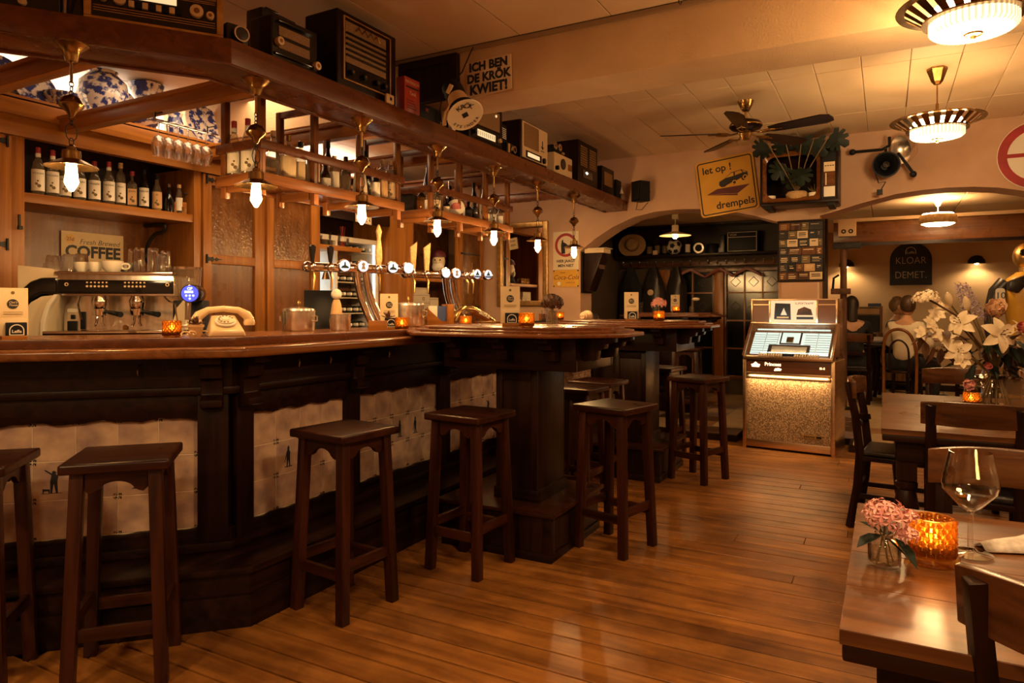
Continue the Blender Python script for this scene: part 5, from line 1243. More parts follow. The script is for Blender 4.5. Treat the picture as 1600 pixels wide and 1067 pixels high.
MB().box(-0.225, 0.225, 0, 0.008, -0.15, 0.145).build('plate', M['paper'], cf, bev=0.006)
txt('Fresh Brewed', 0.052, M['ink'], cf, (0.045, -0.001, 0.075), shear=0.3, off=-0.0005)
txt('COFFEE', 0.115, M['ink'], cf, (0.0, -0.001, 0.0), off=0.004)
MB().prism(circ(0.033, 20, -0.165, 0.09), -0.002, 0, None, 'y').build('price_disc', M['yellow'], cf)
txt('25¢', 0.036, M['ink'], cf, (-0.165, -0.0028, 0.09))

# ------------------------------------------------------------ candles, menus, small things on the bar
def hob(r, z, a):
    return r+0.0044*max(0, math.cos(a*14+(math.pi if int(z/0.0085) % 2 else 0)))*(1 if 0.008 < z < 0.072 else 0)
hbm = MB()
for k_ in range(7):
    for i_ in range(15):
        a_ = 2*math.pi*(i_+0.5*(k_ % 2))/15
        hbm.ball((0.0368*math.cos(a_), 0.0368*math.sin(a_), 0.012+0.0098*k_), 0.0066, 8, 5)
hob_me = hbm.mesh('hobnails', smooth=True); hob_me.materials.append(M['hobnail'])
def make_candle(label):
    c_ = thing('candle_holder', label, 'candle', (0,0,0), 0, 'hobnail glass candle holders')
    pf = [(0.030,0.0),(0.037,0.003)]+[(0.0375, 0.0085*k+0.004) for k in range(1, 9)]+[(0.037,0.078),(0.034,0.078)]+[(0.0325, 0.07),(0.0325,0.01),(0.0,0.008)]
    MB().lathe(pf, 30, cap=False).build('glass', M['hob'], c_, smooth=True)
    inst('hobnails', hob_me, c_, kind='stuff')
    MB().lathe([(0.024,0.011),(0.024,0.030),(0.0,0.031)], 16).build('tealight', M['wax'], c_, smooth=True)
    MB().lathe([(0.0,0.033),(0.006,0.040),(0.007,0.047),(0.003,0.058),(0.0,0.064)], 10).build('flame', M['flame'], c_, smooth=True)
    return c_
CN = [((-2.955,2.10,1.20),'amber hobnail candle glass on the bar before the coffee machine'), ((-2.62,3.42,1.20),'amber hobnail candle glass with a small plant behind it on the bar'),
      ((-2.66,4.22,1.20),'amber hobnail candle glass on the bar beside the second beer tower'), ((-1.66,3.23,1.234),'amber hobnail candle glass beside the menu on the nearer high table'),
      ((-2.72,5.98,1.218),'amber candle glass on the black tray by the pig figure'), ((-1.53,5.20,1.234),'amber hobnail candle glass holding pink flowers on the farther high table'),
      ((-2.27,8.45,1.274),'candle glass on the alcove high table'), ((0.44,4.85,0.765),'hobnail candle glass on the far dining table beside the big vase')]
proto = make_candle(CN[0][1]); 
for i, (l, lab) in enumerate(CN):
    o = proto if i == 0 else dup(proto)
    o.location = l; o['label'] = lab
def make_menu(label):
    m_ = thing('menu_holder', label, 'menu', (0,0,0), 0, 'menu cards in holders')
    MB().box(-0.045, 0.045, -0.03, 0.03, 0.0, 0.018).build('base', M['oak_x'], m_, bev=0.003)
    MB().box(-0.03, 0.045, -0.026, -0.006, 0.018, 0.075).build('front_block', M['black'], m_, bev=0.003)
    MB().box(-0.048, 0.048, -0.005, 0.004, 0.018, 0.092).build('card_pocket', M['paper'], m_, bev=0.002)
    cd = MB().box(-0.055, 0.055, 0.005, 0.012, 0.02, 0.225, T=Matrix.Rotation(R(-4), 4, 'X')).build('menu_card', M['paper'], m_)
    MB().prism(circ(0.021, 24, 0.0, 0.155), 0.0135, 0.0145, T=Matrix.Rotation(R(-4), 4, 'X') @ Matrix.Translation((0,-0.0105,0)), axis='y').build('printed_logo', M['ink'], cd)
    txt('Oet\'s', 0.014, M['paper'], cd, (0, 0.013, 0.161), (R(86), 0, 0), shear=0.3)
    txt('Thoes', 0.013, M['paper'], cd, (0, 0.0122, 0.149), (R(86), 0, 0), shear=0.3)
    ring(MB(), 0.0, 0.007, 0.0, 0.001, 12, 'y', 0, 0.0).build('printed_emblem', M['stem'], cd, loc=(0, 0.017, 0.203))
    for i in range(2): MB().box(-0.035, 0.035, 0.006, 0.007, 0.118-0.008*i, 0.120-0.008*i).build('printed_line', M['stem'], cd)
    ar = MB(); ring(ar, 0.023, 0.027, -0.0275, -0.026, 14, 'y', 0.008, 0.040, 0, 180)
    ar.box(-0.019, -0.015, -0.0275, -0.026, 0.022, 0.040).box(0.031, 0.035, -0.0275, -0.026, 0.022, 0.040).box(-0.019, 0.035, -0.0275, -0.026, 0.020, 0.023)
    ar.build('arch_emblem', M['whitepaper'], m_, kind='stuff')
    txt('Leffe', 0.018, M['whitepaper'], m_, (0.008, -0.0268, 0.036), off=0.0004)
    return m_
ML = [((-3.31,1.60,1.20),8,'menu card holder at the left picture edge, largest of the menus'), ((-2.70,3.40,1.20),6,'menu card holder on the bar in front of the first beer tower'),
      ((-1.86,3.42,1.234),2,'menu card holder with arch emblem on the nearer high table'), ((-1.74,5.17,1.234),0,'menu card holder on the farther high table'),
      ((-2.33,8.62,1.274),-4,'menu card holder on the dark alcove table')]
proto = make_menu(ML[0][2])
for i, (l, dz, lab) in enumerate(ML):
    o = proto if i == 0 else dup(proto)
    o.location = l; o.rotation_euler = (0, 0, R(toward(l[0], l[1])+dz)); o['label'] = lab
ph = thing('rotary_telephone', 'ivory rotary dial telephone on the bar at its bend', 'telephone', (-2.835, 2.30, 1.20), toward(-2.83, 2.3)+8)
bm_ = MB(); 
bm_.add([(-0.085,-0.085,0),(0.085,-0.085,0),(0.085,0.08,0),(-0.085,0.08,0),(-0.075,-0.085,0.028),(0.075,-0.085,0.028),(0.055,0.055,0.10),(-0.055,0.055,0.10),(0.055,0.075,0.10),(-0.055,0.075,0.10)],
        [(3,2,1,0),(0,1,5,4),(4,5,6,7),(7,6,8,9),(1,2,8,6,5),(0,4,7,9,3),(2,3,9,8)])
bm_.build('body', M['ivory'], ph, bev=0.010, seg=3)
Td = Matrix.Translation((0, -0.02, 0.068)) @ Matrix.Rotation(R(27), 4, 'X')
MB().lathe([(0.048,0),(0.048,0.007),(0.040,0.010),(0.0,0.010)], 26, T=Td).build('dial_base', M['whitepaper'], ph, smooth=True)
dd = MB().lathe([(0.040,0.012),(0.041,0.016),(0.020,0.018),(0.018,0.022),(0,0.023)], 26, T=Td).build('dial_wheel', M['enamel'], ph, smooth=True)
for i in range(10):
    a = R(20+i*29)
    MB().lathe([(0.0055,0.0165),(0.0055,0.0185),(0,0.0185)], 10, T=Td @ Matrix.Translation((0.031*math.cos(a), 0.031*math.sin(a), 0))).build('finger_hole', M['stem'], dd)
MB().tube([(-0.125,0.06,0.075),(-0.11,0.06,0.10),(-0.07,0.06,0.125),(0,0.06,0.133),(0.07,0.06,0.125),(0.11,0.06,0.10),(0.125,0.06,0.075)], [0.024,0.024,0.017,0.015,0.017,0.024,0.024], 12).lathe([(0.026,0.0),(0.029,0.012),(0.024,0.03)], 16, c=(-0.122,0.058,0.05)).lathe([(0.026,0.0),(0.029,0.012),(0.024,0.03)], 16, c=(0.122,0.058,0.05)).build('handset', M['ivory'], ph, smooth=True)
cr_ = [(-0.09-0.005*k+0.012*math.cos(k*1.1), -0.01-0.004*k, 0.018+0.010*math.sin(k*1.1)) for k in range(22)]
MB().tube(cr_, 0.004, 6).build('cord', M['ivory'], ph, smooth=True)
pp = thing('succulent_pot', 'small tan pot with a red-brown succulent left of the telephone', 'plant', (-2.885, 2.175, 1.20), 0)
MB().lathe([(0.026,0),(0.034,0.045),(0.038,0.046),(0.038,0.058),(0.034,0.058),(0.030,0.05),(0,0.05)], 18, cap=False).build('pot', M['terracotta'], pp, smooth=True)
lv = MB().prism([(0,-0.006),(0.02,-0.008),(0.045,0.0),(0.02,0.008),(0,0.006)], -0.002, 0.003).mesh('succulent_leaf', 0.001, seg=1); lv.materials.append(M['leaf2'])
for i in range(16):
    inst('leaf', lv, pp, (0, 0, 0.055), (0, R(-20-55*(i % 3)/2), R(i*137.5)))
def bucket(label, loc, r, h, lid=True, name='ice_bucket'):
    b = thing(name, label, 'bucket', loc, 20)
    MB().lathe([(0.94*r,0),(r,0.01),(r,h*0.93),(1.03*r,h*0.94),(1.03*r,h),(0.97*r,h),(0.95*r,0.02),(0,0.015)], 28, cap=False).build('body', M['steel'], b, smooth=True)
    if lid:
        MB().lathe([(0.99*r,h),(0.97*r,h+0.012),(0.3*r,h+0.022),(0,h+0.024)], 28).build('lid', M['steel'], b, smooth=True)
        MB().lathe([(0.008,h+0.02),(0.010,h+0.05),(0.006,h+0.06),(0,h+0.062)], 12).build('lid_knob', M['brass'], b, smooth=True)
        for sx in (-1, 1): MB().tube([(sx*r,0,h*0.75),(sx*(r+0.022),0,h*0.72),(sx*(r+0.022),0,h*0.5),(sx*r,0,h*0.47)], 0.005, 6).build('handle', M['steel'], b, smooth=True)
    return b
bucket('lidded steel ice bucket left of the black till screen', (-3.06, 3.00, 1.20), 0.095, 0.12)
bucket('plain low steel pot in front of the till screen', (-2.86, 3.14, 1.20), 0.06, 0.10, False, 'steel_pot')
bucket('large lidded steel ice bucket between the two beer towers', (-3.02, 4.02, 1.20), 0.115, 0.155)
bucket('small steel shaker cup behind the magazine box', (-3.05, 4.68, 1.20), 0.045, 0.11, False, 'shaker_cup')
bx_ = thing('wooden_box', 'small pale wooden box with a succulent beside the till pot', 'box', (-2.66, 3.24, 1.20), toward(-2.66, 3.24))
MB().box(-0.055, 0.055, -0.04, 0.04, 0, 0.06).build('box', M['oak_x'], bx_, bev=0.002)
for i in range(12): inst('leaf', lv, bx_, (0.06, 0.0, 0.075), (0, R(-20-60*(i % 3)/2), R(i*137.5)))
ti = thing('till_screen', 'black touch-screen till turned to the barkeeper', 'screen', (-3.38, 3.54, 1.0), 48)
MB().box(-0.12, 0.12, -0.015, 0.015, 0.20, 0.47, T=Matrix.Rotation(R(-14), 4, 'X')).build('panel', M['black'], ti, bev=0.006)
MB().box(-0.07, 0.07, 0.0, 0.12, 0.0, 0.22).build('stand', M['black'], ti, bev=0.006)
txt('----', 0.03, M['stem'], ti, (0.0, 0.045, 0.22), (R(76), 0, 0))
# beer towers
def tower(label, loc, rz, L, meds, handles, name='beer_tower'):
    t = thing(name, label, 'beer tap', loc, rz)       # local: crossbar along x, front -y
    n = 10
    for dx in (-0.035, 0.035):
        pts = [(dx+0.14-0.20*u+0.06*u*u, 0.05*math.sin(u*math.pi)*0.6, 0.40*u) for u in [i/8 for i in range(9)]]
        MB().tube(pts, [0.030-0.006*(i/8) for i in range(9)], 14).build('column', M['chrome'], t, smooth=True)
    MB().lathe([(0.085,0),(0.085,0.012),(0.05,0.02)], 24, c=(0.14,0,0)).build('base', M['chrome'], t, smooth=True)
    MB().tube([(-L/2,0,0.40),(L/2,0,0.40)], 0.030, 16).build('crossbar', M['chrome'], t, smooth=True)
    for sx in (-1, 1): MB().ball((sx*L/2,0,0.40), 0.036, 14, 8).build('end_ball', M['chrome'], t, smooth=True)
    for x, kind in meds:
        m_ = MB().prism(circ(0.044, 24, x, 0.412), -0.058, -0.02, None, 'y').build('medallion', M['chrome'], t, bev=0.006)
        fc = MB().prism(circ(0.036, 24, x, 0.412), -0.0605, -0.058, None, 'y').build('lit_face', M['tapglow'], m_)
        if kind == 'hill':
            MB().prism([(x-0.028,0.395),(x+0.028,0.395),(x+0.022,0.408),(x+0.006,0.414),(x+0.004,0.436),(x-0.004,0.436),(x-0.006,0.416),(x-0.022,0.408)], -0.062, -0.0605, None, 'y').build('emblem', M['leaf'], m_)
        elif kind == 'man':
            MB().prism(circ(0.012, 12, x, 0.425)+[], -0.062, -0.0605, None, 'y').build('emblem', M['stem'], m_)
            MB().prism([(x-0.014,0.392),(x+0.014,0.392),(x+0.009,0.413),(x-0.009,0.413)], -0.062, -0.0605, None, 'y').build('emblem', M['stem'], m_)
        elif kind == 'blue':
            MB().prism([(x-0.036,0.40),(x+0.036,0.40),(x+0.024,0.383),(x-0.024,0.383)], -0.062, -0.0605, None, 'y').build('emblem', M['bluecover'], m_)
            MB().prism([(x-0.02,0.403),(x+0.02,0.403),(x+0.008,0.425),(x+0.004,0.443),(x-0.006,0.425)], -0.062, -0.0605, None, 'y').build('emblem', M['leaf'], m_)
    for x, kind in handles:
        tp = MB().lathe([(0.016,-0.02),(0.024,0.0),(0.024,0.02),(0.014,0.035)], 14, c=(x,-0.06,0.39)).tube([(x,0,0.395),(x,-0.06,0.395)], 0.014, 10).build('tap', M['chrome'], t, smooth=True)
        MB().tube([(x,-0.06,0.37),(x,-0.085,0.33),(x-0.006,-0.09,0.25)], [0.010,0.009,0.007], 8).build('spout', M['brass'], tp, smooth=True)
        if kind == 'black': MB().lathe([(0.010,0.03),(0.014,0.06),(0.021,0.11),(0.022,0.135),(0.012,0.145)], 14, c=(x,-0.06,0.39)).build('handle', M['blackgloss'], tp, smooth=True)
        elif kind == 'carved': MB().prism([(x-0.014,0.42),(x-0.022,0.47),(x-0.020,0.53),(x-0.008,0.60),(x-0.018,0.65),(x,0.70),(x+0.02,0.65),(x+0.010,0.60),(x+0.020,0.53),(x+0.022,0.47),(x+0.014,0.42)], -0.075, -0.05, None, 'y').build('handle', M['straw'], tp, bev=0.006)
        elif kind == 'blade': MB().prism([(x-0.016,0.42),(x-0.024,0.55),(x-0.026,0.60),(x+0.034,0.645),(x+0.030,0.60),(x+0.016,0.42)], -0.07, -0.05, None, 'y').build('handle', M['straw'], tp, bev=0.005)
        elif kind == 'chrome': MB().tube([(x,-0.06,0.42),(x+0.003,-0.06,0.50)], [0.007,0.009], 8).build('handle', M['chrome'], tp, smooth=True)
    return t
tower('near chrome beer tower with four lit medallions behind the bar candle', (-3.10, 3.60, 1.20), 66, 0.74, [(-0.14,'hill'),(-0.01,'man'),(0.21,'hill'),(0.33,None)], [(-0.36,'black'),(-0.24,'black'),(0.10,'carved')])
tower('far chrome beer tower with tall wooden blade handles and four lit medallions', (-3.10, 4.66, 1.20), 66, 0.80, [(-0.06,None),(0.04,'man'),(0.24,'blue'),(0.35,'blue')], [(-0.36,'blade'),(-0.24,'blade'),(0.13,'chrome'),(0.18,'chrome')])
tn2 = thing('brass_font', 'curved brass tap lever with raised pale letters lying beside the far beer tower', 'tap lever', (-2.88, 4.72, 1.20), 66)
MB().tube([(-0.20,0,0.03),(-0.17,0,0.09),(-0.11,0,0.125),(-0.04,0,0.12),(0.05,0,0.08),(0.18,0,0.02)], [0.03,0.034,0.036,0.036,0.034,0.02], 14).build('body', M['brass'], tn2, smooth=True)
txt('BIERE', 0.045, M['whitepaper'], tn2, (0.06, -0.038, 0.082), (R(90), R(24), 0))
ta = thing('brass_tray', 'flat brass box right of the far bar candle', 'box', (-2.68, 4.55, 1.20), 70)
MB().box(-0.10, 0.10, -0.05, 0.05, 0.0, 0.035).build('box', M['brass'], ta, bev=0.004)
mz = thing('magazine_box', 'cream magazine holder with blue covers between bucket and far tower', 'magazine holder', (-2.95, 4.32, 1.20), 66)
for i, x in enumerate((-0.10, -0.02, 0.06)): MB().box(x, x+0.075, 0.0+0.01*i, 0.006+0.01*i, 0.0, 0.15).build('magazine', [M['whitepaper'], M['bluecover'], M['bluecover']][i], mz)
MB().box(0.07, 0.125, 0.0, 0.09, 0.0, 0.165).build('side_board', M['oak_z'], mz, bev=0.003)
MB().prism([(-0.12,0),(0.07,0),(0.07,0.03),(0.0,0.04),(-0.10,0.12),(-0.12,0.14)], -0.012, -0.004, None, 'y').build('front_board', M['oak_x'], mz)
# farther down the bar: tray with glasses, pig, knife
tr_ = thing('serving_tray', 'black tray with glasses on the bar between the high tables', 'tray', (-2.78, 6.02, 1.20), 90)
MB().box(-0.30, 0.36, -0.15, 0.15, 0, 0.012).build('tray', M['black'], tr_, bev=0.004)
for i, (x, y, r, h) in enumerate(((-2.70,5.72,0.032,0.12),(-2.76,5.80,0.03,0.13),(-2.84,5.90,0.03,0.10),(-2.80,6.10,0.032,0.09))):
    tumbler(ORD[i]+' clear tumbler from the left on the black bar tray', (x, y, 1.213), r, h, 'glasses on the bar tray', False)
wbx = thing('cutlery_box', 'low brown wooden box on the bar tray behind the glasses', 'box', (-2.86, 6.03, 1.213), 90)
MB().box(-0.11, 0.10, -0.05, 0.05, 0, 0.065).build('box', M['panel_x'], wbx, bev=0.003)
kn = thing('knife', 'black-handled knife standing in the box by the pig figure', 'knife', (-2.85, 6.10, 1.22), 80)
MB().beam((0.0,0,0.07),(-0.03,0,0.19), 0.016, 0.026).build('handle', M['black'], kn, bev=0.004)
MB().beam((0.015,0,0.0),(0.0,0,0.07), 0.004, 0.02).build('blade', M['steel'], kn)
pg = thing('pig_figure', 'pinkish clay pig lying on the bar beside the tray', 'figurine', (-2.60, 6.30, 1.20), toward(-2.6, 6.3)-20)
MB().ball((0,0.08,0.055), 0.055, 16, 10, (1,1.5,1)).ball((0,-0.01,0.055), 0.042, 14, 8).build('body', M['rose'], pg, smooth=True)
MB().prism(circ(0.026, 18, 0, 0.052), -0.065, -0.04, None, 'y').build('snout', M['rose'], pg, bev=0.004)
for sx in (-1, 1):
    MB().prism(circ(0.005, 8, sx*0.010, 0.054), -0.0665, -0.065, None, 'y').build('nostril', M['maroon'], pg)
    MB().lathe([(0.016,0),(0.014,0.02)], 10, c=(sx*0.03,0.05,0)).build('foot', M['rose'], pg, smooth=True)
sj = thing('sauce_jar', 'small glass jar with black lid right of the pig', 'jar', (-2.56, 6.50, 1.20), 0)
MB().lathe([(0.030,0),(0.032,0.05),(0.028,0.06)], 16).build('jar', M['glass'], sj, smooth=True)
MB().lathe([(0.031,0.06),(0.031,0.075)], 16).build('lid', M['black'], sj, smooth=True)
# open bay contents
co = thing('wine_cooler', 'white-framed lit wine cooler in the open bay of the back bar', 'cooler', (-5.06, 5.40, 1.02), 90)
for a in ((-0.60,-0.56,0,1.02),(0.30,0.35,0,1.02),(-0.56,0.30,0.97,1.02),(-0.56,0.30,0,0.03),(-0.30,-0.27,0.03,0.97)): MB().box(a[0],a[1],-0.35,0.0,a[2],a[3]).build('frame', M['whitepaper'], co, bev=0.003)
MB().box(-0.56, -0.30, -0.04, -0.01, 0.03, 0.88).build('back_light', M['doorglow'], co)
MB().box(0.275, 0.298, -0.34, -0.33, 0.03, 0.97).build('light_strip', M['doorglow'], co)
for k in range(6): MB().box(-0.27, 0.30, -0.33, -0.02, 0.10+0.155*k, 0.108+0.155*k).build('shelf', M['enamel'], co)
MB().box(-0.28, 0.30, -0.02, 0.0, 0.03, 0.97).build('back', M['panel_x'], co)
wbm = None
for k in range(6):
    for i in range(6):
        loc = (-5.06+0.10, 5.18+0.094*i, 1.02+0.109+0.155*k+0.036)
        if wbm is None:
            wbm = thing('wine_bottle', 'dark wine bottle lying in the lit cooler, capsule outwards', 'bottle', loc, 0, 'wine bottles in the cooler', rot=(0, R(90), 0))
            MB().lathe([(0.03,-0.06),(0.035,-0.05),(0.035,0.10),(0.014,0.15),(0.013,0.21)], 12).build('glass_body', M['greenglass'], wbm, smooth=True)
            MB().lathe([(0.0145,0.165),(0.015,0.215),(0.0,0.216)], 10).build('capsule', M['whitepaper'], wbm, smooth=True)
        wl_ = 'dark wine bottle lying in the cooler, '+ORD[i]+' in the '+ORD[5-k]+' row from the top'
        if k or i: dup(wbm, loc, rot=(0, R(90), 0), label=wl_)
        else: wbm['label'] = wl_
for i in range(7):
    x, y = -4.72-0.04*(i % 2), 4.90+0.062*i
    tumbler(ORD[i]+' shot glass from the left on the shelf above the wine cooler', (x, y, 1.937), 0.022, 0.09+0.02*(i % 3), 'glasses on the cooler shelf', False)
for i in range(6):
    o = MB().tube([(0,0,0),(0.02*math.cos(i*2.0),0.03*math.sin(i*2.0),0.2)], 0.0035, 6).build('drinking_straw', M['signred'], None, loc=(-4.74+0.006*(i%3), 5.21+0.006*i, 1.94))
    tag(o, 'red drinking straw in a bundle on the cooler shelf', 'straw', 'red drinking straws')
bk = thing('black_figure', 'tall black bottle-shaped dispenser with pale lettering on the cooler shelf', 'dispenser', (-4.78, 4.87, 1.937), 80)
MB().lathe([(0.05,0),(0.055,0.02),(0.055,0.20),(0.03,0.26),(0.035,0.32),(0.02,0.36)], 18).build('body', M['black'], bk, smooth=True)
ring(MB(), 0.018, 0.026, -0.060, -0.055, 16, 'y', 0.0, 0.29).build('ring', M['brass'], bk)
txt('OUD', 0.06, M['whitepaper'], bk, (0.0, -0.058, 0.10), (R(90), R(-90), 0))
nt_ = thing('jagged_note', 'yellow paper strip with jagged top pinned to the bay header', 'note', (-4.596, 5.38, 2.225), 90)
MB().prism([(-0.12,-0.04),(0.12,-0.05),(0.12,0.04),(0.09,0.02),(0.06,0.05),(0.03,0.02),(0,0.05),(-0.03,0.02),(-0.06,0.05),(-0.09,0.02),(-0.12,0.05)], 0, 0.003, None, 'y').build('strip', M['paper'], nt_)
for i in range(4): MB().prism([(-0.08+i*0.05,-0.02),(-0.065+i*0.05,0.005),(-0.05+i*0.05,-0.02)], -0.001, 0, None, 'y').build('printed_mark', M['ink'], nt_)
bl = thing('brass_bell', 'small brass bell hanging left of the open bay', 'bell', (-4.58, 4.83, 1.60), 0)
MB().lathe([(0.04,0),(0.036,0.01),(0.026,0.05),(0.016,0.075),(0.006,0.085)], 16).build('bell', M['brass'], bl, smooth=True)
MB().tube([(0,0,0.085),(-0.03,0,0.12),(-0.045,0,0.13)], 0.004, 6).build('hanger', M['iron'], bl)
sk = thing('figurine_clown', 'small white figurine with orange coat behind the till', 'figurine', (-3.15, 3.42, 1.20), toward(-3.15, 3.42))
MB().lathe([(0.04,0),(0.045,0.05),(0.03,0.16),(0.02,0.19)], 14).build('coat', M['terracotta'], sk, smooth=True)
MB().ball((0,0,0.225), 0.035, 12, 8).build('head', M['whitepaper'], sk, smooth=True)
# niche contents
gn = thing('gnome_bust', 'bearded gnome bust with red cap on the niche shelf', 'figurine', (-4.55, 6.63, 1.667), toward(-4.55, 6.63)-10)
MB().lathe([(0.08,0),(0.09,0.02),(0.07,0.08),(0.05,0.10)], 16).build('shoulders', M['blackcloth'], gn, smooth=True)
MB().ball((0,0,0.20), 0.085, 18, 12, (0.9,0.9,1.15)).build('head', M['lily'], gn, smooth=True)
MB().ball((0,-0.045,0.135), 0.065, 14, 8, (1.1,0.7,0.9)).build('beard', M['whitepaper'], gn, smooth=True)
MB().ball((0,-0.085,0.19), 0.018, 10, 6).build('nose', M['lily'], gn, smooth=True)
for sx in (-1, 1): MB().ball((sx*0.03,-0.076,0.215), 0.009, 8, 6).build('eye', M['ink'], gn, smooth=True)
MB().lathe([(0.086,0.25),(0.086,0.27),(0.07,0.31),(0.03,0.335),(0,0.34)], 18).build('cap', M['maroon'], gn, smooth=True)
for i in range(10):
    o = MB().lathe([(0.016,0),(0.020,0.02),(0.018,0.05),(0.010,0.07),(0.012,0.085)], 10).build('glass_jar', M['bottleglass'] if i % 2 else M['brass'], None, smooth=True, loc=(-4.56-0.06*(i % 2), 6.02+0.055*(i//2), 1.667))
    tag(o, 'tiny spice jar on the niche shelf, '+ORD[i//2]+' from the left in the '+('back' if i % 2 else 'front')+' row', 'jar', 'tiny jars on the niche shelf')
st = thing('wooden_crate', 'brown crate under the white cartons in the niche', 'crate', (-4.62, 6.22, 1.022), 90)
MB().box(-0.16, 0.20, -0.14, 0.14, 0, 0.30).build('crate', M['panel_x'], st, bev=0.004)
for i, (y, z, w, h, l) in enumerate(((6.21,1.324,0.30,0.075,'lowest white carton of the stack in the niche'),(6.22,1.40,0.29,0.085,'middle white carton with printed emblem in the niche'),(6.21,1.486,0.26,0.07,'topmost white carton of the stack in the niche'),(6.46,1.33,0.16,0.12,'small white carton right of the carton stack in the niche'))):
    b = thing('carton', l, 'carton', (-4.57, y, z), 88)
    MB().box(-w/2, w/2, -0.08, 0.12, 0, h).build('box', M['carton'], b, bev=0.003)
    MB().box(-w/2, w/2, -0.0815, -0.08, h*0.8, h*0.84).build('flap_line', M['stem'], b)
    if i == 1: ring(MB(), 0.012, 0.02, -0.082, -0.0805, 12, 'y', 0.03, h*0.4).build('printed_emblem', M['stem'], b)
tgt = thing('target_box', 'small dark box printed with a ring right of the cartons', 'box', (-4.52, 6.60, 1.022), 88)
MB().box(-0.09, 0.09, -0.05, 0.1, 0, 0.30).build('box', M['panel_z'], tgt, bev=0.003)
ring(MB(), 0.03, 0.045, -0.0515, -0.05, 18, 'y', 0, 0.24).build('printed_ring', M['whitepaper'], tgt)
MB().prism(circ(0.016, 12, 0, 0.24), -0.0515, -0.05, None, 'y').build('printed_dot', M['whitepaper'], tgt)

# ------------------------------------------------------------ ceiling lamps and fan
def make_ufo(label):
    u = thing('saucer_lamp', label, 'lamp', (0,0,0), 0, 'saucer lamps over the dining tables')   # origin at the ceiling, rim 0.37 below
    MB().lathe([(0.02,-0.115),(0.036,-0.095),(0.065,-0.012),(0.065,0.0)], 6).build('ceiling_rose', M['brass'], u)
    MB().tube([(0,0,-0.10),(0,0,-0.33)], 0.005, 8).tube([(0,0,-0.25),(0,0,-0.34)], 0.010, 8).build('rod', M['brass'], u, smooth=True)
    ring(MB(), 0.262, 0.296, -0.372, -0.366, 40, 'z').lathe([(0.290,-0.372),(0.298,-0.368),(0.290,-0.362)], 40, cap=False).build('rim', M['brass'], u)
    rb = MB(); n = 22
    for i in range(n):
        a0 = 2*math.pi*i/n; a1 = a0+2*math.pi/n*0.62
        for t0, t1 in ((a0, (a0+a1)/2), ((a0+a1)/2, a1)):
            rb.add([(0.262*math.cos(t0),0.262*math.sin(t0),-0.371),(0.262*math.cos(t1),0.262*math.sin(t1),-0.371),(0.185*math.cos(t1),0.185*math.sin(t1),-0.432),(0.185*math.cos(t0),0.185*math.sin(t0),-0.432)], [(0,1,2,3)])
    rb.build('slotted_shade', M['brass'], u, kind='stuff')
    MB().lathe([(0.150,-0.372),(0.165,-0.400),(0.172,-0.430)], 40, cap=False).build('glass_drum', M['frosted'], u, smooth=True)
    ring(MB(), 0.165, 0.195, -0.438, -0.430, 40, 'z').build('inner_ring', M['brass'], u)
    MB().lathe([(0.166,-0.436),(0.166,-0.478),(0.150,-0.492),(0.06,-0.500),(0.0,-0.500)], 88, fn=lambda r, z, a: r*(1+0.018*math.cos(44*a)) if r > 0.1 else r).build('ribbed_glass', M['ribbed'], u, smooth=True)
    MB().lathe([(0.038,-0.499),(0.034,-0.508),(0.012,-0.512),(0.008,-0.525),(0.0,-0.530)], 18).build('finial', M['brass'], u, smooth=True)
    return u
u1 = make_ufo('nearer saucer-shaped ceiling lamp with slotted brass rim and ribbed glass'); u1.location = (0.335, 3.60, 3.03)
for y_ in (3.60, 5.73): light('saucer_lamp_light', 'POINT', (0.33, y_, 2.47), 34, WARM2, 0.10)
dup(u1, (0.32, 5.73, 3.03), 0, 'farther saucer-shaped ceiling lamp hanging on a rod, beyond the beam')
fn_ = thing('ceiling_fan', 'brass ceiling fan with five dark wooden blades', 'fan', (-1.01, 5.90, 3.03), 0)
MB().lathe([(0.022,-0.085),(0.03,-0.08),(0.055,-0.03),(0.065,0)], 22).build('canopy', M['brass'], fn_, smooth=True)
MB().tube([(0,0,-0.08),(0,0,-0.16)], 0.012, 10).build('rod', M['brass'], fn_, smooth=True)
MB().lathe([(0.03,-0.145),(0.06,-0.155),(0.115,-0.175),(0.130,-0.195),(0.130,-0.212),(0.115,-0.228),(0.07,-0.24),(0.05,-0.25)], 30).build('motor_housing', M['dark_x'], fn_, smooth=True)
MB().lathe([(0.131,-0.197),(0.133,-0.203),(0.131,-0.210)], 30, cap=False).build('brass_band', M['brass'], fn_, smooth=True)
MB().lathe([(0.05,-0.25),(0.055,-0.27),(0.04,-0.30),(0.03,-0.315),(0.0,-0.318)], 22).build('hub', M['brass'], fn_, smooth=True)
blm = MB(); bl_ = [(0.20,-0.045),(0.30,-0.06),(0.62,-0.075),(0.68,-0.05),(0.69,0.0),(0.68,0.05),(0.62,0.075),(0.30,0.06),(0.20,0.045)]
bme = blm.prism(bl_, -0.004, 0.004, T=Matrix.Translation((0,0,-0.262)) @ Matrix.Rotation(R(-13), 4, 'X')).mesh('fan_blade', 0.002, seg=1); bme.materials.append(M['dark_x'])
irm = MB(); irm.tube([(0.06,0,-0.262),(0.12,0.0,-0.275),(0.16,0.03,-0.270),(0.22,0.035,-0.268),(0.25,0,-0.268),(0.22,-0.035,-0.270),(0.16,-0.03,-0.274),(0.12,0,-0.275)], 0.007, 6)
irm.tube([(0.14,0,-0.272),(0.30,0,-0.268)], 0.008, 6)
ime = irm.mesh('blade_iron', smooth=True); ime.materials.append(M['brass'])
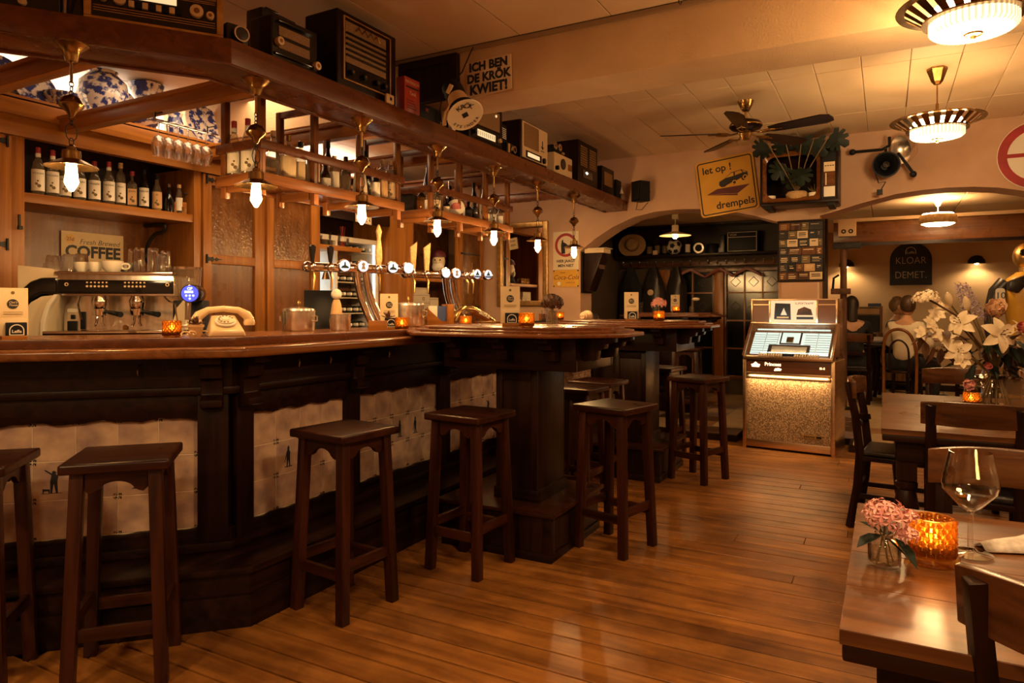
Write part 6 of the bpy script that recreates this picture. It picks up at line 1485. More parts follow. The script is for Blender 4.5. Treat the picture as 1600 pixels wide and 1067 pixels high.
for k in range(5):
    b = inst('blade', bme, fn_, (0,0,0), (0,0,R(56+72*k))); inst('blade_iron', ime, fn_, (0,0,0), (0,0,R(56+72*k)))

# ------------------------------------------------------------ things on the arch wall
ts = thing('speed_bump_sign', 'tilted yellow road sign lettered let op ! drempels with car and red hump', 'sign', (-1.475, 7.482, 2.625), 0, rot=(0, R(-7), 0))
def rrect(w, h, q, n=5):
    out = []
    for cx_, cz_, a0 in ((w/2-q, -h/2+q, -90), (w/2-q, h/2-q, 0), (-w/2+q, h/2-q, 90), (-w/2+q, -h/2+q, 180)):
        for i in range(n+1): out.append((cx_+q*math.cos(R(a0+90*i/n)), cz_+q*math.sin(R(a0+90*i/n))))
    return out
MB().prism(rrect(0.60, 0.60, 0.04), 0.0, 0.012, None, 'y').build('plate', M['yellow'], ts)
o1, i1 = rrect(0.565, 0.565, 0.032), rrect(0.540, 0.540, 0.022)
fr_ = MB()
for k in range(len(o1)):
    k2 = (k+1) % len(o1)
    fr_.prism([o1[k], o1[k2], i1[k2], i1[k]], -0.0012, 0.0, None, 'y')
fr_.build('border_line', M['ink'], ts)
txt('let op !', 0.105, M['ink'], ts, (-0.08, -0.001, 0.19), off=0.002)
txt('drempels', 0.105, M['ink'], ts, (0.065, -0.001, -0.20), off=0.002)
car = [(-0.075,0.015),(-0.07,0.05),(-0.01,0.075),(0.06,0.125),(0.17,0.135),(0.225,0.10),(0.225,0.055),(0.20,0.045),(0.19,0.02),(0.165,0.02),(0.155,0.05),(0.105,0.03),(0.10,-0.005),(0.07,-0.012),(0.055,0.02),(0.0,0.0),(-0.02,-0.012),(-0.055,-0.010)]
MB().prism(car, -0.0016, 0, None, 'y').build('car_picture', M['ink'], ts)
for q in ([(0.0,0.078),(0.062,0.118),(0.085,0.12),(0.082,0.085)], [(0.097,0.087),(0.10,0.123),(0.16,0.127),(0.175,0.10)], [(0.185,0.10),(0.172,0.128),(0.215,0.10)]):
    MB().prism(q, -0.0022, -0.0016, None, 'y').build('car_window', M['yellow'], ts)
for x, z in ((0.083,0.015),(0.195,0.05)): ring(MB(), 0.015, 0.025, -0.0026, -0.0016, 16, 'y', x, z).build('car_wheel', M['yellow'], ts)
MB().prism([(-0.215,-0.065),(-0.10,-0.02),(0.235,-0.03),(0.10,-0.105),(-0.05,-0.08)], -0.0016, 0, None, 'y').build('hump_picture', M['maroon'], ts)
MB().prism([(-0.215,-0.068),(-0.05,-0.083),(0.10,-0.108),(0.10,-0.125),(-0.05,-0.097)], -0.0016, 0, None, 'y').build('hump_edge', M['maroon'], ts)
tv = thing('hollow_television', 'old wooden television cabinet hollowed out and planted, on the arch wall', 'television', (-0.735, 7.12, 2.33), 0)
MB().box(-0.35,0.35,0.0,0.36,0.0,0.03).box(-0.35,0.35,0,0.36,0.51,0.54).box(-0.35,-0.325,0,0.36,0.03,0.51).box(0.325,0.35,0,0.36,0.03,0.51).box(0.19,0.215,0,0.36,0.03,0.51).box(-0.325,0.325,0.34,0.36,0.03,0.51).build('cabinet', M['dark_x'], tv, bev=0.004)
o1, i1 = rrect(0.515, 0.48, 0.02), rrect(0.45, 0.40, 0.07)
f_ = MB()
for k in range(len(o1)):
    k2 = (k+1) % len(o1)
    a, b, c, d = o1[k], o1[k2], i1[k2], i1[k]
    f_.add([(a[0],-0.004,a[1]),(b[0],-0.004,b[1]),(c[0],0.03,c[1]),(d[0],0.03,d[1])], [(0,1,2,3)])
f_.build('screen_surround', M['panel_x'], tv, loc=(-0.067, 0, 0.27))
MB().box(0.215,0.325,0.0,0.012,0.03,0.51).build('control_panel', M['black'], tv)
MB().box(0.222,0.318,-0.006,0,0.285,0.375).build('knob_plate', M['paper'], tv, bev=0.002)
for i in range(4): MB().box(0.232+0.021*i,0.246+0.021*i,-0.009,-0.006,0.335,0.343).build('button', M['ink'], tv)
MB().box(0.222,0.318,-0.003,0,0.15,0.28).build('slider_panel', M['panel_x'], tv)
MB().box(0.237,0.245,-0.006,-0.003,0.16,0.27).build('slider', M['whitepaper'], tv)
MB().box(0.222,0.318,-0.005,0,0.05,0.145).build('speaker_plate', M['whitepaper'], tv, bev=0.002)
for x in (-0.28, 0.28): MB().box(x-0.03,x+0.03,0.02,0.34,-0.03,0.0).build('foot', M['black'], tv)
def monstera(sz):
    half = [(0,0),(-0.25,0.10),(-0.46,0.02),(-0.60,0.22),(-0.36,0.34),(-0.64,0.42),(-0.62,0.60),(-0.36,0.56),(-0.54,0.76),(-0.42,0.90),(-0.20,0.76),(-0.22,1.02),(0,1.15)]
    pts = half+[(-x, y) for x, y in reversed(half[1:-1])]
    mb = MB()
    vs = [(0, 0.5*sz, 0.06*sz)]+[(x*sz, y*sz, -0.12*sz*abs(x)) for x, y in pts]
    fs = [(0, i+1, (i+1) % len(pts)+1) for i in range(len(pts))]
    mb.add(vs, fs); me = mb.mesh('monstera_leaf', smooth=True); me.materials.append(M['leaf']); return me
mm = monstera(0.17)
mp_ = thing('monstera_plant', 'swiss cheese plant growing out of the hollow television', 'plant', (-0.76, 7.22, 2.37), 0)
MB().lathe([(0.07,0.0),(0.095,0.03),(0.10,0.07),(0.085,0.09)], 16).build('basket', M['straw'], mp_, smooth=True)
for (x, y, z, rx, rz) in ((0.05,-0.13,0.30,100,0),(-0.10,-0.08,0.36,95,45),(0.17,-0.20,0.54,70,-35),(0.30,-0.22,0.55,60,-70),(-0.08,-0.24,0.57,50,30),(0.07,-0.24,0.57,55,-10),(-0.24,-0.20,0.54,45,65),(-0.02,0.0,0.30,95,20)):
    inst('leaf', mm, mp_, (x, y, z), (R(rx), R(180+rz*0.8), R(rz*0.3)), None)
    MB().tube([(0,0,0.08),(x*0.5,y*0.6,z*0.6),(x,y,z)], 0.005, 6).build('stem', M['stem'], mp_, smooth=True)
for lab, nm, x, r_, h_, m_ in (('white round bowl at the left inside the hollow television','bowl',-1.0,0.05,0.07,'whitepaper'),('small pale pot with spiky plant at the right inside the hollow television','plant_pot',-0.60,0.055,0.075,'whitepaper')):
    p_ = thing(nm, lab, 'pot', (x, 7.2, 2.362), 0)
    MB().lathe([(0.7*r_,0),(r_,0.3*h_),(r_,h_),(0.9*r_,h_),(0.85*r_,0.4*h_),(0,0.3*h_)], 18, cap=False).build('pot', M[m_], p_, smooth=True)
    if nm == 'plant_pot':
        for k in range(14):
            a = k*2.4; MB().tube([(0,0,0.05),(0.03*math.cos(a),0.03*math.sin(a),0.10),(0.06*math.cos(a),0.06*math.sin(a),0.11+0.02*(k%3))],[0.005,0.004,0.001],5).build('leaf', M['stem'], p_)
sl = thing('stage_lights', 'pair of old spotlights on a black wall arm', 'lamp', (0.0, 7.3, 2.66), 0)
MB().tube([(-0.28,0.10,0.17),(-0.03,0.06,0.16),(0.03,0.0,0.18),(0.03,0.0,0.26)], 0.014, 8).ball((-0.28,0.10,0.17), 0.03, 10, 6).tube([(0.0,0.18,0.16),(0.0,0.0,0.16)], 0.012, 8).build('arm', M['black'], sl, smooth=True)
MB().tube([(0.1,-0.02,0.10),(0.22,-0.04,-0.10)], 0.013, 8).ball((0.22,-0.04,-0.11), 0.03, 10, 6).build('handle', M['black'], sl, smooth=True)
Tl = Matrix.Rotation(R(95), 4, 'X') @ Matrix.Rotation(R(4), 4, 'Y')
MB().lathe([(0.115,0.05),(0.118,0.06),(0.105,0.062),(0.06,0.0),(0.05,-0.10),(0.03,-0.14),(0.0,-0.14)], 26, T=Tl, cap=False).build('round_shade', M['black'], sl, smooth=True)
MB().lathe([(0.02,-0.02),(0.032,0.03),(0.028,0.06),(0.0,0.075)], 14, T=Tl).build('bulb', M['glass'], sl, smooth=True)
MB().lathe([(0.13,0.0),(0.125,0.05),(0.095,0.10),(0.04,0.13),(0.0,0.135)], 26, cap=False, T=Matrix.Translation((0.12,0.0,0.13)) @ Matrix.Rotation(R(75), 4, 'Y') @ Matrix.Rotation(R(-35), 4, 'X')).build('dome_shade', M['steel'], sl, smooth=True)
MB().tube([(-0.05,0.02,0.12),(-0.10,0.0,-0.02),(-0.06,0.0,-0.16),(0.0,0.02,-0.15),(-0.04,0.05,-0.22)], 0.005, 6).cb((-0.05,0.05,-0.24),(0.05,0.03,0.05)).build('cable', M['black'], sl)
rs = thing('round_road_sign', 'round white road sign with broad red border at the right picture edge', 'sign', (1.17, 7.47, 2.67), 0)
MB().prism(circ(0.30, 40), 0.0, 0.012, None, 'y').build('plate', M['whitepaper'], rs)
ring(MB(), 0.225, 0.295, -0.003, 0.0, 40, 'y').build('red_border', M['signred'], rs)
MB().box(-0.225, 0.225, -0.002, 0, -0.012, 0.022).build('red_bar', M['signred'], rs)
cb_ = thing('business_card_board', 'dark pinboard covered with small printed cards on the pier', 'pinboard', (-0.75, 7.478, 1.905), 0)
MB().box(-0.215,0.215,0,0.02,-0.305,0.305).build('board', M['black'], cb_, bev=0.004)
fm = MB(); fm.box(-0.22,0.22,-0.008,0.0,0.295,0.31).box(-0.22,0.22,-0.008,0,-0.31,-0.295).box(-0.22,-0.208,-0.008,0,-0.295,0.295).box(0.208,0.22,-0.008,0,-0.295,0.295); fm.build('frame', M['dark_x'], cb_)
rc = random.Random(5); zc = 0.285
cm_ = [M['paper'], M['terracotta'], M['leather'], M['stem'], M['board'], M['panel_x'], M['iron'], M['rust'], M['leather']]
cards = [(0,0,.0,.0)]
for row in range(7):
    x = -0.203; h = 0.074
    while x < 0.17:
        w = rc.choice((0.075, 0.085, 0.105, 0.13))
        if x+w > 0.206: w = 0.204-x
        k = rc.randrange(len(cm_))
        m_ = cm_[k]
        cd = MB().box(x, x+w-0.006, -0.003, 0, zc-h, zc).build('card', m_, cb_)
        lt = M['paper'] if k else M['ink']
        for i in range(rc.randrange(1, 4)):
            zz = zc-0.018-0.018*i; MB().box(x+0.010+0.008*rc.random(), x+w-0.018-0.02*rc.random(), -0.0038, -0.003, zz-rc.choice((0.004,0.009)), zz).build('printed_line', lt, cd)
        x += w
    zc -= h+0.009
mbx = thing('meter_cover', 'plain pale box cover on the pier below the pinboard', 'box', (-0.76, 7.46, 1.50), 0)
MB().box(-0.17,0.17,0,0.04,-0.13,0.09).build('cover', M['plaster'], mbx, bev=0.004)
MB().box(0.165,0.18,0.0,0.04,-0.13,0.09).build('side_strip', M['cream'], mbx)
hs = thing('no_hunting_sign', 'cream enamel sign with red ring lettered HIER JAAGT MEN NIET', 'sign', (-3.325, 7.485, 2.01), 0)
MB().box(-0.165,0.165,0,0.01,-0.225,0.225).build('plate', M['enamel'], hs, bev=0.003)
ring(MB(), 0.108, 0.140, -0.002, 0, 32, 'y', 0, 0.065).build('red_ring', M['signred'], hs)
MB().prism([(-0.055,-0.035),(-0.06,0.06),(-0.05,0.12),(-0.035,0.13),(-0.03,0.10),(0.0,0.085),(0.03,0.06),(0.005,0.05),(-0.01,0.045),(-0.008,-0.035)], -0.003, 0, None, 'y').build('figure', M['ink'], hs)
txt('HIER JAAGT', 0.045, M['ink'], hs, (0, -0.001, -0.125), off=0.0012); txt('MEN NIET', 0.045, M['ink'], hs, (0, -0.001, -0.180), off=0.0012)
k_ = thing('soda_sign', 'yellow tin sign with dark red script below the ring sign', 'sign', (-3.325, 7.487, 1.68), 0)
MB().prism(rrect(0.33, 0.20, 0.02), 0, 0.006, None, 'y').build('plate', M['yellow'], k_)
txt('Coca-Cola', 0.075, M['maroon'], k_, (0, -0.001, 0.012), shear=0.35); txt('DRINK', 0.022, M['maroon'], k_, (-0.04, -0.001, 0.068)); txt('IN BOTTLES', 0.02, M['maroon'], k_, (0.06, -0.001, -0.05))
MB().prism(circ(0.022, 16, -0.09, -0.06), -0.002, 0, None, 'y').build('printed_disc', M['whitepaper'], k_)
for x, z in ((-0.155,0.09),(0.155,0.09),(-0.155,-0.09),(0.155,-0.09)): MB().prism(circ(0.009, 10, x, z), -0.002, 0, None, 'y').build('chipped_corner', M['ink'], k_)
mi = thing('gilt_mirror', 'tall gilt-framed wall mirror reflecting the bar', 'mirror', (-3.90, 7.47, 1.865), 0)
MB().box(-0.30,0.30,0.008,0.02,-0.46,0.46).build('mirror_glass', M['mirror'], mi)
for q in ((-0.35,-0.285,-0.51,0.51),(0.285,0.35,-0.51,0.51)): MB().box(q[0],q[1],-0.015,0.02,q[2],q[3]).build('frame_side', M['gold'], mi, bev=0.01, seg=3)
for q in (-0.51, 0.445): MB().box(-0.285,0.285,-0.015,0.02,q,q+0.065).build('frame_side', M['gold'], mi, bev=0.01, seg=3)
nn = thing('small_note', 'small hand-lettered yellow note stuck on the mirror', 'note', (-4.02, 7.465, 2.12), 0, rot=(0, R(-8), 0))
MB().box(-0.06,0.06,0,0.003,-0.07,0.07).build('paper', M['paper'], nn); txt('KNIJP', 0.03, M['ink'], nn, (0,-0.001,0.03)); txt('BIER', 0.035, M['ink'], nn, (0,-0.001,-0.02))
wr = thing('wall_rack', 'dark wooden wall rack with yellowed papers on the arch jamb', 'rack', (-3.142, 7.66, 1.75), 90)
MB().prism([(-0.16,-0.24),(0.16,-0.24),(0.16,0.24),(-0.16,0.24)], -0.02, 0, None, 'y').build('back_board', M['dark_z'], wr, bev=0.004)
MB().prism([(-0.02,-0.22),(-0.09,-0.22),(-0.26,0.22),(-0.02,0.22)], -0.12, 0.12, None, 'x').build('sloping_pocket', M['dark_z'], wr, bev=0.006)
MB().box(-0.11,0.11,-0.27,-0.03,0.225,0.275).build('paper_stack', M['paper'], wr); MB().box(-0.10,0.10,-0.30,-0.06,0.277,0.284).build('paper_stack', M['whitepaper'], wr)
MB().box(-0.09,0.09,-0.21,-0.20,0.04,0.14, T=Matrix.Identity(4)).build('brass_plate', M['rust'], wr)
MB().tube([(0.0,-0.02,0.26),(0.05,-0.06,0.33),(0.08,-0.09,0.40)], 0.006, 6).build('hook', M['iron'], wr, smooth=True)

# ------------------------------------------------------------ jukebox
jb = thing('jukebox', 'vintage jukebox with lit title strips and gold flecked speaker grille', 'jukebox', (-0.80, 6.855, 0), -6.4)
W = 0.385
chr_ = noisy('warm_anodised_metal', (0.62,0.40,0.24), (0.72,0.50,0.32), (4,4,60), 0.3, metal=1.0)
brn = plain('brown_lacquer', (0.16,0.062,0.030), 0.3)
MB().box(-W,W,0.0,0.50,0.02,0.86).build('cabinet', M['panel_z'], jb, bev=0.006)
for sx in (-1,1): MB().box(sx*0.39-0.017,sx*0.39+0.017,-0.02,0.49,0.0,0.85).build('corner_post', chr_, jb, bev=0.006)
MB().box(-0.372,0.372,-0.010,0.0,0.09,0.675).build('speaker_grille', M['grille'], jb)
MB().box(-0.372,0.372,-0.020,0.0,0.02,0.09).build('kick_plate', chr_, jb, bev=0.004)
for z0, z1, y in ((0.675,0.70,-0.03),(0.70,0.728,-0.022)): MB().box(-0.372,0.372,y,0.0,z0,z1).build('trim_bar', chr_, jb, bev=0.006)
for z in (0.10, 0.66): pass
MB().box(-0.372,0.372,-0.012,0.0,0.728,0.848).build('name_panel', brn, jb, bev=0.003)
jl = emitter('lit_lettering', (1.0,0.62,0.32), 2.2)
txt('Princess', 0.045, jl, jb, (-0.13, -0.0135, 0.805), off=0.0008); txt('III-II', 0.03, jl, jb, (0.30, -0.0135, 0.785))
MB().prism([(-0.32,0.775),(-0.255,0.775),(-0.245,0.80),(-0.265,0.805),(-0.2875,0.825),(-0.31,0.805),(-0.33,0.80)], -0.0135, -0.012, None, 'y').build('crown', jl, jb)
MB().prism([(-0.12,0.745),(-0.06,0.748),(-0.05,0.765),(-0.08,0.775),(-0.11,0.768)], -0.0135, -0.012, None, 'y').build('star_badge', jl, jb)
MB().box(-0.37,0.37,-0.0125,-0.012,0.785,0.787).build('panel_line', M['ink'], jb)
MB().box(0.13,0.30,-0.016,-0.01,0.145,0.175).build('badge', M['gold'], jb); MB().box(0.25,0.295,-0.0175,-0.016,0.15,0.17).build('badge_end', M['black'], jb)
for i in range(6): MB().box(0.145+0.016*i,0.153+0.016*i,-0.0175,-0.016,0.152,0.168).build('badge_letter', M['ink'], jb)
MB().box(-0.395,0.395,-0.055,0.10,0.848,0.885).build('key_shelf', chr_, jb, bev=0.008)
for g in (-0.30, 0.02):
    for i in range(10):
        for r in range(2):
            MB().cb((g+0.055+0.022*i,-0.058+0.02*r,0.890+0.012*r),(0.014,0.02,0.016)).build('selector_key', M['ivory'], jb, bev=0.002)
slopeT = Matrix(((1,0,0,0),(0,0.72,-0.70,-0.03),(0,0.70,0.72,0.905),(0,0,0,1)))     # plane rising to the back; local y runs up the slope
MB().box(-0.38,0.38,0.0,0.36,-0.06,-0.03, slopeT).build('sloping_back', M['panel_x'], jb)
MB().box(-0.345,0.345,0.02,0.295,-0.028,-0.022, slopeT).build('title_panel', M['jukeglow'], jb)
MB().box(-0.33,0.33,0.325,0.345,-0.028,-0.012, slopeT).build('light_tube', M['jukeglow'], jb)
for cxx in (-0.29,-0.175,-0.0,0.175,0.29): 
    if cxx: MB().box(cxx+0.056,cxx+0.060,0.02,0.295,-0.022,-0.019, slopeT).build('strip_divider', chr_, jb)
for cxx in (-0.29,-0.175,0.175,0.29):
    for k in range(9): MB().box(cxx-0.052,cxx+0.052,0.028+0.029*k,0.031+0.029*k,-0.022,-0.019, slopeT).build('title_strip', M['stem'], jb)
MB().box(-0.095,0.095,0.14,0.29,-0.02,-0.008, slopeT).build('window_frame', M['dark_x'], jb, bev=0.003); MB().box(-0.08,0.08,0.15,0.28,-0.008,-0.005, slopeT).build('lit_window', M['jukeglow'], jb)
MB().box(-0.03,0.03,0.15,0.21,-0.004,0.012, slopeT).build('mechanism', M['brass'], jb)
MB().box(-0.185,0.185,0.0,0.125,-0.02,-0.004, slopeT).build('record_bay', M['dark_x'], jb, bev=0.004); MB().box(-0.15,0.16,0.015,0.10,-0.004,-0.001, slopeT).build('bay_plate', chr_, jb)
MB().box(-0.38,0.38,0.0,0.36,0.012,0.015, slopeT).build('glass_lid', M['glass'], jb)
for sx in (-1,1): MB().prism([(-0.07,0.885),(0.26,0.885),(0.26,1.19),(0.21,1.19)], sx*0.388-0.012, sx*0.388+0.012, None, 'x').build('side_cheek', chr_, jb, bev=0.003)
MB().box(-0.385,0.385,0.22,0.50,0.86,1.42).build('head_box', M['panel_x'], jb, bev=0.005)
f_ = MB()
for q in ((-0.39,0.39,1.18,1.195),(-0.39,0.39,1.405,1.42),(-0.39,-0.375,1.195,1.405),(0.375,0.39,1.195,1.405),(-0.222,-0.205,1.195,1.405),(0.205,0.222,1.195,1.405)): MB().box(q[0],q[1],0.205,0.222,q[2],q[3]).build('head_frame', chr_, jb, bev=0.002)
for x in (-0.298, 0.298): MB().box(x-0.075,x+0.075,0.214,0.222,1.195,1.405).build('speaker_panel', M['grille'] if False else brn, jb); MB().box(x-0.075,x+0.075,0.211,0.214,1.36,1.37).build('panel_stripe', chr_, jb)
MB().box(-0.205,0.205,0.214,0.222,1.195,1.405).build('lit_sign', emitter('lit_sign', (1.0,0.55,0.28), 0.75), jb)
MB().prism([(-0.175,1.225),(-0.02,1.22),(-0.025,1.375),(-0.165,1.38)], 0.212, 0.214, None, 'y').build('sign_picture', M['ink'], jb)
MB().prism([(-0.115,1.265),(-0.055,1.265),(-0.085,1.335)], 0.211, 0.212, None, 'y').build('sail_picture', M['whitepaper'], jb); MB().box(-0.15,-0.04,0.211,0.212,1.235,1.25).build('boat_picture', M['terracotta'], jb)
txt('SUPERTRAMP', 0.028, M['ink'], jb, (0.10,0.2125,1.375)); MB().prism([(0.03,1.265),(0.175,1.265),(0.16,1.32),(0.10,1.345),(0.045,1.32)], 0.212, 0.214, None, 'y').build('skyline_picture', M['rust'], jb); txt('ooiiiim', 0.035, M['ink'], jb, (0.10,0.2105,1.29)); MB().box(0.03,0.18,0.212,0.214,1.225,1.25).build('printed_band', M['ink'], jb)
jlt = light('jukebox_tube', 'AREA', (-0.80, 6.80, 1.13), 1.2, (0.8,0.95,0.85), (0.6,0.05), (R(60),0,R(-6)))
jlt2 = light('jukebox_grille_light', 'AREA', (-0.805, 6.80, 0.70), 3.5, WARM2, (0.7,0.03), (R(12),0,R(-6)))

# ------------------------------------------------------------ alcove room behind the left arch
def cone_lamp(label, loc, r=0.20, name='disc_lamp'):
    l_ = thing(name, label, 'lamp', loc, 0)
    MB().lathe([(r,0.0),(0.9*r,0.012),(0.25*r,0.05),(0.05,0.06)], 28, cap=False).build('shade', M['enamel'], l_, smooth=True)
    MB().lathe([(0.045,0.05),(0.045,0.13),(0.02,0.14)], 16).build('holder', M['enamel'], l_, smooth=True)
    MB().tube([(0,0,0.14),(0,0,0.21)], 0.006, 8).build('rod', M['enamel'], l_)
    MB().lathe([(0.045,0.205),(0.04,0.295)], 14).build('ceiling_cup', M['enamel'], l_, smooth=True)
    MB().ball((0,0,-0.005), 0.034, 12, 8).build('bulb', M['bulb2'], l_, smooth=True)
    return l_
cone_lamp('flat cream disc lamp hanging in the alcove behind the left arch', (-2.35, 8.70, 2.248))
hk_ = thing('coat_shelf', 'dark wooden shelf with a long row of coat hooks in the alcove', 'coat rack', (-2.4, 10.28, 2.08), 0)
MB().box(-1.2,1.15,-0.36,0.0,0.0,0.03).build('shelf', M['dark_x'], hk_, bev=0.004)
MB().box(-1.2,1.15,-0.03,0.0,0.03,0.45).build('back_panel', M['dark_x'], hk_)
MB().box(-1.2,1.15,-0.36,-0.0,0.43,0.46).build('top_board', M['dark_x'], hk_)
for x in (-1.2, 1.12): MB().box(x,x+0.03,-0.36,0,0.03,0.43).build('side_board', M['dark_z'], hk_)
MB().box(-1.2,1.35,-0.05,-0.02,-0.14,-0.07).build('hook_rail', M['table_x'], hk_, bev=0.003)
hme = MB().tube([(0,0,0),(0,-0.05,-0.01),(0,-0.07,0.02),(0,-0.065,0.04)], 0.008, 6).ball((0,-0.065,0.045),0.013,8,6).mesh('rail_hook', smooth=True); hme.materials.append(M['steel'])
for i in range(20): inst('hook', hme, hk_, (-1.15+0.128*i, -0.05, -0.10))
def simple(nm, lab, cat, loc, mb, mat, smooth=True, rz=0, bev=0, group=None):
    o = mb.build(nm, M[mat], None, smooth=smooth, bev=bev, loc=loc, rot=(0,0,R(rz))); tag(o, lab, cat, group); return o
ht = thing('straw_hat', 'straw hat propped at the left end of the alcove shelf', 'hat', (-3.36, 10.02, 2.27), 0, rot=(R(72), 0, R(12)))
MB().lathe([(0.20,0),(0.205,0.008),(0.10,0.012)], 26, fn=lambda r,z,a: r*(0.86+0.14*abs(math.cos(a)))).build('brim', M['straw'], ht, smooth=True)
MB().lathe([(0.10,0.01),(0.095,0.08),(0.06,0.11),(0,0.10)], 22).build('crown', M['straw'], ht, smooth=True); MB().lathe([(0.102,0.012),(0.1,0.035)], 22, cap=False).build('band', M['maroon'], ht)
fb = thing('football', 'black and white football on the alcove shelf under the disc lamp', 'ball', (-2.73, 10.05, 2.225), 0)
MB().ball((0,0,0), 0.112, 28, 18).build('ball', M['whitepaper'], fb, smooth=True)
for k, (a, e) in enumerate(((-90,5),(-35,20),(-145,20),(-60,-40),(-120,-40),(-90,60),(0,-15),(180,-15))):
    v = Vector((math.cos(R(e))*math.cos(R(a)), math.cos(R(e))*math.sin(R(a)), math.sin(R(e))))
    MB().lathe([(0.042,0.103),(0.036,0.1085),(0.0,0.114)], 5, T=v.to_track_quat('Z','Y').to_matrix().to_4x4()).build('black_panel', M['ink'], fb)
am = thing('guitar_amplifier', 'small black guitar amplifier at the right of the alcove shelf', 'amplifier', (-1.76, 9.99, 2.112), 0)
MB().box(-0.21,0.21,0,0.2,0,0.29).build('case', M['black'], am, bev=0.006)
f_ = MB(); f_.box(-0.195,0.195,-0.004,0,0.012,0.018).box(-0.195,0.195,-0.004,0,0.272,0.278).box(-0.195,-0.189,-0.004,0,0.018,0.272).box(0.189,0.195,-0.004,0,0.018,0.272).box(-0.189,0.189,-0.004,0,0.205,0.211); f_.build('white_piping', M['whitepaper'], am)
txt('VOX', 0.045, M['paper'], am, (-0.12,-0.003,0.24))
for i, (x, h) in enumerate(((-3.10,0.24),(-2.98,0.26),(-2.87,0.25))): bottle(['first','second','third'][i]+' dark bottle right of the straw hat on the alcove shelf', (x, 10.05, 2.112), h=h, r=0.04, kind='tall', glass='darkglass', lab='stem', cap='black', group='bottles on the alcove shelf')
bottle('printed bottle right of the football on the alcove shelf', (-2.53, 10.05, 2.112), h=0.26, r=0.035, kind='tall', glass='darkglass', lab='whitepaper', cap='black')
rg = simple('ring_ornament', 'pale ring ornament standing on the alcove shelf', 'ornament', (-2.36, 10.0, 2.19), ring(MB(),0.05,0.075,-0.015,0.015,20,'y'), 'steel', False)
simple('round_hat', 'black round cap on the alcove shelf right of the ring ornament', 'hat', (-2.18, 10.05, 2.112), MB().lathe([(0.10,0),(0.10,0.06),(0.07,0.13),(0,0.15)],18), 'black')
simple('black_boot', 'black boot standing on the alcove shelf left of the amplifier', 'boot', (-2.06, 10.05, 2.112), MB().prism([(-0.09,0),(0.06,0),(0.06,0.26),(-0.02,0.26),(-0.02,0.08),(-0.09,0.06)],-0.04,0.04,None,'y'), 'leather', False, 0, 0.012)
simple('white_card_block', 'little pale block left of the football on the alcove shelf', 'block', (-2.98, 9.95, 2.112), MB().box(-0.03,0.03,-0.03,0.03,0,0.06), 'paper', False)
def coat(label, loc, w, h, mat):
    pf = []; 
    vs = []; fs = []; n = 14; m = 9
    for j in range(m):
        t = j/(m-1); ww = w*(0.35+0.65*min(1, t*3.2))*(1+0.12*t); z = -h*t
        for i in range(n):
            a = 2*math.pi*i/n; f = 1+0.10*math.sin(5*a+t*3)
            vs.append((ww*0.5*math.cos(a)*f, 0.075*math.sin(a)*f*(0.5+0.7*min(1,t*3)), z))
    for j in range(m-1):
        for i in range(n): fs.append((j*n+i, j*n+(i+1)%n, (j+1)*n+(i+1)%n, (j+1)*n+i))
    fs.append(tuple(range(n))); fs.append(tuple((m-1)*n+i for i in range(n)))
    o = MB().add(vs, fs).build('coat', M[mat], None, smooth=True, loc=loc); tag(o, label, 'coat'); return o
coat('long black coat at the far left of the hook rail', (-3.42, 10.13, 1.94), 0.32, 1.05, 'blackcloth')
cbt = coat('black coat with a small orange badge on the hook rail', (-3.06, 10.12, 1.94), 0.33, 0.95, 'leather')
MB().prism(circ(0.045,14,-0.02,-0.38), -0.10, -0.088, None, 'y').build('badge', M['rose'], cbt)
coat('shiny black raincoat beside the left leaded window', (-2.72, 10.12, 1.94), 0.28, 0.85, 'leather')
hgp = [(0,0,0.06),(0.015,0,0.075),(0.02,0,0.06),(0,0,0.04),(0,0,0.0)]
hg0 = None
for i, (x, l) in enumerate(((-2.52,'red wooden clothes hanger, left of three on the hook rail'),(-2.10,'red wooden clothes hanger, middle of three on the hook rail'),(-1.72,'red wooden clothes hanger, right of three on the hook rail'))):
    if hg0 is None:
        hg0 = thing('clothes_hanger', l, 'hanger', (x, 10.14, 1.90), 8, 'red clothes hangers')
        MB().tube([(0,0,0),(0,0,0.05),(0.02,0,0.075),(0.03,0,0.06)], 0.004, 6).build('hook', M['iron'], hg0)
        MB().prism([(-0.23,-0.12),(-0.20,-0.13),(0,-0.03),(0.20,-0.13),(0.23,-0.12),(0.03,0.005),(-0.03,0.005)], -0.012, 0.012, None, 'y').build('body', M['redwood'], hg0, bev=0.004)
    else: dup(hg0, (x, 10.14, 1.90), -6, l)
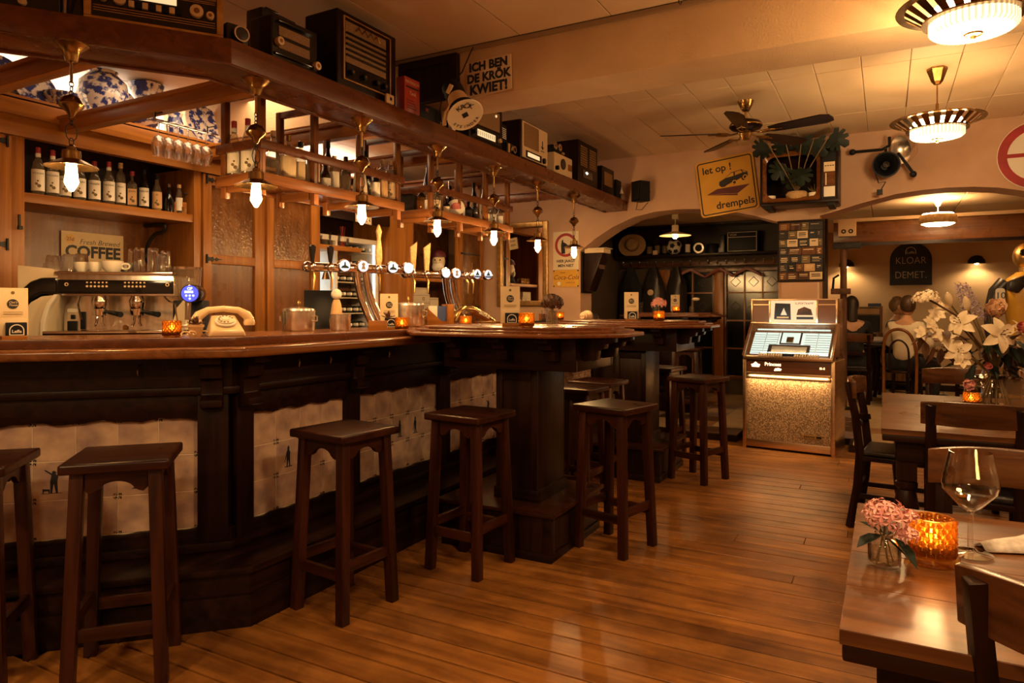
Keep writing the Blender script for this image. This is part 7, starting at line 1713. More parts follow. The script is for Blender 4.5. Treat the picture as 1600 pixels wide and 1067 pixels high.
for wn, (x0, x1) in (('window_1', (-2.80, -2.22)), ('window_2', (-2.02, -1.28))):
    w = MB().box(x0-0.03,x0,10.24,10.30,0.35,1.86).box(x1,x1+0.03,10.24,10.30,0.35,1.86).box(x0-0.03,x1+0.03,10.24,10.30,1.86,1.90).box(x0-0.03,x1+0.03,10.24,10.30,0.31,0.35).build(wn, M['panel_z']); struct(w)
    nc = 2 if wn == 'window_1' else 3
    for c in range(nc):
        for r in range(4):
            xa = x0+(x1-x0)*c/nc; xb = x0+(x1-x0)*(c+1)/nc; za = 0.35+0.40*r if r < 3 else 1.55; zb = za+0.40 if r < 3 else 1.86
            pn = MB().box(xa+0.012,xb-0.012,10.275,10.282,za+0.012,zb-0.012).build('pane', M['nightpane'], w)
            for q in ((xa,xb,za-0.010,za+0.010),): MB().box(q[0],q[1],10.255,10.29,q[2],q[3]).build('glazing_bar', M['oak_x'], w)
            if r >= 2:
                xm = (xa+xb)/2; zm = (za+zb)/2; dd_ = 0.07
                for (p, q) in (((xm,zm+dd_),(xm+dd_,zm)),((xm+dd_,zm),(xm,zm-dd_)),((xm,zm-dd_),(xm-dd_,zm)),((xm-dd_,zm),(xm,zm+dd_))):
                    MB().beam((p[0],10.27,p[1]),(q[0],10.27,q[1]),0.006,0.006).build('lead_came', M['iron'], pn)
        if c: MB().box(x0+(x1-x0)*c/nc-0.010,x0+(x1-x0)*c/nc+0.010,10.25,10.295,0.35,1.86).build('glazing_bar', M['oak_z'], w)
for i, (x0, x1) in enumerate(((-3.05,-2.84),(-2.19,-2.06))): struct(MB().box(x0,x1,10.22,10.30,0.08,1.9).build('trim_%d' % (i+3), M['oak_z'], bev=0.004))
gl_ = tumbler('pair-like clear beer glass on the alcove high table', (-2.72, 8.45, 1.276), 0.035, 0.13, None, False)
sf = thing('small_flower_vase', 'little vase with a drooping pale flower on the alcove table', 'vase', (-2.12, 8.62, 1.276), 0)
MB().lathe([(0.03,0),(0.035,0.05),(0.02,0.08)], 14).build('vase', M['bottleglass'], sf, smooth=True)
MB().tube([(0,0,0.02),(0.0,0,0.16),(0.04,0,0.17)], 0.004, 6).build('stem', M['stem'], sf); MB().ball((0.05,0,0.165), 0.035, 12, 8, (1.4,1,0.6)).build('flower', M['lily'], sf, smooth=True)

# ------------------------------------------------------------ back room behind the right arch
rb_ = MB().box(-0.58,3.2,9.60,9.75,2.14,2.44).build('trim_5', M['panel_x'], bev=0.004); struct(rb_)
MB().box(-0.58,3.2,9.575,9.60,2.10,2.14).build('under_rail', M['dark_x'], rb_)  # separate dark wooden rail below the beam
MB().box(-0.58,3.2,9.56,9.60,2.40,2.44).build('top_strip', M['cream'], rb_)
for x in (-0.42, 1.78):
    b = MB().box(x-0.10,x+0.10,9.50,9.60,2.22,2.43).build('end_bracket', M['cream'], rb_, bev=0.006)
    for dx in (-0.04, 0.04): ring(MB(), 0.012, 0.028, 9.494, 9.50, 14, 'y', x+dx, 2.28).build('bolt', M['iron'], b)
pl_ = thing('iron_post', 'rusty iron post with clamps standing by the right archway', 'post', (-0.46, 9.48, 0.082), 0)
MB().lathe([(0.04,0.02),(0.038,2.05)], 14).build('shaft', M['rust'], pl_, smooth=True)
MB().lathe([(0.11,0),(0.11,0.02)], 18).build('foot_plate', M['iron'], pl_)
MB().box(-0.12,0.20,-0.05,0.05,1.98,2.06).build('head_clamp', M['iron'], pl_, bev=0.006); MB().box(-0.14,0.08,-0.06,0.06,1.42,1.49).build('clamp', M['rust'], pl_, bev=0.006)
MB().tube([(-0.12,0,1.49),(-0.11,0,1.62),(-0.05,0,1.66)],0.014,8).build('clamp_lever', M['iron'], pl_, smooth=True)
sh = MB().lathe([(0.165,0.0),(0.178,0.02),(0.178,0.075),(0.165,0.095)], 72, fn=lambda r,z,a: r*(1+0.025*math.cos(24*a))).mesh('slatted_drum', smooth=True)
dl_ = thing('slatted_drum_lamp', 'round slatted drum lamp with opal bottom in the right back room', 'lamp', (0.51, 9.0, 2.27), 0)
sh.materials.append(M['straw']); inst('drum', sh, dl_)
MB().lathe([(0.16,-0.004),(0.12,-0.022),(0,-0.028)], 30).build('opal_bottom', M['frosted'], dl_, smooth=True)
MB().lathe([(0.155,0.098),(0.15,0.11),(0.0,0.112)], 26).build('opal_top', M['frosted'], dl_, smooth=True)
MB().tube([(0,0,0.1),(0,0,0.22)], 0.006, 8).lathe([(0.015,0.19),(0.06,0.27),(0.062,0.275)], 16).build('stem', M['enamel'], dl_, smooth=True)
kb = thing('chalkboard', 'arched blackboard chalked KLOAR DEMET. on the back-room wall', 'blackboard', (0.335, 12.17, 1.68), 0)
MB().prism([(-0.28,0),(0.28,0),(0.28,0.38)]+[(0.28*math.cos(R(a)), 0.38+0.27*math.sin(R(a))) for a in range(10,180,10)]+[(-0.28,0.38)], 0, 0.03, None, 'y').build('board', M['board'], kb, bev=0.003)
txt('KLOAR', 0.15, M['chalk'], kb, (0.0,-0.002,0.37), off=-0.002, sx=0.85); txt('DEMET.', 0.15, M['chalk'], kb, (0.0,-0.002,0.15), off=-0.002, sx=0.85)
ring(MB(), 0.062, 0.07, -0.002, 0, 18, 'y', 0, 0.51, 0, 180).box(-0.07,-0.062,-0.002,0,0.47,0.51).box(0.062,0.07,-0.002,0,0.47,0.51).build('arch_emblem', M['whitepaper'], kb, kind='stuff'); txt('Leffe', 0.055, M['whitepaper'], kb, (0,-0.002,0.495))
for i, (x, y, rz, l) in enumerate(((1.17, 12.14, 0, 'small dark half-dome wall lamp right of the blackboard'), (-0.545, 12.14, 0, 'small dark half-dome wall lamp behind the iron post'))):
    s_ = thing('wall_lamp', l, 'lamp', (x, y, 2.0), rz)
    MB().lathe([(0.11,-0.02),(0.105,0.03),(0.07,0.08),(0.02,0.10),(0,0.10)], 22).build('shade', M['iron'], s_, smooth=True); MB().ball((0,-0.02,-0.01),0.028,10,6).build('bulb', M['frosted'], s_, smooth=True)
    MB().tube([(0,0.03,0.06),(0,0.05,0.06)],0.015,8).build('arm', M['iron'], s_)
    light('wall_lamp_glow', 'SPOT', (x, y-0.09, 1.985), 16, WARM2, 0.05, (0, 0, 0), 150)
lb_ = thing('leaning_menu_board', 'small framed board leaning on a chest in the back room corner', 'board', (-0.24, 11.85, 0.80), -6, rot=(R(-6),0,R(-6)))
MB().box(-0.18,0.18,0,0.02,0.0,0.55).build('panel', M['stem'], lb_); MB().box(-0.16,0.16,-0.004,0,0.02,0.42).build('slate', M['iron'], lb_); MB().box(-0.15,0.15,-0.004,0,0.44,0.52).build('header', M['terracotta'], lb_); MB().box(0.165,0.195,-0.01,0.02,0,0.56).build('frame_side', M['oak_z'], lb_)
simple('blue_box', 'small blue box on top of the leaning board', 'box', (-0.15, 11.95, 1.35), MB().box(-0.09,0.09,-0.04,0.04,0,0.05), 'bluecover', False)
sc_ = thing('sideboard', 'low dark chest behind the leaning menu board', 'chest', (-0.47, 11.95, 0.08), 0)
MB().box(-0.42,0.40,-0.15,0.2,0,0.715).build('body', M['dark_x'], sc_, bev=0.005)
for x in (-0.2, 0.2): MB().box(x-0.18,x+0.18,-0.16,-0.15,0.08,0.65).build('door', M['dark_z'], sc_, bev=0.004)
bt = thing('dining_table', 'dark table with plates in the back room where guests sit', 'table', (-0.02, 10.95, 0.082), 0)
MB().box(-0.40,0.42,-0.40,0.40,0.72,0.76).build('tabletop', M['dark_x'], bt, bev=0.005)
for sx in (-1,1):
    for sy in (-1,1): MB().box(sx*0.35-0.035,sx*0.35+0.035,sy*0.35-0.035,sy*0.35+0.035,0,0.72).build('leg', M['dark_z'], bt, bev=0.004)
simple('cloth_napkin', 'crumpled pale napkin on the back-room table', 'napkin', (-0.1, 10.85, 0.843), MB().ball((0,0,0.04),0.10,14,8,(1.3,0.9,0.5)).ball((0.10,0.03,0.03),0.07,12,6,(1.2,0.9,0.5)), 'cloth')
ra = thing('radiator', 'pale ribbed radiator under the back-room table', 'radiator', (0.36, 12.10, 0.15), 0)
for i in range(9): MB().box(-0.36+0.08*i,-0.30+0.08*i,-0.04,0.04,0,0.45).build('rib', M['cream'], ra, bev=0.012)
mq = thing('racing_mannequin', 'mannequin with golden helmet in black and yellow racing suit numbered 10', 'mannequin', (1.30, 9.0, 0.082), toward(1.3, 9.0)+14)
MB().lathe([(0.13,0.85),(0.17,0.95),(0.165,1.1),(0.19,1.3),(0.205,1.45),(0.17,1.56),(0.08,1.63)], 26, fn=lambda r,z,a: r*(1.0 if abs(math.cos(a))>0 else 1)).build('yellow_suit', M['yellow'], mq, smooth=True)
for sx in (-1,1):
    MB().tube([(sx*0.17,0,1.52),(sx*0.25,0.0,1.42),(sx*0.30,0.02,1.22),(sx*0.31,-0.02,1.0),(sx*0.30,-0.05,0.85)], [0.085,0.085,0.07,0.062,0.05], 14).build('sleeve', M['leather'], mq, smooth=True)
    MB().prism([(sx*0.03,1.60),(sx*0.19,1.53),(sx*0.20,1.44),(sx*0.12,1.40),(sx*0.03,1.50)], -0.212, -0.10, None, 'y').build('chest_patch', M['leather'], mq, bev=0.02)
    MB().tube([(sx*0.08,0,0.9),(sx*0.1,0,0.5),(sx*0.1,0,0.1)], [0.10,0.075,0.05], 14).build('suit_leg', M['leather'], mq, smooth=True)
MB().prism(rrect(0.085,0.16,0.03), -0.012, 0.0, None, 'y').build('number_patch', M['whitepaper'], mq, loc=(-0.245,-0.10,1.38), rot=(0,0,R(-25)))
txt('10', 0.095, M['ink'], mq, (-0.247,-0.115,1.38), (R(90),0,R(-25)))
MB().lathe([(0.06,1.60),(0.06,1.68)], 16).ball((0,0,1.80),0.125,20,14,(0.92,1.05,1.1)).build('golden_helmet', M['gold'], mq, smooth=True)
MB().prism(rrect(0.16,0.07,0.03), -0.135, -0.10, None, 'y').build('visor', M['blackgloss'], mq, loc=(0,0,1.83), bev=0.01)
MB().lathe([(0.22,0),(0.22,0.03),(0.03,0.05),(0.02,0.1)], 22).build('stand', M['iron'], mq, smooth=True)

# ------------------------------------------------------------ dining tables and chairs
def dining_table(label, x0, x1, y0, y1, turned):
    t = thing('dining_table', label, 'table', ((x0+x1)/2, (y0+y1)/2, 0), 0)
    w, d = (x1-x0)/2, (y1-y0)/2
    n = 4
    for i in range(n):
        ya = -d+2*d*i/n; yb = -d+2*d*(i+1)/n
        MB().box(-w,w,ya+0.0006,yb-0.0006,0.722,0.75).build('tabletop_board', M['table_x'], t, bev=0.0015, seg=1)
    MB().box(-w+0.004,w-0.004,-d+0.004,d-0.004,0.69,0.722).build('table_edge', M['dark_x'], t, bev=0.006)
    ap = MB()
    for q in ((-w+0.07,w-0.07,-d+0.06,-d+0.085),(-w+0.07,w-0.07,d-0.085,d-0.06)): MB().box(q[0],q[1],q[2],q[3],0.59,0.69).build('apron', M['dark_x'], t)
    for q in ((-w+0.06,-w+0.085,-d+0.07,d-0.07),(w-0.085,w-0.06,-d+0.07,d-0.07)): MB().box(q[0],q[1],q[2],q[3],0.59,0.69).build('apron', M['dark_y'], t)
    if turned: me = MB().lathe([(0.032,0),(0.036,0.03),(0.03,0.06),(0.04,0.12),(0.052,0.26),(0.056,0.36),(0.045,0.42),(0.038,0.44),(0.05,0.455),(0.05,0.475),(0.036,0.49)], 20).box(-0.045,0.045,-0.045,0.045,0.49,0.69).mesh('turned_leg', smooth=True)
    else: me = MB().box(-0.04,0.04,-0.04,0.04,0,0.69).mesh('square_leg', 0.005)
    me.materials.append(M['dark_z'])
    for sx in (-1,1):
        for sy in (-1,1): inst('leg', me, t, (sx*(w-0.11), sy*(d-0.12), 0))
    return t
dining_table('dark scratched dining table set with flowers, candle and wine glass', -0.075, 1.35, 1.40, 2.335, False)
dining_table('farther dining table carrying the big bouquet', -0.02, 0.95, 3.82, 5.43, True)
def make_chair(label):
    c = thing('dining_chair', label, 'chair', (0,0,0), 0, 'dark wooden dining chairs')
    MB().prism([(-0.20,-0.20),(0.20,-0.20),(0.185,0.19),(-0.185,0.19)], 0.415, 0.445).build('seat', M['dark_x'], c, bev=0.006)
    MB().prism([(-0.19,-0.19),(0.19,-0.19),(0.175,0.17),(-0.175,0.17)], 0.444, 0.478).build('seat_pad', M['leather'], c, bev=0.014, seg=3)
    for sx in (-1,1):
        MB().beam((sx*0.175,-0.175,0),(sx*0.175,-0.172,0.415),0.038,0.038).build('leg', M['dark_z'], c, bev=0.004)
        MB().tube([(sx*0.165,0.235,0),(sx*0.168,0.195,0.25),(sx*0.17,0.18,0.45),(sx*0.172,0.205,0.68),(sx*0.172,0.245,0.885)], [0.027,0.026,0.026,0.024,0.022], 4).build('leg', M['dark_z'], c, bev=0.003)
        MB().beam((sx*0.173,-0.17,0.20),(sx*0.167,0.20,0.20),0.018,0.028).build('stretcher', M['dark_y'], c)
    for y, z in ((-0.172,0.26),(0.195,0.26)): MB().beam((-0.17,y,z),(0.17,y,z),0.018,0.028).build('stretcher', M['dark_x'], c)
    def rail(z0, z1, ysh, half):
        mb = MB(); n = 12; vs = []; fs = []
        for i in range(n+1):
            u = -1+2*i/n; x = half*u; y = ysh+0.05*(1-u*u)-0.035
            zt = z1-0.012*abs(u)**3
            for (dy, z) in ((-0.011,z0),(0.011,z0),(0.014+0.008,zt),(-0.006,zt)): vs.append((x, y+dy, z))
        for i in range(n):
            for k in range(4): fs.append((i*4+k, i*4+(k+1)%4, (i+1)*4+(k+1)%4, (i+1)*4+k))
        fs.append((0,1,2,3)); fs.append(tuple(n*4+k for k in (3,2,1,0)))
        return mb.add(vs, fs)
    rail(0.79, 0.905, 0.235, 0.215).build('top_rail', M['chair_x'], c, bev=0.004)
    rail(0.62, 0.665, 0.205, 0.165).build('lower_rail', M['dark_x'], c, bev=0.003)
    return c
CH = [(0.40,1.515,151,0,1.0,'dark dining chair pushed under the nearest table edge at the lower right corner'), (0.325,2.33,-2,0,1,'dining chair with pale worn top rail just behind the wine glass'),
      (0.37,4.00,177,0,1,'dining chair with its dark back to us at the bouquet table'), (0.45,5.62,1,0,1,'dining chair at the far side of the bouquet table'), (0.06,4.83,84,0,1,'dining chair seen from the side at the left of the bouquet table'),
      (-0.36,10.25,178,0.082,1.02,'dining chair in the back room under the dark-haired guest'), (0.12,11.05,80,0.082,1,'dining chair in the back room under the guest in slate blue'), (1.0,10.0,-70,0.082,1,'dining chair in the back room near the mannequin')]
proto = make_chair(CH[0][5])
for i, (x, y, rz, z, s, l) in enumerate(CH):
    o = proto if i == 0 else dup(proto)
    o.location = (x, y, z); o.rotation_euler = (0,0,R(rz)); o.scale = (s,s,s); o['label'] = l
bw = thing('bentwood_chair', 'dark bentwood chair with hooped back under the white-shirted guest', 'chair', (0.20, 10.05, 0.082), 165)
MB().lathe([(0.20,0.435),(0.205,0.45),(0.20,0.465),(0,0.465)], 26).build('seat', M['dark_x'], bw, smooth=True)
MB().tube(curve([(-0.18,0.20,0.0),(-0.185,0.17,0.45),(-0.18,0.20,0.75),(-0.12,0.235,0.93),(0,0.245,0.985),(0.12,0.235,0.93),(0.18,0.20,0.75),(0.185,0.17,0.45),(0.18,0.20,0.0)]), 0.019, 10).build('hoop_back', M['panel_z'], bw, smooth=True)
MB().tube(curve([(-0.10,0.18,0.46),(-0.10,0.215,0.75),(0,0.23,0.85),(0.10,0.215,0.75),(0.10,0.18,0.46)]), 0.012, 8).build('inner_hoop', M['dark_z'], bw, smooth=True)
for sx in (-1,1): MB().tube([(sx*0.15,-0.15,0.44),(sx*0.17,-0.18,0)],[0.02,0.015],10).build('leg', M['dark_z'], bw, smooth=True)
MB().tube([(0.16*math.cos(2*math.pi*i/16),0.16*math.sin(2*math.pi*i/16),0.2) for i in range(16)],0.009,6,closed=True).build('ring_stretcher', M['dark_x'], bw, smooth=True)

# ------------------------------------------------------------ on the near table
g = wineglass('large empty wine glass on the nearest table', (0.177, 1.962, 0.752), 0.245, 0.060, mat='glass')
for ch in g.children:
    if ch.name.startswith('stem'): ch.scale = (1.4, 1.4, 1.0)
cn = dup([o for o in bpy.data.objects if o.name == 'candle_holder'][0], (0.095, 1.872, 0.762), 0, 'large hobnail candle glass on the nearest table beside the pink flowers'); cn.scale = (1.18,1.18,1.18)
MB().lathe([(0.045,-0.008),(0.0475,-0.004),(0.046,0.008),(0.038,0.010)], 44, fn=lambda r,z,a: r*(1+0.02*math.cos(22*a))).build('foot_ring', M['amber'], cn, smooth=True)
light('candle_light', 'POINT', (0.095, 1.872, 0.875), 0.35, WARM, 0.02)
nk = thing('linen_napkin', 'folded grey linen napkin at the right edge of the nearest table', 'napkin', (0.30, 2.12, 0.752), 20)
nv = []; nf = []
for j in range(9):
    for i in range(13):
        u = i/12; v = j/8
        nv.append((-0.10+0.30*u, -0.07+0.14*v*(0.35+0.65*u), 0.003+0.055*math.sin(math.pi*min(1,v*1.05))*(0.15+0.85*min(1,u*1.6))*(1+0.25*math.sin(u*9+v*4))))
for j in range(8):
    for i in range(12): nf.append((j*13+i, j*13+i+1, (j+1)*13+i+1, (j+1)*13+i))
nk.scale = (1.25,1.25,1.25)
nk_m = MB().add(nv, nf).build('cloth', M['cloth'], nk, smooth=True)
sm = nk_m.modifiers.new('thickness', 'SOLIDIFY'); sm.thickness = 0.004
rfw = random.Random(11)
fv = thing('pink_flower_vase', 'little round glass vase of pink star flowers on the nearest table', 'flowers', (-0.003, 1.79, 0.752), 0)
MB().lathe([(0.030,0.0),(0.034,0.004),(0.034,0.048),(0.028,0.058),(0.018,0.064),(0.020,0.074),(0.018,0.074),(0.016,0.064),(0.026,0.056),(0.031,0.046),(0.031,0.008),(0,0.006)], 24, cap=False).build('vase', M['glass'], fv, smooth=True)
MB().lathe([(0.0,0.0065),(0.0305,0.0085),(0.0305,0.038),(0.0,0.038)], 24).build('water', M['water'], fv, smooth=True)
sf_ = MB()
for k in range(4):
    a = math.pi/2*k
    sf_.add([(0,0,0),(0.0065*math.cos(a-0.5),0.0065*math.sin(a-0.5),0.0015),(0.0135*math.cos(a),0.0135*math.sin(a),-0.001),(0.0065*math.cos(a+0.5),0.0065*math.sin(a+0.5),0.0015)],[(0,1,2,3)])
sf_.tube([(0,0,0),(0,0,-0.012)],0.0015,5)
sfm = sf_.mesh('star_floret'); sfm.materials.append(M['pinkpetal'])
def cluster(parent, mesh, c, r, n, name, up=0.0, sc=1.0, lo=-0.5):
    for k in range(n):
        z = 1-(1-lo)*(k+0.5)/n; a = k*2.399963
        q = math.sqrt(max(0,1-z*z)); v = Vector((q*math.cos(a), q*math.sin(a), z))
        rr = r*(0.85+0.3*rfw.random())
        o = inst(name, mesh, parent, (c[0]+v.x*rr, c[1]+v.y*rr, c[2]+v.z*rr*0.8))
        o.rotation_euler = v.to_track_quat('Z','Y').to_euler(); s_ = sc*(0.85+0.3*rfw.random()); o.scale = (s_,s_,s_)
cluster(fv, sfm, (0.0,-0.005,0.112), 0.043, 34, 'floret', sc=1.45)
cluster(fv, sfm, (0.048,-0.02,0.082), 0.018, 10, 'floret', sc=1.25)
cluster(fv, sfm, (0.050,0.0,0.118), 0.016, 8, 'floret', sc=1.2)
lfm = MB().add([(0,0,0),(0.016,0.02,0.004),(0.018,0.045,0.002),(0,0.075,-0.01),(-0.018,0.045,0.002),(-0.016,0.02,0.004),(0,0.03,-0.004)],[(0,1,6),(1,2,6),(2,3,6),(3,4,6),(4,5,6),(5,0,6)]).mesh('broad_leaf', smooth=True); lfm.materials.append(M['leaf'])
for k in range(4): inst('leaf', lfm, fv, (0.008*math.cos(k*2.4),0.008*math.sin(k*2.4),0.068), (R(15-25*(k%3)),0,R(k*137)))
o = inst('leaf', lfm, fv, (0.02,-0.02,0.072), (R(-40),0,R(-120)))
for k in range(5): MB().tube([(0.018*math.cos(k*1.3),0.018*math.sin(k*1.3),0.01),(0.004*math.cos(k),0.004*math.sin(k),0.065),(0.03*math.cos(k*2.4),0.03*math.sin(k*2.4),0.11)],0.0018,5).build('stem', M['stem'], fv)
# farther pink posy in candle glass and brown posy
fp = thing('pink_posy', 'little bunch of pink flowers in the candle glass on the farther high table', 'flowers', (-1.53, 5.20, 1.31), 0)
cluster(fp, sfm, (0,0,0.055), 0.055, 34, 'floret', sc=1.7, lo=-0.2)
MB().tube([(0,0,-0.02),(0,0,0.05)],0.004,6).build('stem', M['stem'], fp)
fq = thing('brown_posy_vase', 'glass vase with a dark brown-red posy on the nearer high table', 'flowers', (-1.60, 3.42, 1.236), 0)
MB().lathe([(0.03,0),(0.033,0.03),(0.024,0.07),(0.028,0.085)],18,cap=False).build('vase', M['bottleglass'], fq, smooth=True)
bf = MB().add([(0,0,0),(0.014,0.012,0.004),(0.0,0.03,0.0),(-0.014,0.012,0.004)],[(0,1,2,3)]).mesh('dry_leaf'); bf.materials.append(M['leaf2'])
cluster(fq, bf, (0,0,0.125), 0.05, 70, 'dry_leaf', sc=1.1, lo=-0.8)
MB().tube([(0,0,0.01),(0,0,0.12)],0.006,6).build('stem', M['stem'], fq)
fr2 = thing('small_red_posy', 'tiny red-brown posy behind the bar candle by the far tower', 'flowers', (-2.70, 4.28, 1.20), 0)
cluster(fr2, bf, (0,0,0.085), 0.03, 30, 'dry_leaf', sc=0.9, lo=-0.3); MB().lathe([(0.02,0),(0.022,0.06)],12).build('pot', M['brownglass'], fr2, smooth=True)

# ------------------------------------------------------------ the big bouquet
bq = thing('bouquet_vase', 'square-shouldered glass vase with lilies, roses and allium on the farther dining table', 'flowers', (0.565, 4.93, 0.752), 28)
def sqr(r, z, a): return r*min(1.0/max(abs(math.cos(a)),abs(math.sin(a))),1.18)
MB().lathe([(0.125,0.0),(0.130,0.006),(0.130,0.15),(0.115,0.178),(0.07,0.190),(0.062,0.215),(0.07,0.235),(0.066,0.235),(0.057,0.215),(0.065,0.186),(0.110,0.174),(0.125,0.148),(0.125,0.010),(0,0.008)], 40, cap=False, fn=lambda r,z,a: sqr(r,z,a) if r > 0.10 else r).build('vase', M['glass'], bq, smooth=True)
MB().lathe([(0.0,0.010),(0.120,0.011),(0.120,0.07),(0.0,0.07)], 40, fn=lambda r,z,a: sqr(r,z,a)).build('water', M['water'], bq, smooth=True)
def P(px, py, fw=0.0): return ((px-1562)*0.0037, fw, (637-py)*0.00423-0.095)
for k in range(13):
    a = k*2.4; MB().tube([(0.09*math.cos(a),0.08*math.sin(a),0.012),(0.012*math.cos(a+0.6),0.012*math.sin(a+0.6),0.20),(-0.08*math.cos(a),-0.06*math.sin(a),0.36)],0.0055,6).build('stem', M['stem'], bq, smooth=True)
def stem(p, bx=0.0, r=0.005): MB().tube([(0.0,0,0.18),(p[0]*0.55+bx,p[1]*0.5,0.20+(p[2]-0.2)*0.62),p],r,6).build('stem', M['stem'], bq, smooth=True)
def petal(L, W, curl, n=6):
    vs = []; fs = []
    for i in range(n+1):
        u = i/n; w = W*math.sin(math.pi*min(0.97,0.12+0.86*u))**0.8; y = L*u*(1-0.12*curl*u); z = 0.35*L*u-curl*L*0.55*u*u
        vs += [(-w,y,z+0.10*W),(0,y,z-0.15*W),(w,y,z+0.10*W)]
    for i in range(n):
        for k in range(2): fs.append((i*3+k,i*3+k+1,(i+1)*3+k+1,(i+1)*3+k))
    return MB().add(vs, fs)
pm = petal(0.135,0.036,1.0).mesh('lily_petal', smooth=True); pm.materials.append(M['lily'])
def lily(p, d, s=1.0):
    T = Vector(d).normalized().to_track_quat('Z','Y').to_matrix().to_4x4()
    h = MB().tube([(0,0,-0.06),(0,0,0.0)],[0.004,0.014],8,T=Matrix.Identity(4)).build('lily', M['lily'], bq, smooth=True); h.location = p; h.rotation_euler = T.to_euler(); h.scale = (s,s,s)
    for k in range(6):
        inst('petal', pm, h, (0,0,0), (R(8 if k % 2 else 0),0,R(60*k)))
    for k in range(5):
        a = k*1.257; MB().tube([(0,0,0),(0.02*math.cos(a),0.02*math.sin(a),0.06)],0.0014,5).cb((0.021*math.cos(a),0.021*math.sin(a),0.062),(0.012,0.005,0.005)).build('stamen', M['rust'], h)
lily(P(1540,512,-0.16), (0.05,-1,0.25), 0.88); lily(P(1487,535,-0.10), (-0.3,-0.9,0.1), 0.66); lily(P(1500,497,-0.05), (-0.75,-0.35,0.35), 0.74); lily(P(1590,508,-0.06), (0.5,-0.7,0.3), 0.6)
for p in (P(1540,512,-0.12),P(1487,535,-0.07),P(1500,497,-0.02)): stem(p)
rm_ = petal(0.05,0.034,-0.9,5).mesh('rose_petal', smooth=True)
def rose(p, d, r, mat, n=16):
    me = rm_.copy(); me.materials.clear(); me.materials.append(M[mat])
    T = Vector(d).normalized().to_track_quat('Z','Y').to_matrix().to_4x4()
    h = MB().ball((0,0,0.012),0.02,10,8,(1,1,1.2)).build('rose', M[mat], bq, smooth=True); h.location = p; h.rotation_euler = T.to_euler(); s_ = r/0.055; h.scale = (s_,s_,s_)
    for k in range(n):
        u = k/n; inst('petal', me, h, (0,0,-0.012), (R(74-62*u),0,R(137.5*k)))
rose(P(1548,482,-0.06), (-0.1,-0.8,0.6), 0.082, 'rose', 20); rose(P(1577,503,-0.13), (0.3,-0.9,0.2), 0.055, 'redpetal'); rose(P(1580,566,-0.12), (0.1,-0.9,0.3), 0.045, 'rose', 12); rose(P(1596,548,-0.10), (0.3,-0.9,0.3), 0.045, 'rose', 12); rose(P(1507,578,-0.08), (-0.5,-0.7,-0.5), 0.05, 'pinkpetal', 9); rose(P(1528,555,-0.12), (-0.2,-0.9,0.1), 0.032, 'redpetal', 9)
stem(P(1548,482,-0.03))
# umbel, mauve spike, white cluster
um = P(1450,463,-0.02); MB().tube([(0,0,0.18),(-0.10,-0.03,0.36),(-0.24,-0.02,0.54),(-0.34,-0.02,0.60),um],0.006,6).build('stem', M['leaf2'], bq, smooth=True)
wfm = MB().add([(0.011*math.cos(math.pi*k/3),0.011*math.sin(math.pi*k/3),0.002 if k%2 else -0.001) for k in range(6)]+[(0,0,0.004)],[(k,(k+1)%6,6) for k in range(6)]).mesh('umbel_floret'); wfm.materials.append(M['lily'])
cluster(bq, wfm, (um[0],um[1],um[2]-0.01), 0.068, 70, 'floret', sc=1.1, lo=-0.15)
for k in range(14):
    a = k*2.4; q = 0.055*math.sqrt((k+0.5)/14); MB().tube([um,(um[0]+q*math.cos(a),um[1]+q*math.sin(a),um[2]+0.045)],0.0015,4).build('umbel_ray', M['stem'], bq)
mvm = sf_.mesh('mauve_floret'); mvm.materials.append(M['mauve'])
b0, b1 = P(1535,490,0.02), P(1512,442,-0.02)
for k in range(46):
    u = k/46; a = k*2.4; r_ = 0.050*(1-0.5*u)
    o = inst('floret', mvm, bq, (b0[0]+(b1[0]-b0[0])*u+r_*math.cos(a), b0[1]+r_*math.sin(a), b0[2]+(b1[2]-b0[2])*u), (R(60*math.sin(a)),R(60*math.cos(a)),a)); o.scale = (1.9,1.9,1.9)
stem(b0)
wp = petal(0.055,0.018,0.6,4).mesh('small_petal', smooth=True); wp.materials.append(M['lily'])
for (px, py, fw) in ((1455,498,-0.03),(1470,485,0.0),(1444,512,-0.02),(1463,512,-0.05),(1480,478,0.02),(1492,548,-0.10),(1480,520,-0.06),(1600,525,-0.05)):
    p = P(px,py,fw)
    h = MB().tube([(0,0,-0.03),(0,0,0)],[0.003,0.007],6).build('small_lily', M['lily'], bq, smooth=True); h.location = p; h.rotation_euler = Vector((-0.5+rfw.random()*0.8,-0.8,0.5)).to_track_quat('Z','Y').to_euler()
    for k in range(6): inst('petal', wp, h, (0,0,0), (0,0,R(60*k)))
stem(P(1460,505,-0.02))
for (px, py) in ((1515,476),(1487,470)):
    p = P(px,py,-0.02); h = MB().lathe([(0.004,-0.03),(0.018,0.0),(0.022,0.03),(0.014,0.06),(0.004,0.075)],10).build('bud', M['lily'], bq, smooth=True); h.location = p; h.rotation_euler = (R(20),R(-25),0); stem(p)
lm2 = MB().add([(0,0,0),(0.02,0.03,0.006),(0.022,0.065,0.002),(0,0.12,-0.02),(-0.022,0.065,0.002),(-0.02,0.03,0.006),(0,0.04,-0.006)],[(0,1,6),(1,2,6),(2,3,6),(3,4,6),(4,5,6),(5,0,6)])
la_ = lm2.mesh('bouquet_leaf', smooth=True); la_.materials.append(M['leaf']); lb2 = lm2.mesh('bouquet_red_leaf', smooth=True); lb2.materials.append(M['leaf2'])
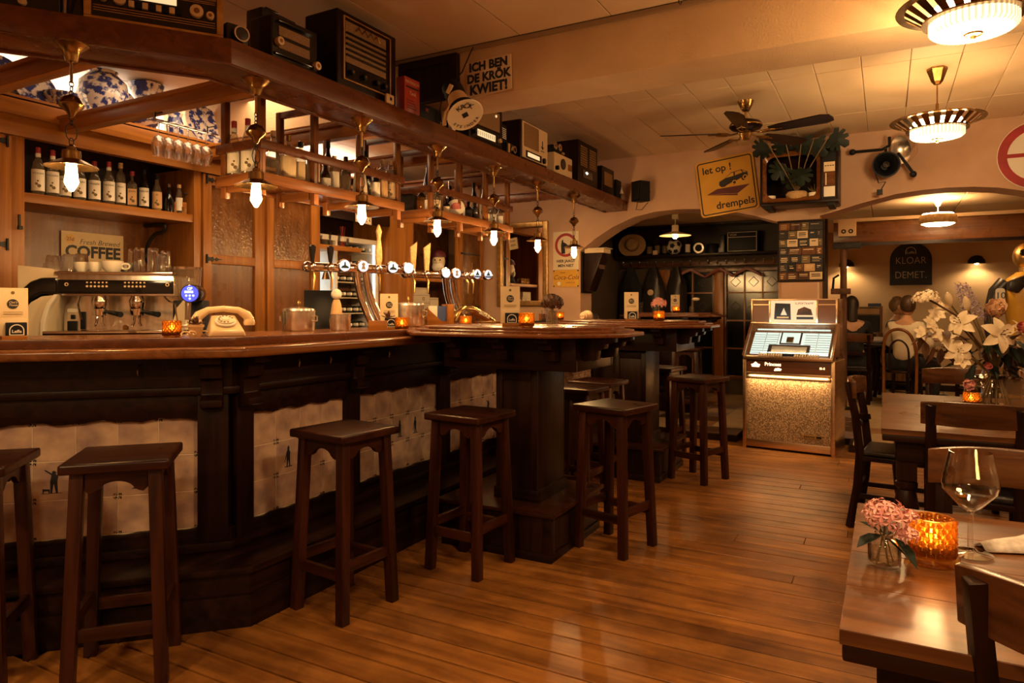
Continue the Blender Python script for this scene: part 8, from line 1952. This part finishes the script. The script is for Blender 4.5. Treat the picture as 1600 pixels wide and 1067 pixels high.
for k in range(64):
    a = k*2.399; u = rfw.random(); r_ = 0.03+0.17*u
    o = inst('leaf', la_ if k % 3 else lb2, bq, (r_*math.cos(a)*1.1, r_*math.sin(a)*0.75, 0.21+0.20*rfw.random()), (R(-70+110*rfw.random()),R(60*(rfw.random()-0.5)),R(math.degrees(a)-90+40*(rfw.random()-0.5))))
    s_ = 0.7+0.5*rfw.random(); o.scale = (s_,s_,s_)
for k in range(12):
    a = k*2.4; o = inst('leaf', lb2, bq, (-0.34+0.09*math.cos(a),-0.03,0.40+0.05*math.sin(a)), (R(-60+50*math.sin(a)),0,R(k*80)))

# ------------------------------------------------------------ guests in the back room
def skin_mesh(name, J, E, mat, parent, sub=2, root=0):
    me = bpy.data.meshes.new(name); me.from_pydata([j[0] for j in J], E, [])
    o = bpy.data.objects.new(name, me); COL.objects.link(o); o.parent = parent
    me.materials.append(mat)
    md = o.modifiers.new('skin', 'SKIN'); md.use_smooth_shade = True
    if not me.skin_vertices: bm = bmesh.new(); bm.from_mesh(me); bm.verts.layers.skin.verify(); bm.to_mesh(me); bm.free()
    for i, j in enumerate(J):
        sv = me.skin_vertices[0].data[i]; r = j[1]; sv.radius = r if isinstance(r, tuple) else (r, r); sv.use_root = (i == root)
    s = o.modifiers.new('subsurf', 'SUBSURF'); s.levels = sub; s.render_levels = sub
    return o
def guest(label, loc, rz, shirt, trousers, hair, hair_len, head_yaw, arms, long_sleeve=True):
    """seated figure facing local -Y; seat height 0.47, origin on the floor under the hips"""
    p = thing('person', label, 'person', loc, rz)
    hip = (0,0.02,0.56)
    J = [(hip,(0.15,0.11)),((0,0.03,0.72),(0.135,0.10)),((0,0.02,0.90),(0.155,0.11)),((0,0.0,1.02),(0.13,0.085)),((0,-0.01,1.10),(0.055,0.055)),((0,-0.02,1.17),(0.052,0.056))]
    E = [(0,1),(1,2),(2,3),(3,4),(4,5)]
    def chain(start, pts):
        prev = start
        for q in pts: J.append(q); E.append((prev, len(J)-1)); prev = len(J)-1
        return prev
    for i, sx in enumerate((-1,1)):
        el, wr = arms[i]
        w = chain(3, [((sx*0.17,0.01,1.02),0.062),(((sx*0.19+el[0])/2,(0.01+el[1])/2,(1.0+el[2])/2),0.050),(el,0.042),(((el[0]+wr[0])/2,(el[1]+wr[1])/2,(el[2]+wr[2])/2),0.038),(wr,0.026)])
        kx = sx*0.12
        chain(0, [((sx*0.09,-0.02,0.55),0.085),((kx,-0.25,0.54),0.075),((kx,-0.46,0.52),0.058),((kx,-0.47,0.30),0.052),((kx,-0.44,0.09),0.038),((kx,-0.56,0.035),0.034)])
    body = skin_mesh('body', J, E, M['skin'], p)
    nb = 6
    # hands: palm, four fingers of different length, thumb at the side
    for i, sx in enumerate((-1,1)):
        el, wr = Vector(arms[i][0]), Vector(arms[i][1]); d = (wr-el).normalized(); sd = d.cross(Vector((0,0,1))).normalized(); up = sd.cross(d)
        HJ = [(tuple(wr),0.024),(tuple(wr+d*0.045),(0.036,0.016)),(tuple(wr+d*0.085),(0.038,0.014))]; HE = [(0,1),(1,2)]
        for k, (off, ln) in enumerate(((-0.027,0.062),(-0.009,0.074),(0.010,0.070),(0.027,0.054))):
            a0 = wr+d*0.085+sd*off; a1 = a0+d*ln*0.55-up*0.008; a2 = a0+d*ln-up*0.028
            n0 = len(HJ); HJ += [(tuple(a0+d*0.008),0.0095),(tuple(a1),0.009),(tuple(a2),0.0075)]; HE += [(2,n0),(n0,n0+1),(n0+1,n0+2)]
        t0 = wr+d*0.035-sd*sx*0.032; n0 = len(HJ); HJ += [(tuple(t0),0.012),(tuple(t0+d*0.03-sd*sx*0.022-up*0.006),0.0105),(tuple(t0+d*0.058-sd*sx*0.026-up*0.016),0.0085)]; HE += [(1,n0),(n0,n0+1),(n0+1,n0+2)]
        skin_mesh('hand', HJ, HE, M['skin'], p, 1)
    # shirt and trousers follow the same joints a little fuller
    SJ = []; SE = []; mp = {}
    keep = [0,1,2,3,4]+[6,7,8,9]+[17,18,19,20] if True else []
    arm0 = [6,7,8,9,10]; arm1 = [17,18,19,20,21]
    keep = [0,1,2,3]+arm0[:4 if long_sleeve else 2]+arm1[:4 if long_sleeve else 2]
    def grow(ids, g):
        out = []; m_ = {}
        for k in ids: m_[k] = len(out); q = J[k]; r = q[1]; out.append((q[0], tuple(a+g for a in r) if isinstance(r, tuple) else r+g))
        return out, [(m_[a],m_[b]) for a,b in E if a in m_ and b in m_]
    sj, se = grow(keep, 0.014); skin_mesh('shirt', sj, se, shirt, p)
    tj, te = grow([0]+[11,12,13,14,15]+[22,23,24,25,26], 0.012); skin_mesh('trousers', tj, te, trousers, p)
    for k in (15, 26):
        q = Vector(J[k][0]); MB().ball((q.x, q.y-0.06, 0.042), 0.05, 12, 8, (0.9,2.4,0.8)).build('shoe', M['leather'], p, smooth=True)
    # head with face and hair
    hd = thing('head', '', '', (0,-0.03,1.27), head_yaw); del hd['label']; del hd['category']
    hd.parent = p
    hm = MB().ball((0,0,0),0.105,20,14,(0.78,0.95,1.14)).ball((0,-0.02,-0.065),0.062,14,8,(0.95,1.1,0.9)); hm.ball((0,-0.105,-0.01),0.018,8,6,(0.8,1.1,1.4))
    for sx in (-1,1): hm.ball((sx*0.083,0.005,-0.01),0.026,8,6,(0.45,0.8,1.25))
    hm.build('face', M['skin'], hd, smooth=True)
    for sx in (-1,1): MB().ball((sx*0.032,-0.090,0.008),0.012,8,6).build('eye', M['ink'], hd, smooth=True)
    MB().ball((0,-0.092,-0.055),0.02,10,5,(1.2,0.4,0.3)).build('mouth', M['redpetal'], hd, smooth=True)
    h_ = MB().ball((0,0.02,0.025),0.108,20,12,(0.84,0.98,1.12))
    if hair_len: h_.lathe([(0.05,-0.30-hair_len+0.2),(0.095,-0.20),(0.098,-0.06),(0.085,0.03)],16,c=(0,0.045,0),cap=True,fn=lambda r,z,a: r*(0.55+0.45*max(0,math.sin(a))) )
    h_.build('hair', hair, hd, smooth=True)
    return p
guest('guest with long dark hair in black seen from behind beside the iron post', (-0.40,10.30,0.082), 190, M['blackcloth'], M['blackcloth'], M['hairdark'], 0.12, 0, (((-0.24,-0.12,0.82),(-0.12,-0.34,0.80)),((0.24,-0.12,0.82),(0.12,-0.34,0.80))))
guest('fair-haired guest in slate blue leaning over the back-room table', (0.13,11.10,0.082), 75, M['blueshirt'], M['blackcloth'], M['hairfair'], 0.0, 20, (((-0.23,-0.16,0.82),(-0.10,-0.38,0.82)),((0.24,-0.12,0.80),(0.12,-0.36,0.82))))
guest('guest in a white shirt with short brown hair on the bentwood chair', (0.23,10.10,0.082), 150, M['shirt'], M['blackcloth'], M['hairbrown'], 0.0, 35, (((-0.28,-0.02,0.80),(-0.20,-0.26,0.74)),((0.27,-0.04,0.80),(0.16,-0.28,0.70))))

# flat lettering becomes mesh, one mesh per distinct text
bpy.context.view_layer.update()
cache = {}
for o in [o for o in bpy.data.objects if o.type == 'FONT']:
    if o.data.name not in cache:
        me = bpy.data.meshes.new_from_object(o); me.name = 'lettering'; cache[o.data.name] = me
    n = bpy.data.objects.new(o.name+'_', cache[o.data.name]); COL.objects.link(n)
    n.parent = o.parent; n.matrix_local = o.matrix_local.copy()
    nm = o.name.split('.')[0]
    bpy.data.objects.remove(o, do_unlink=True)
    n.name = nm
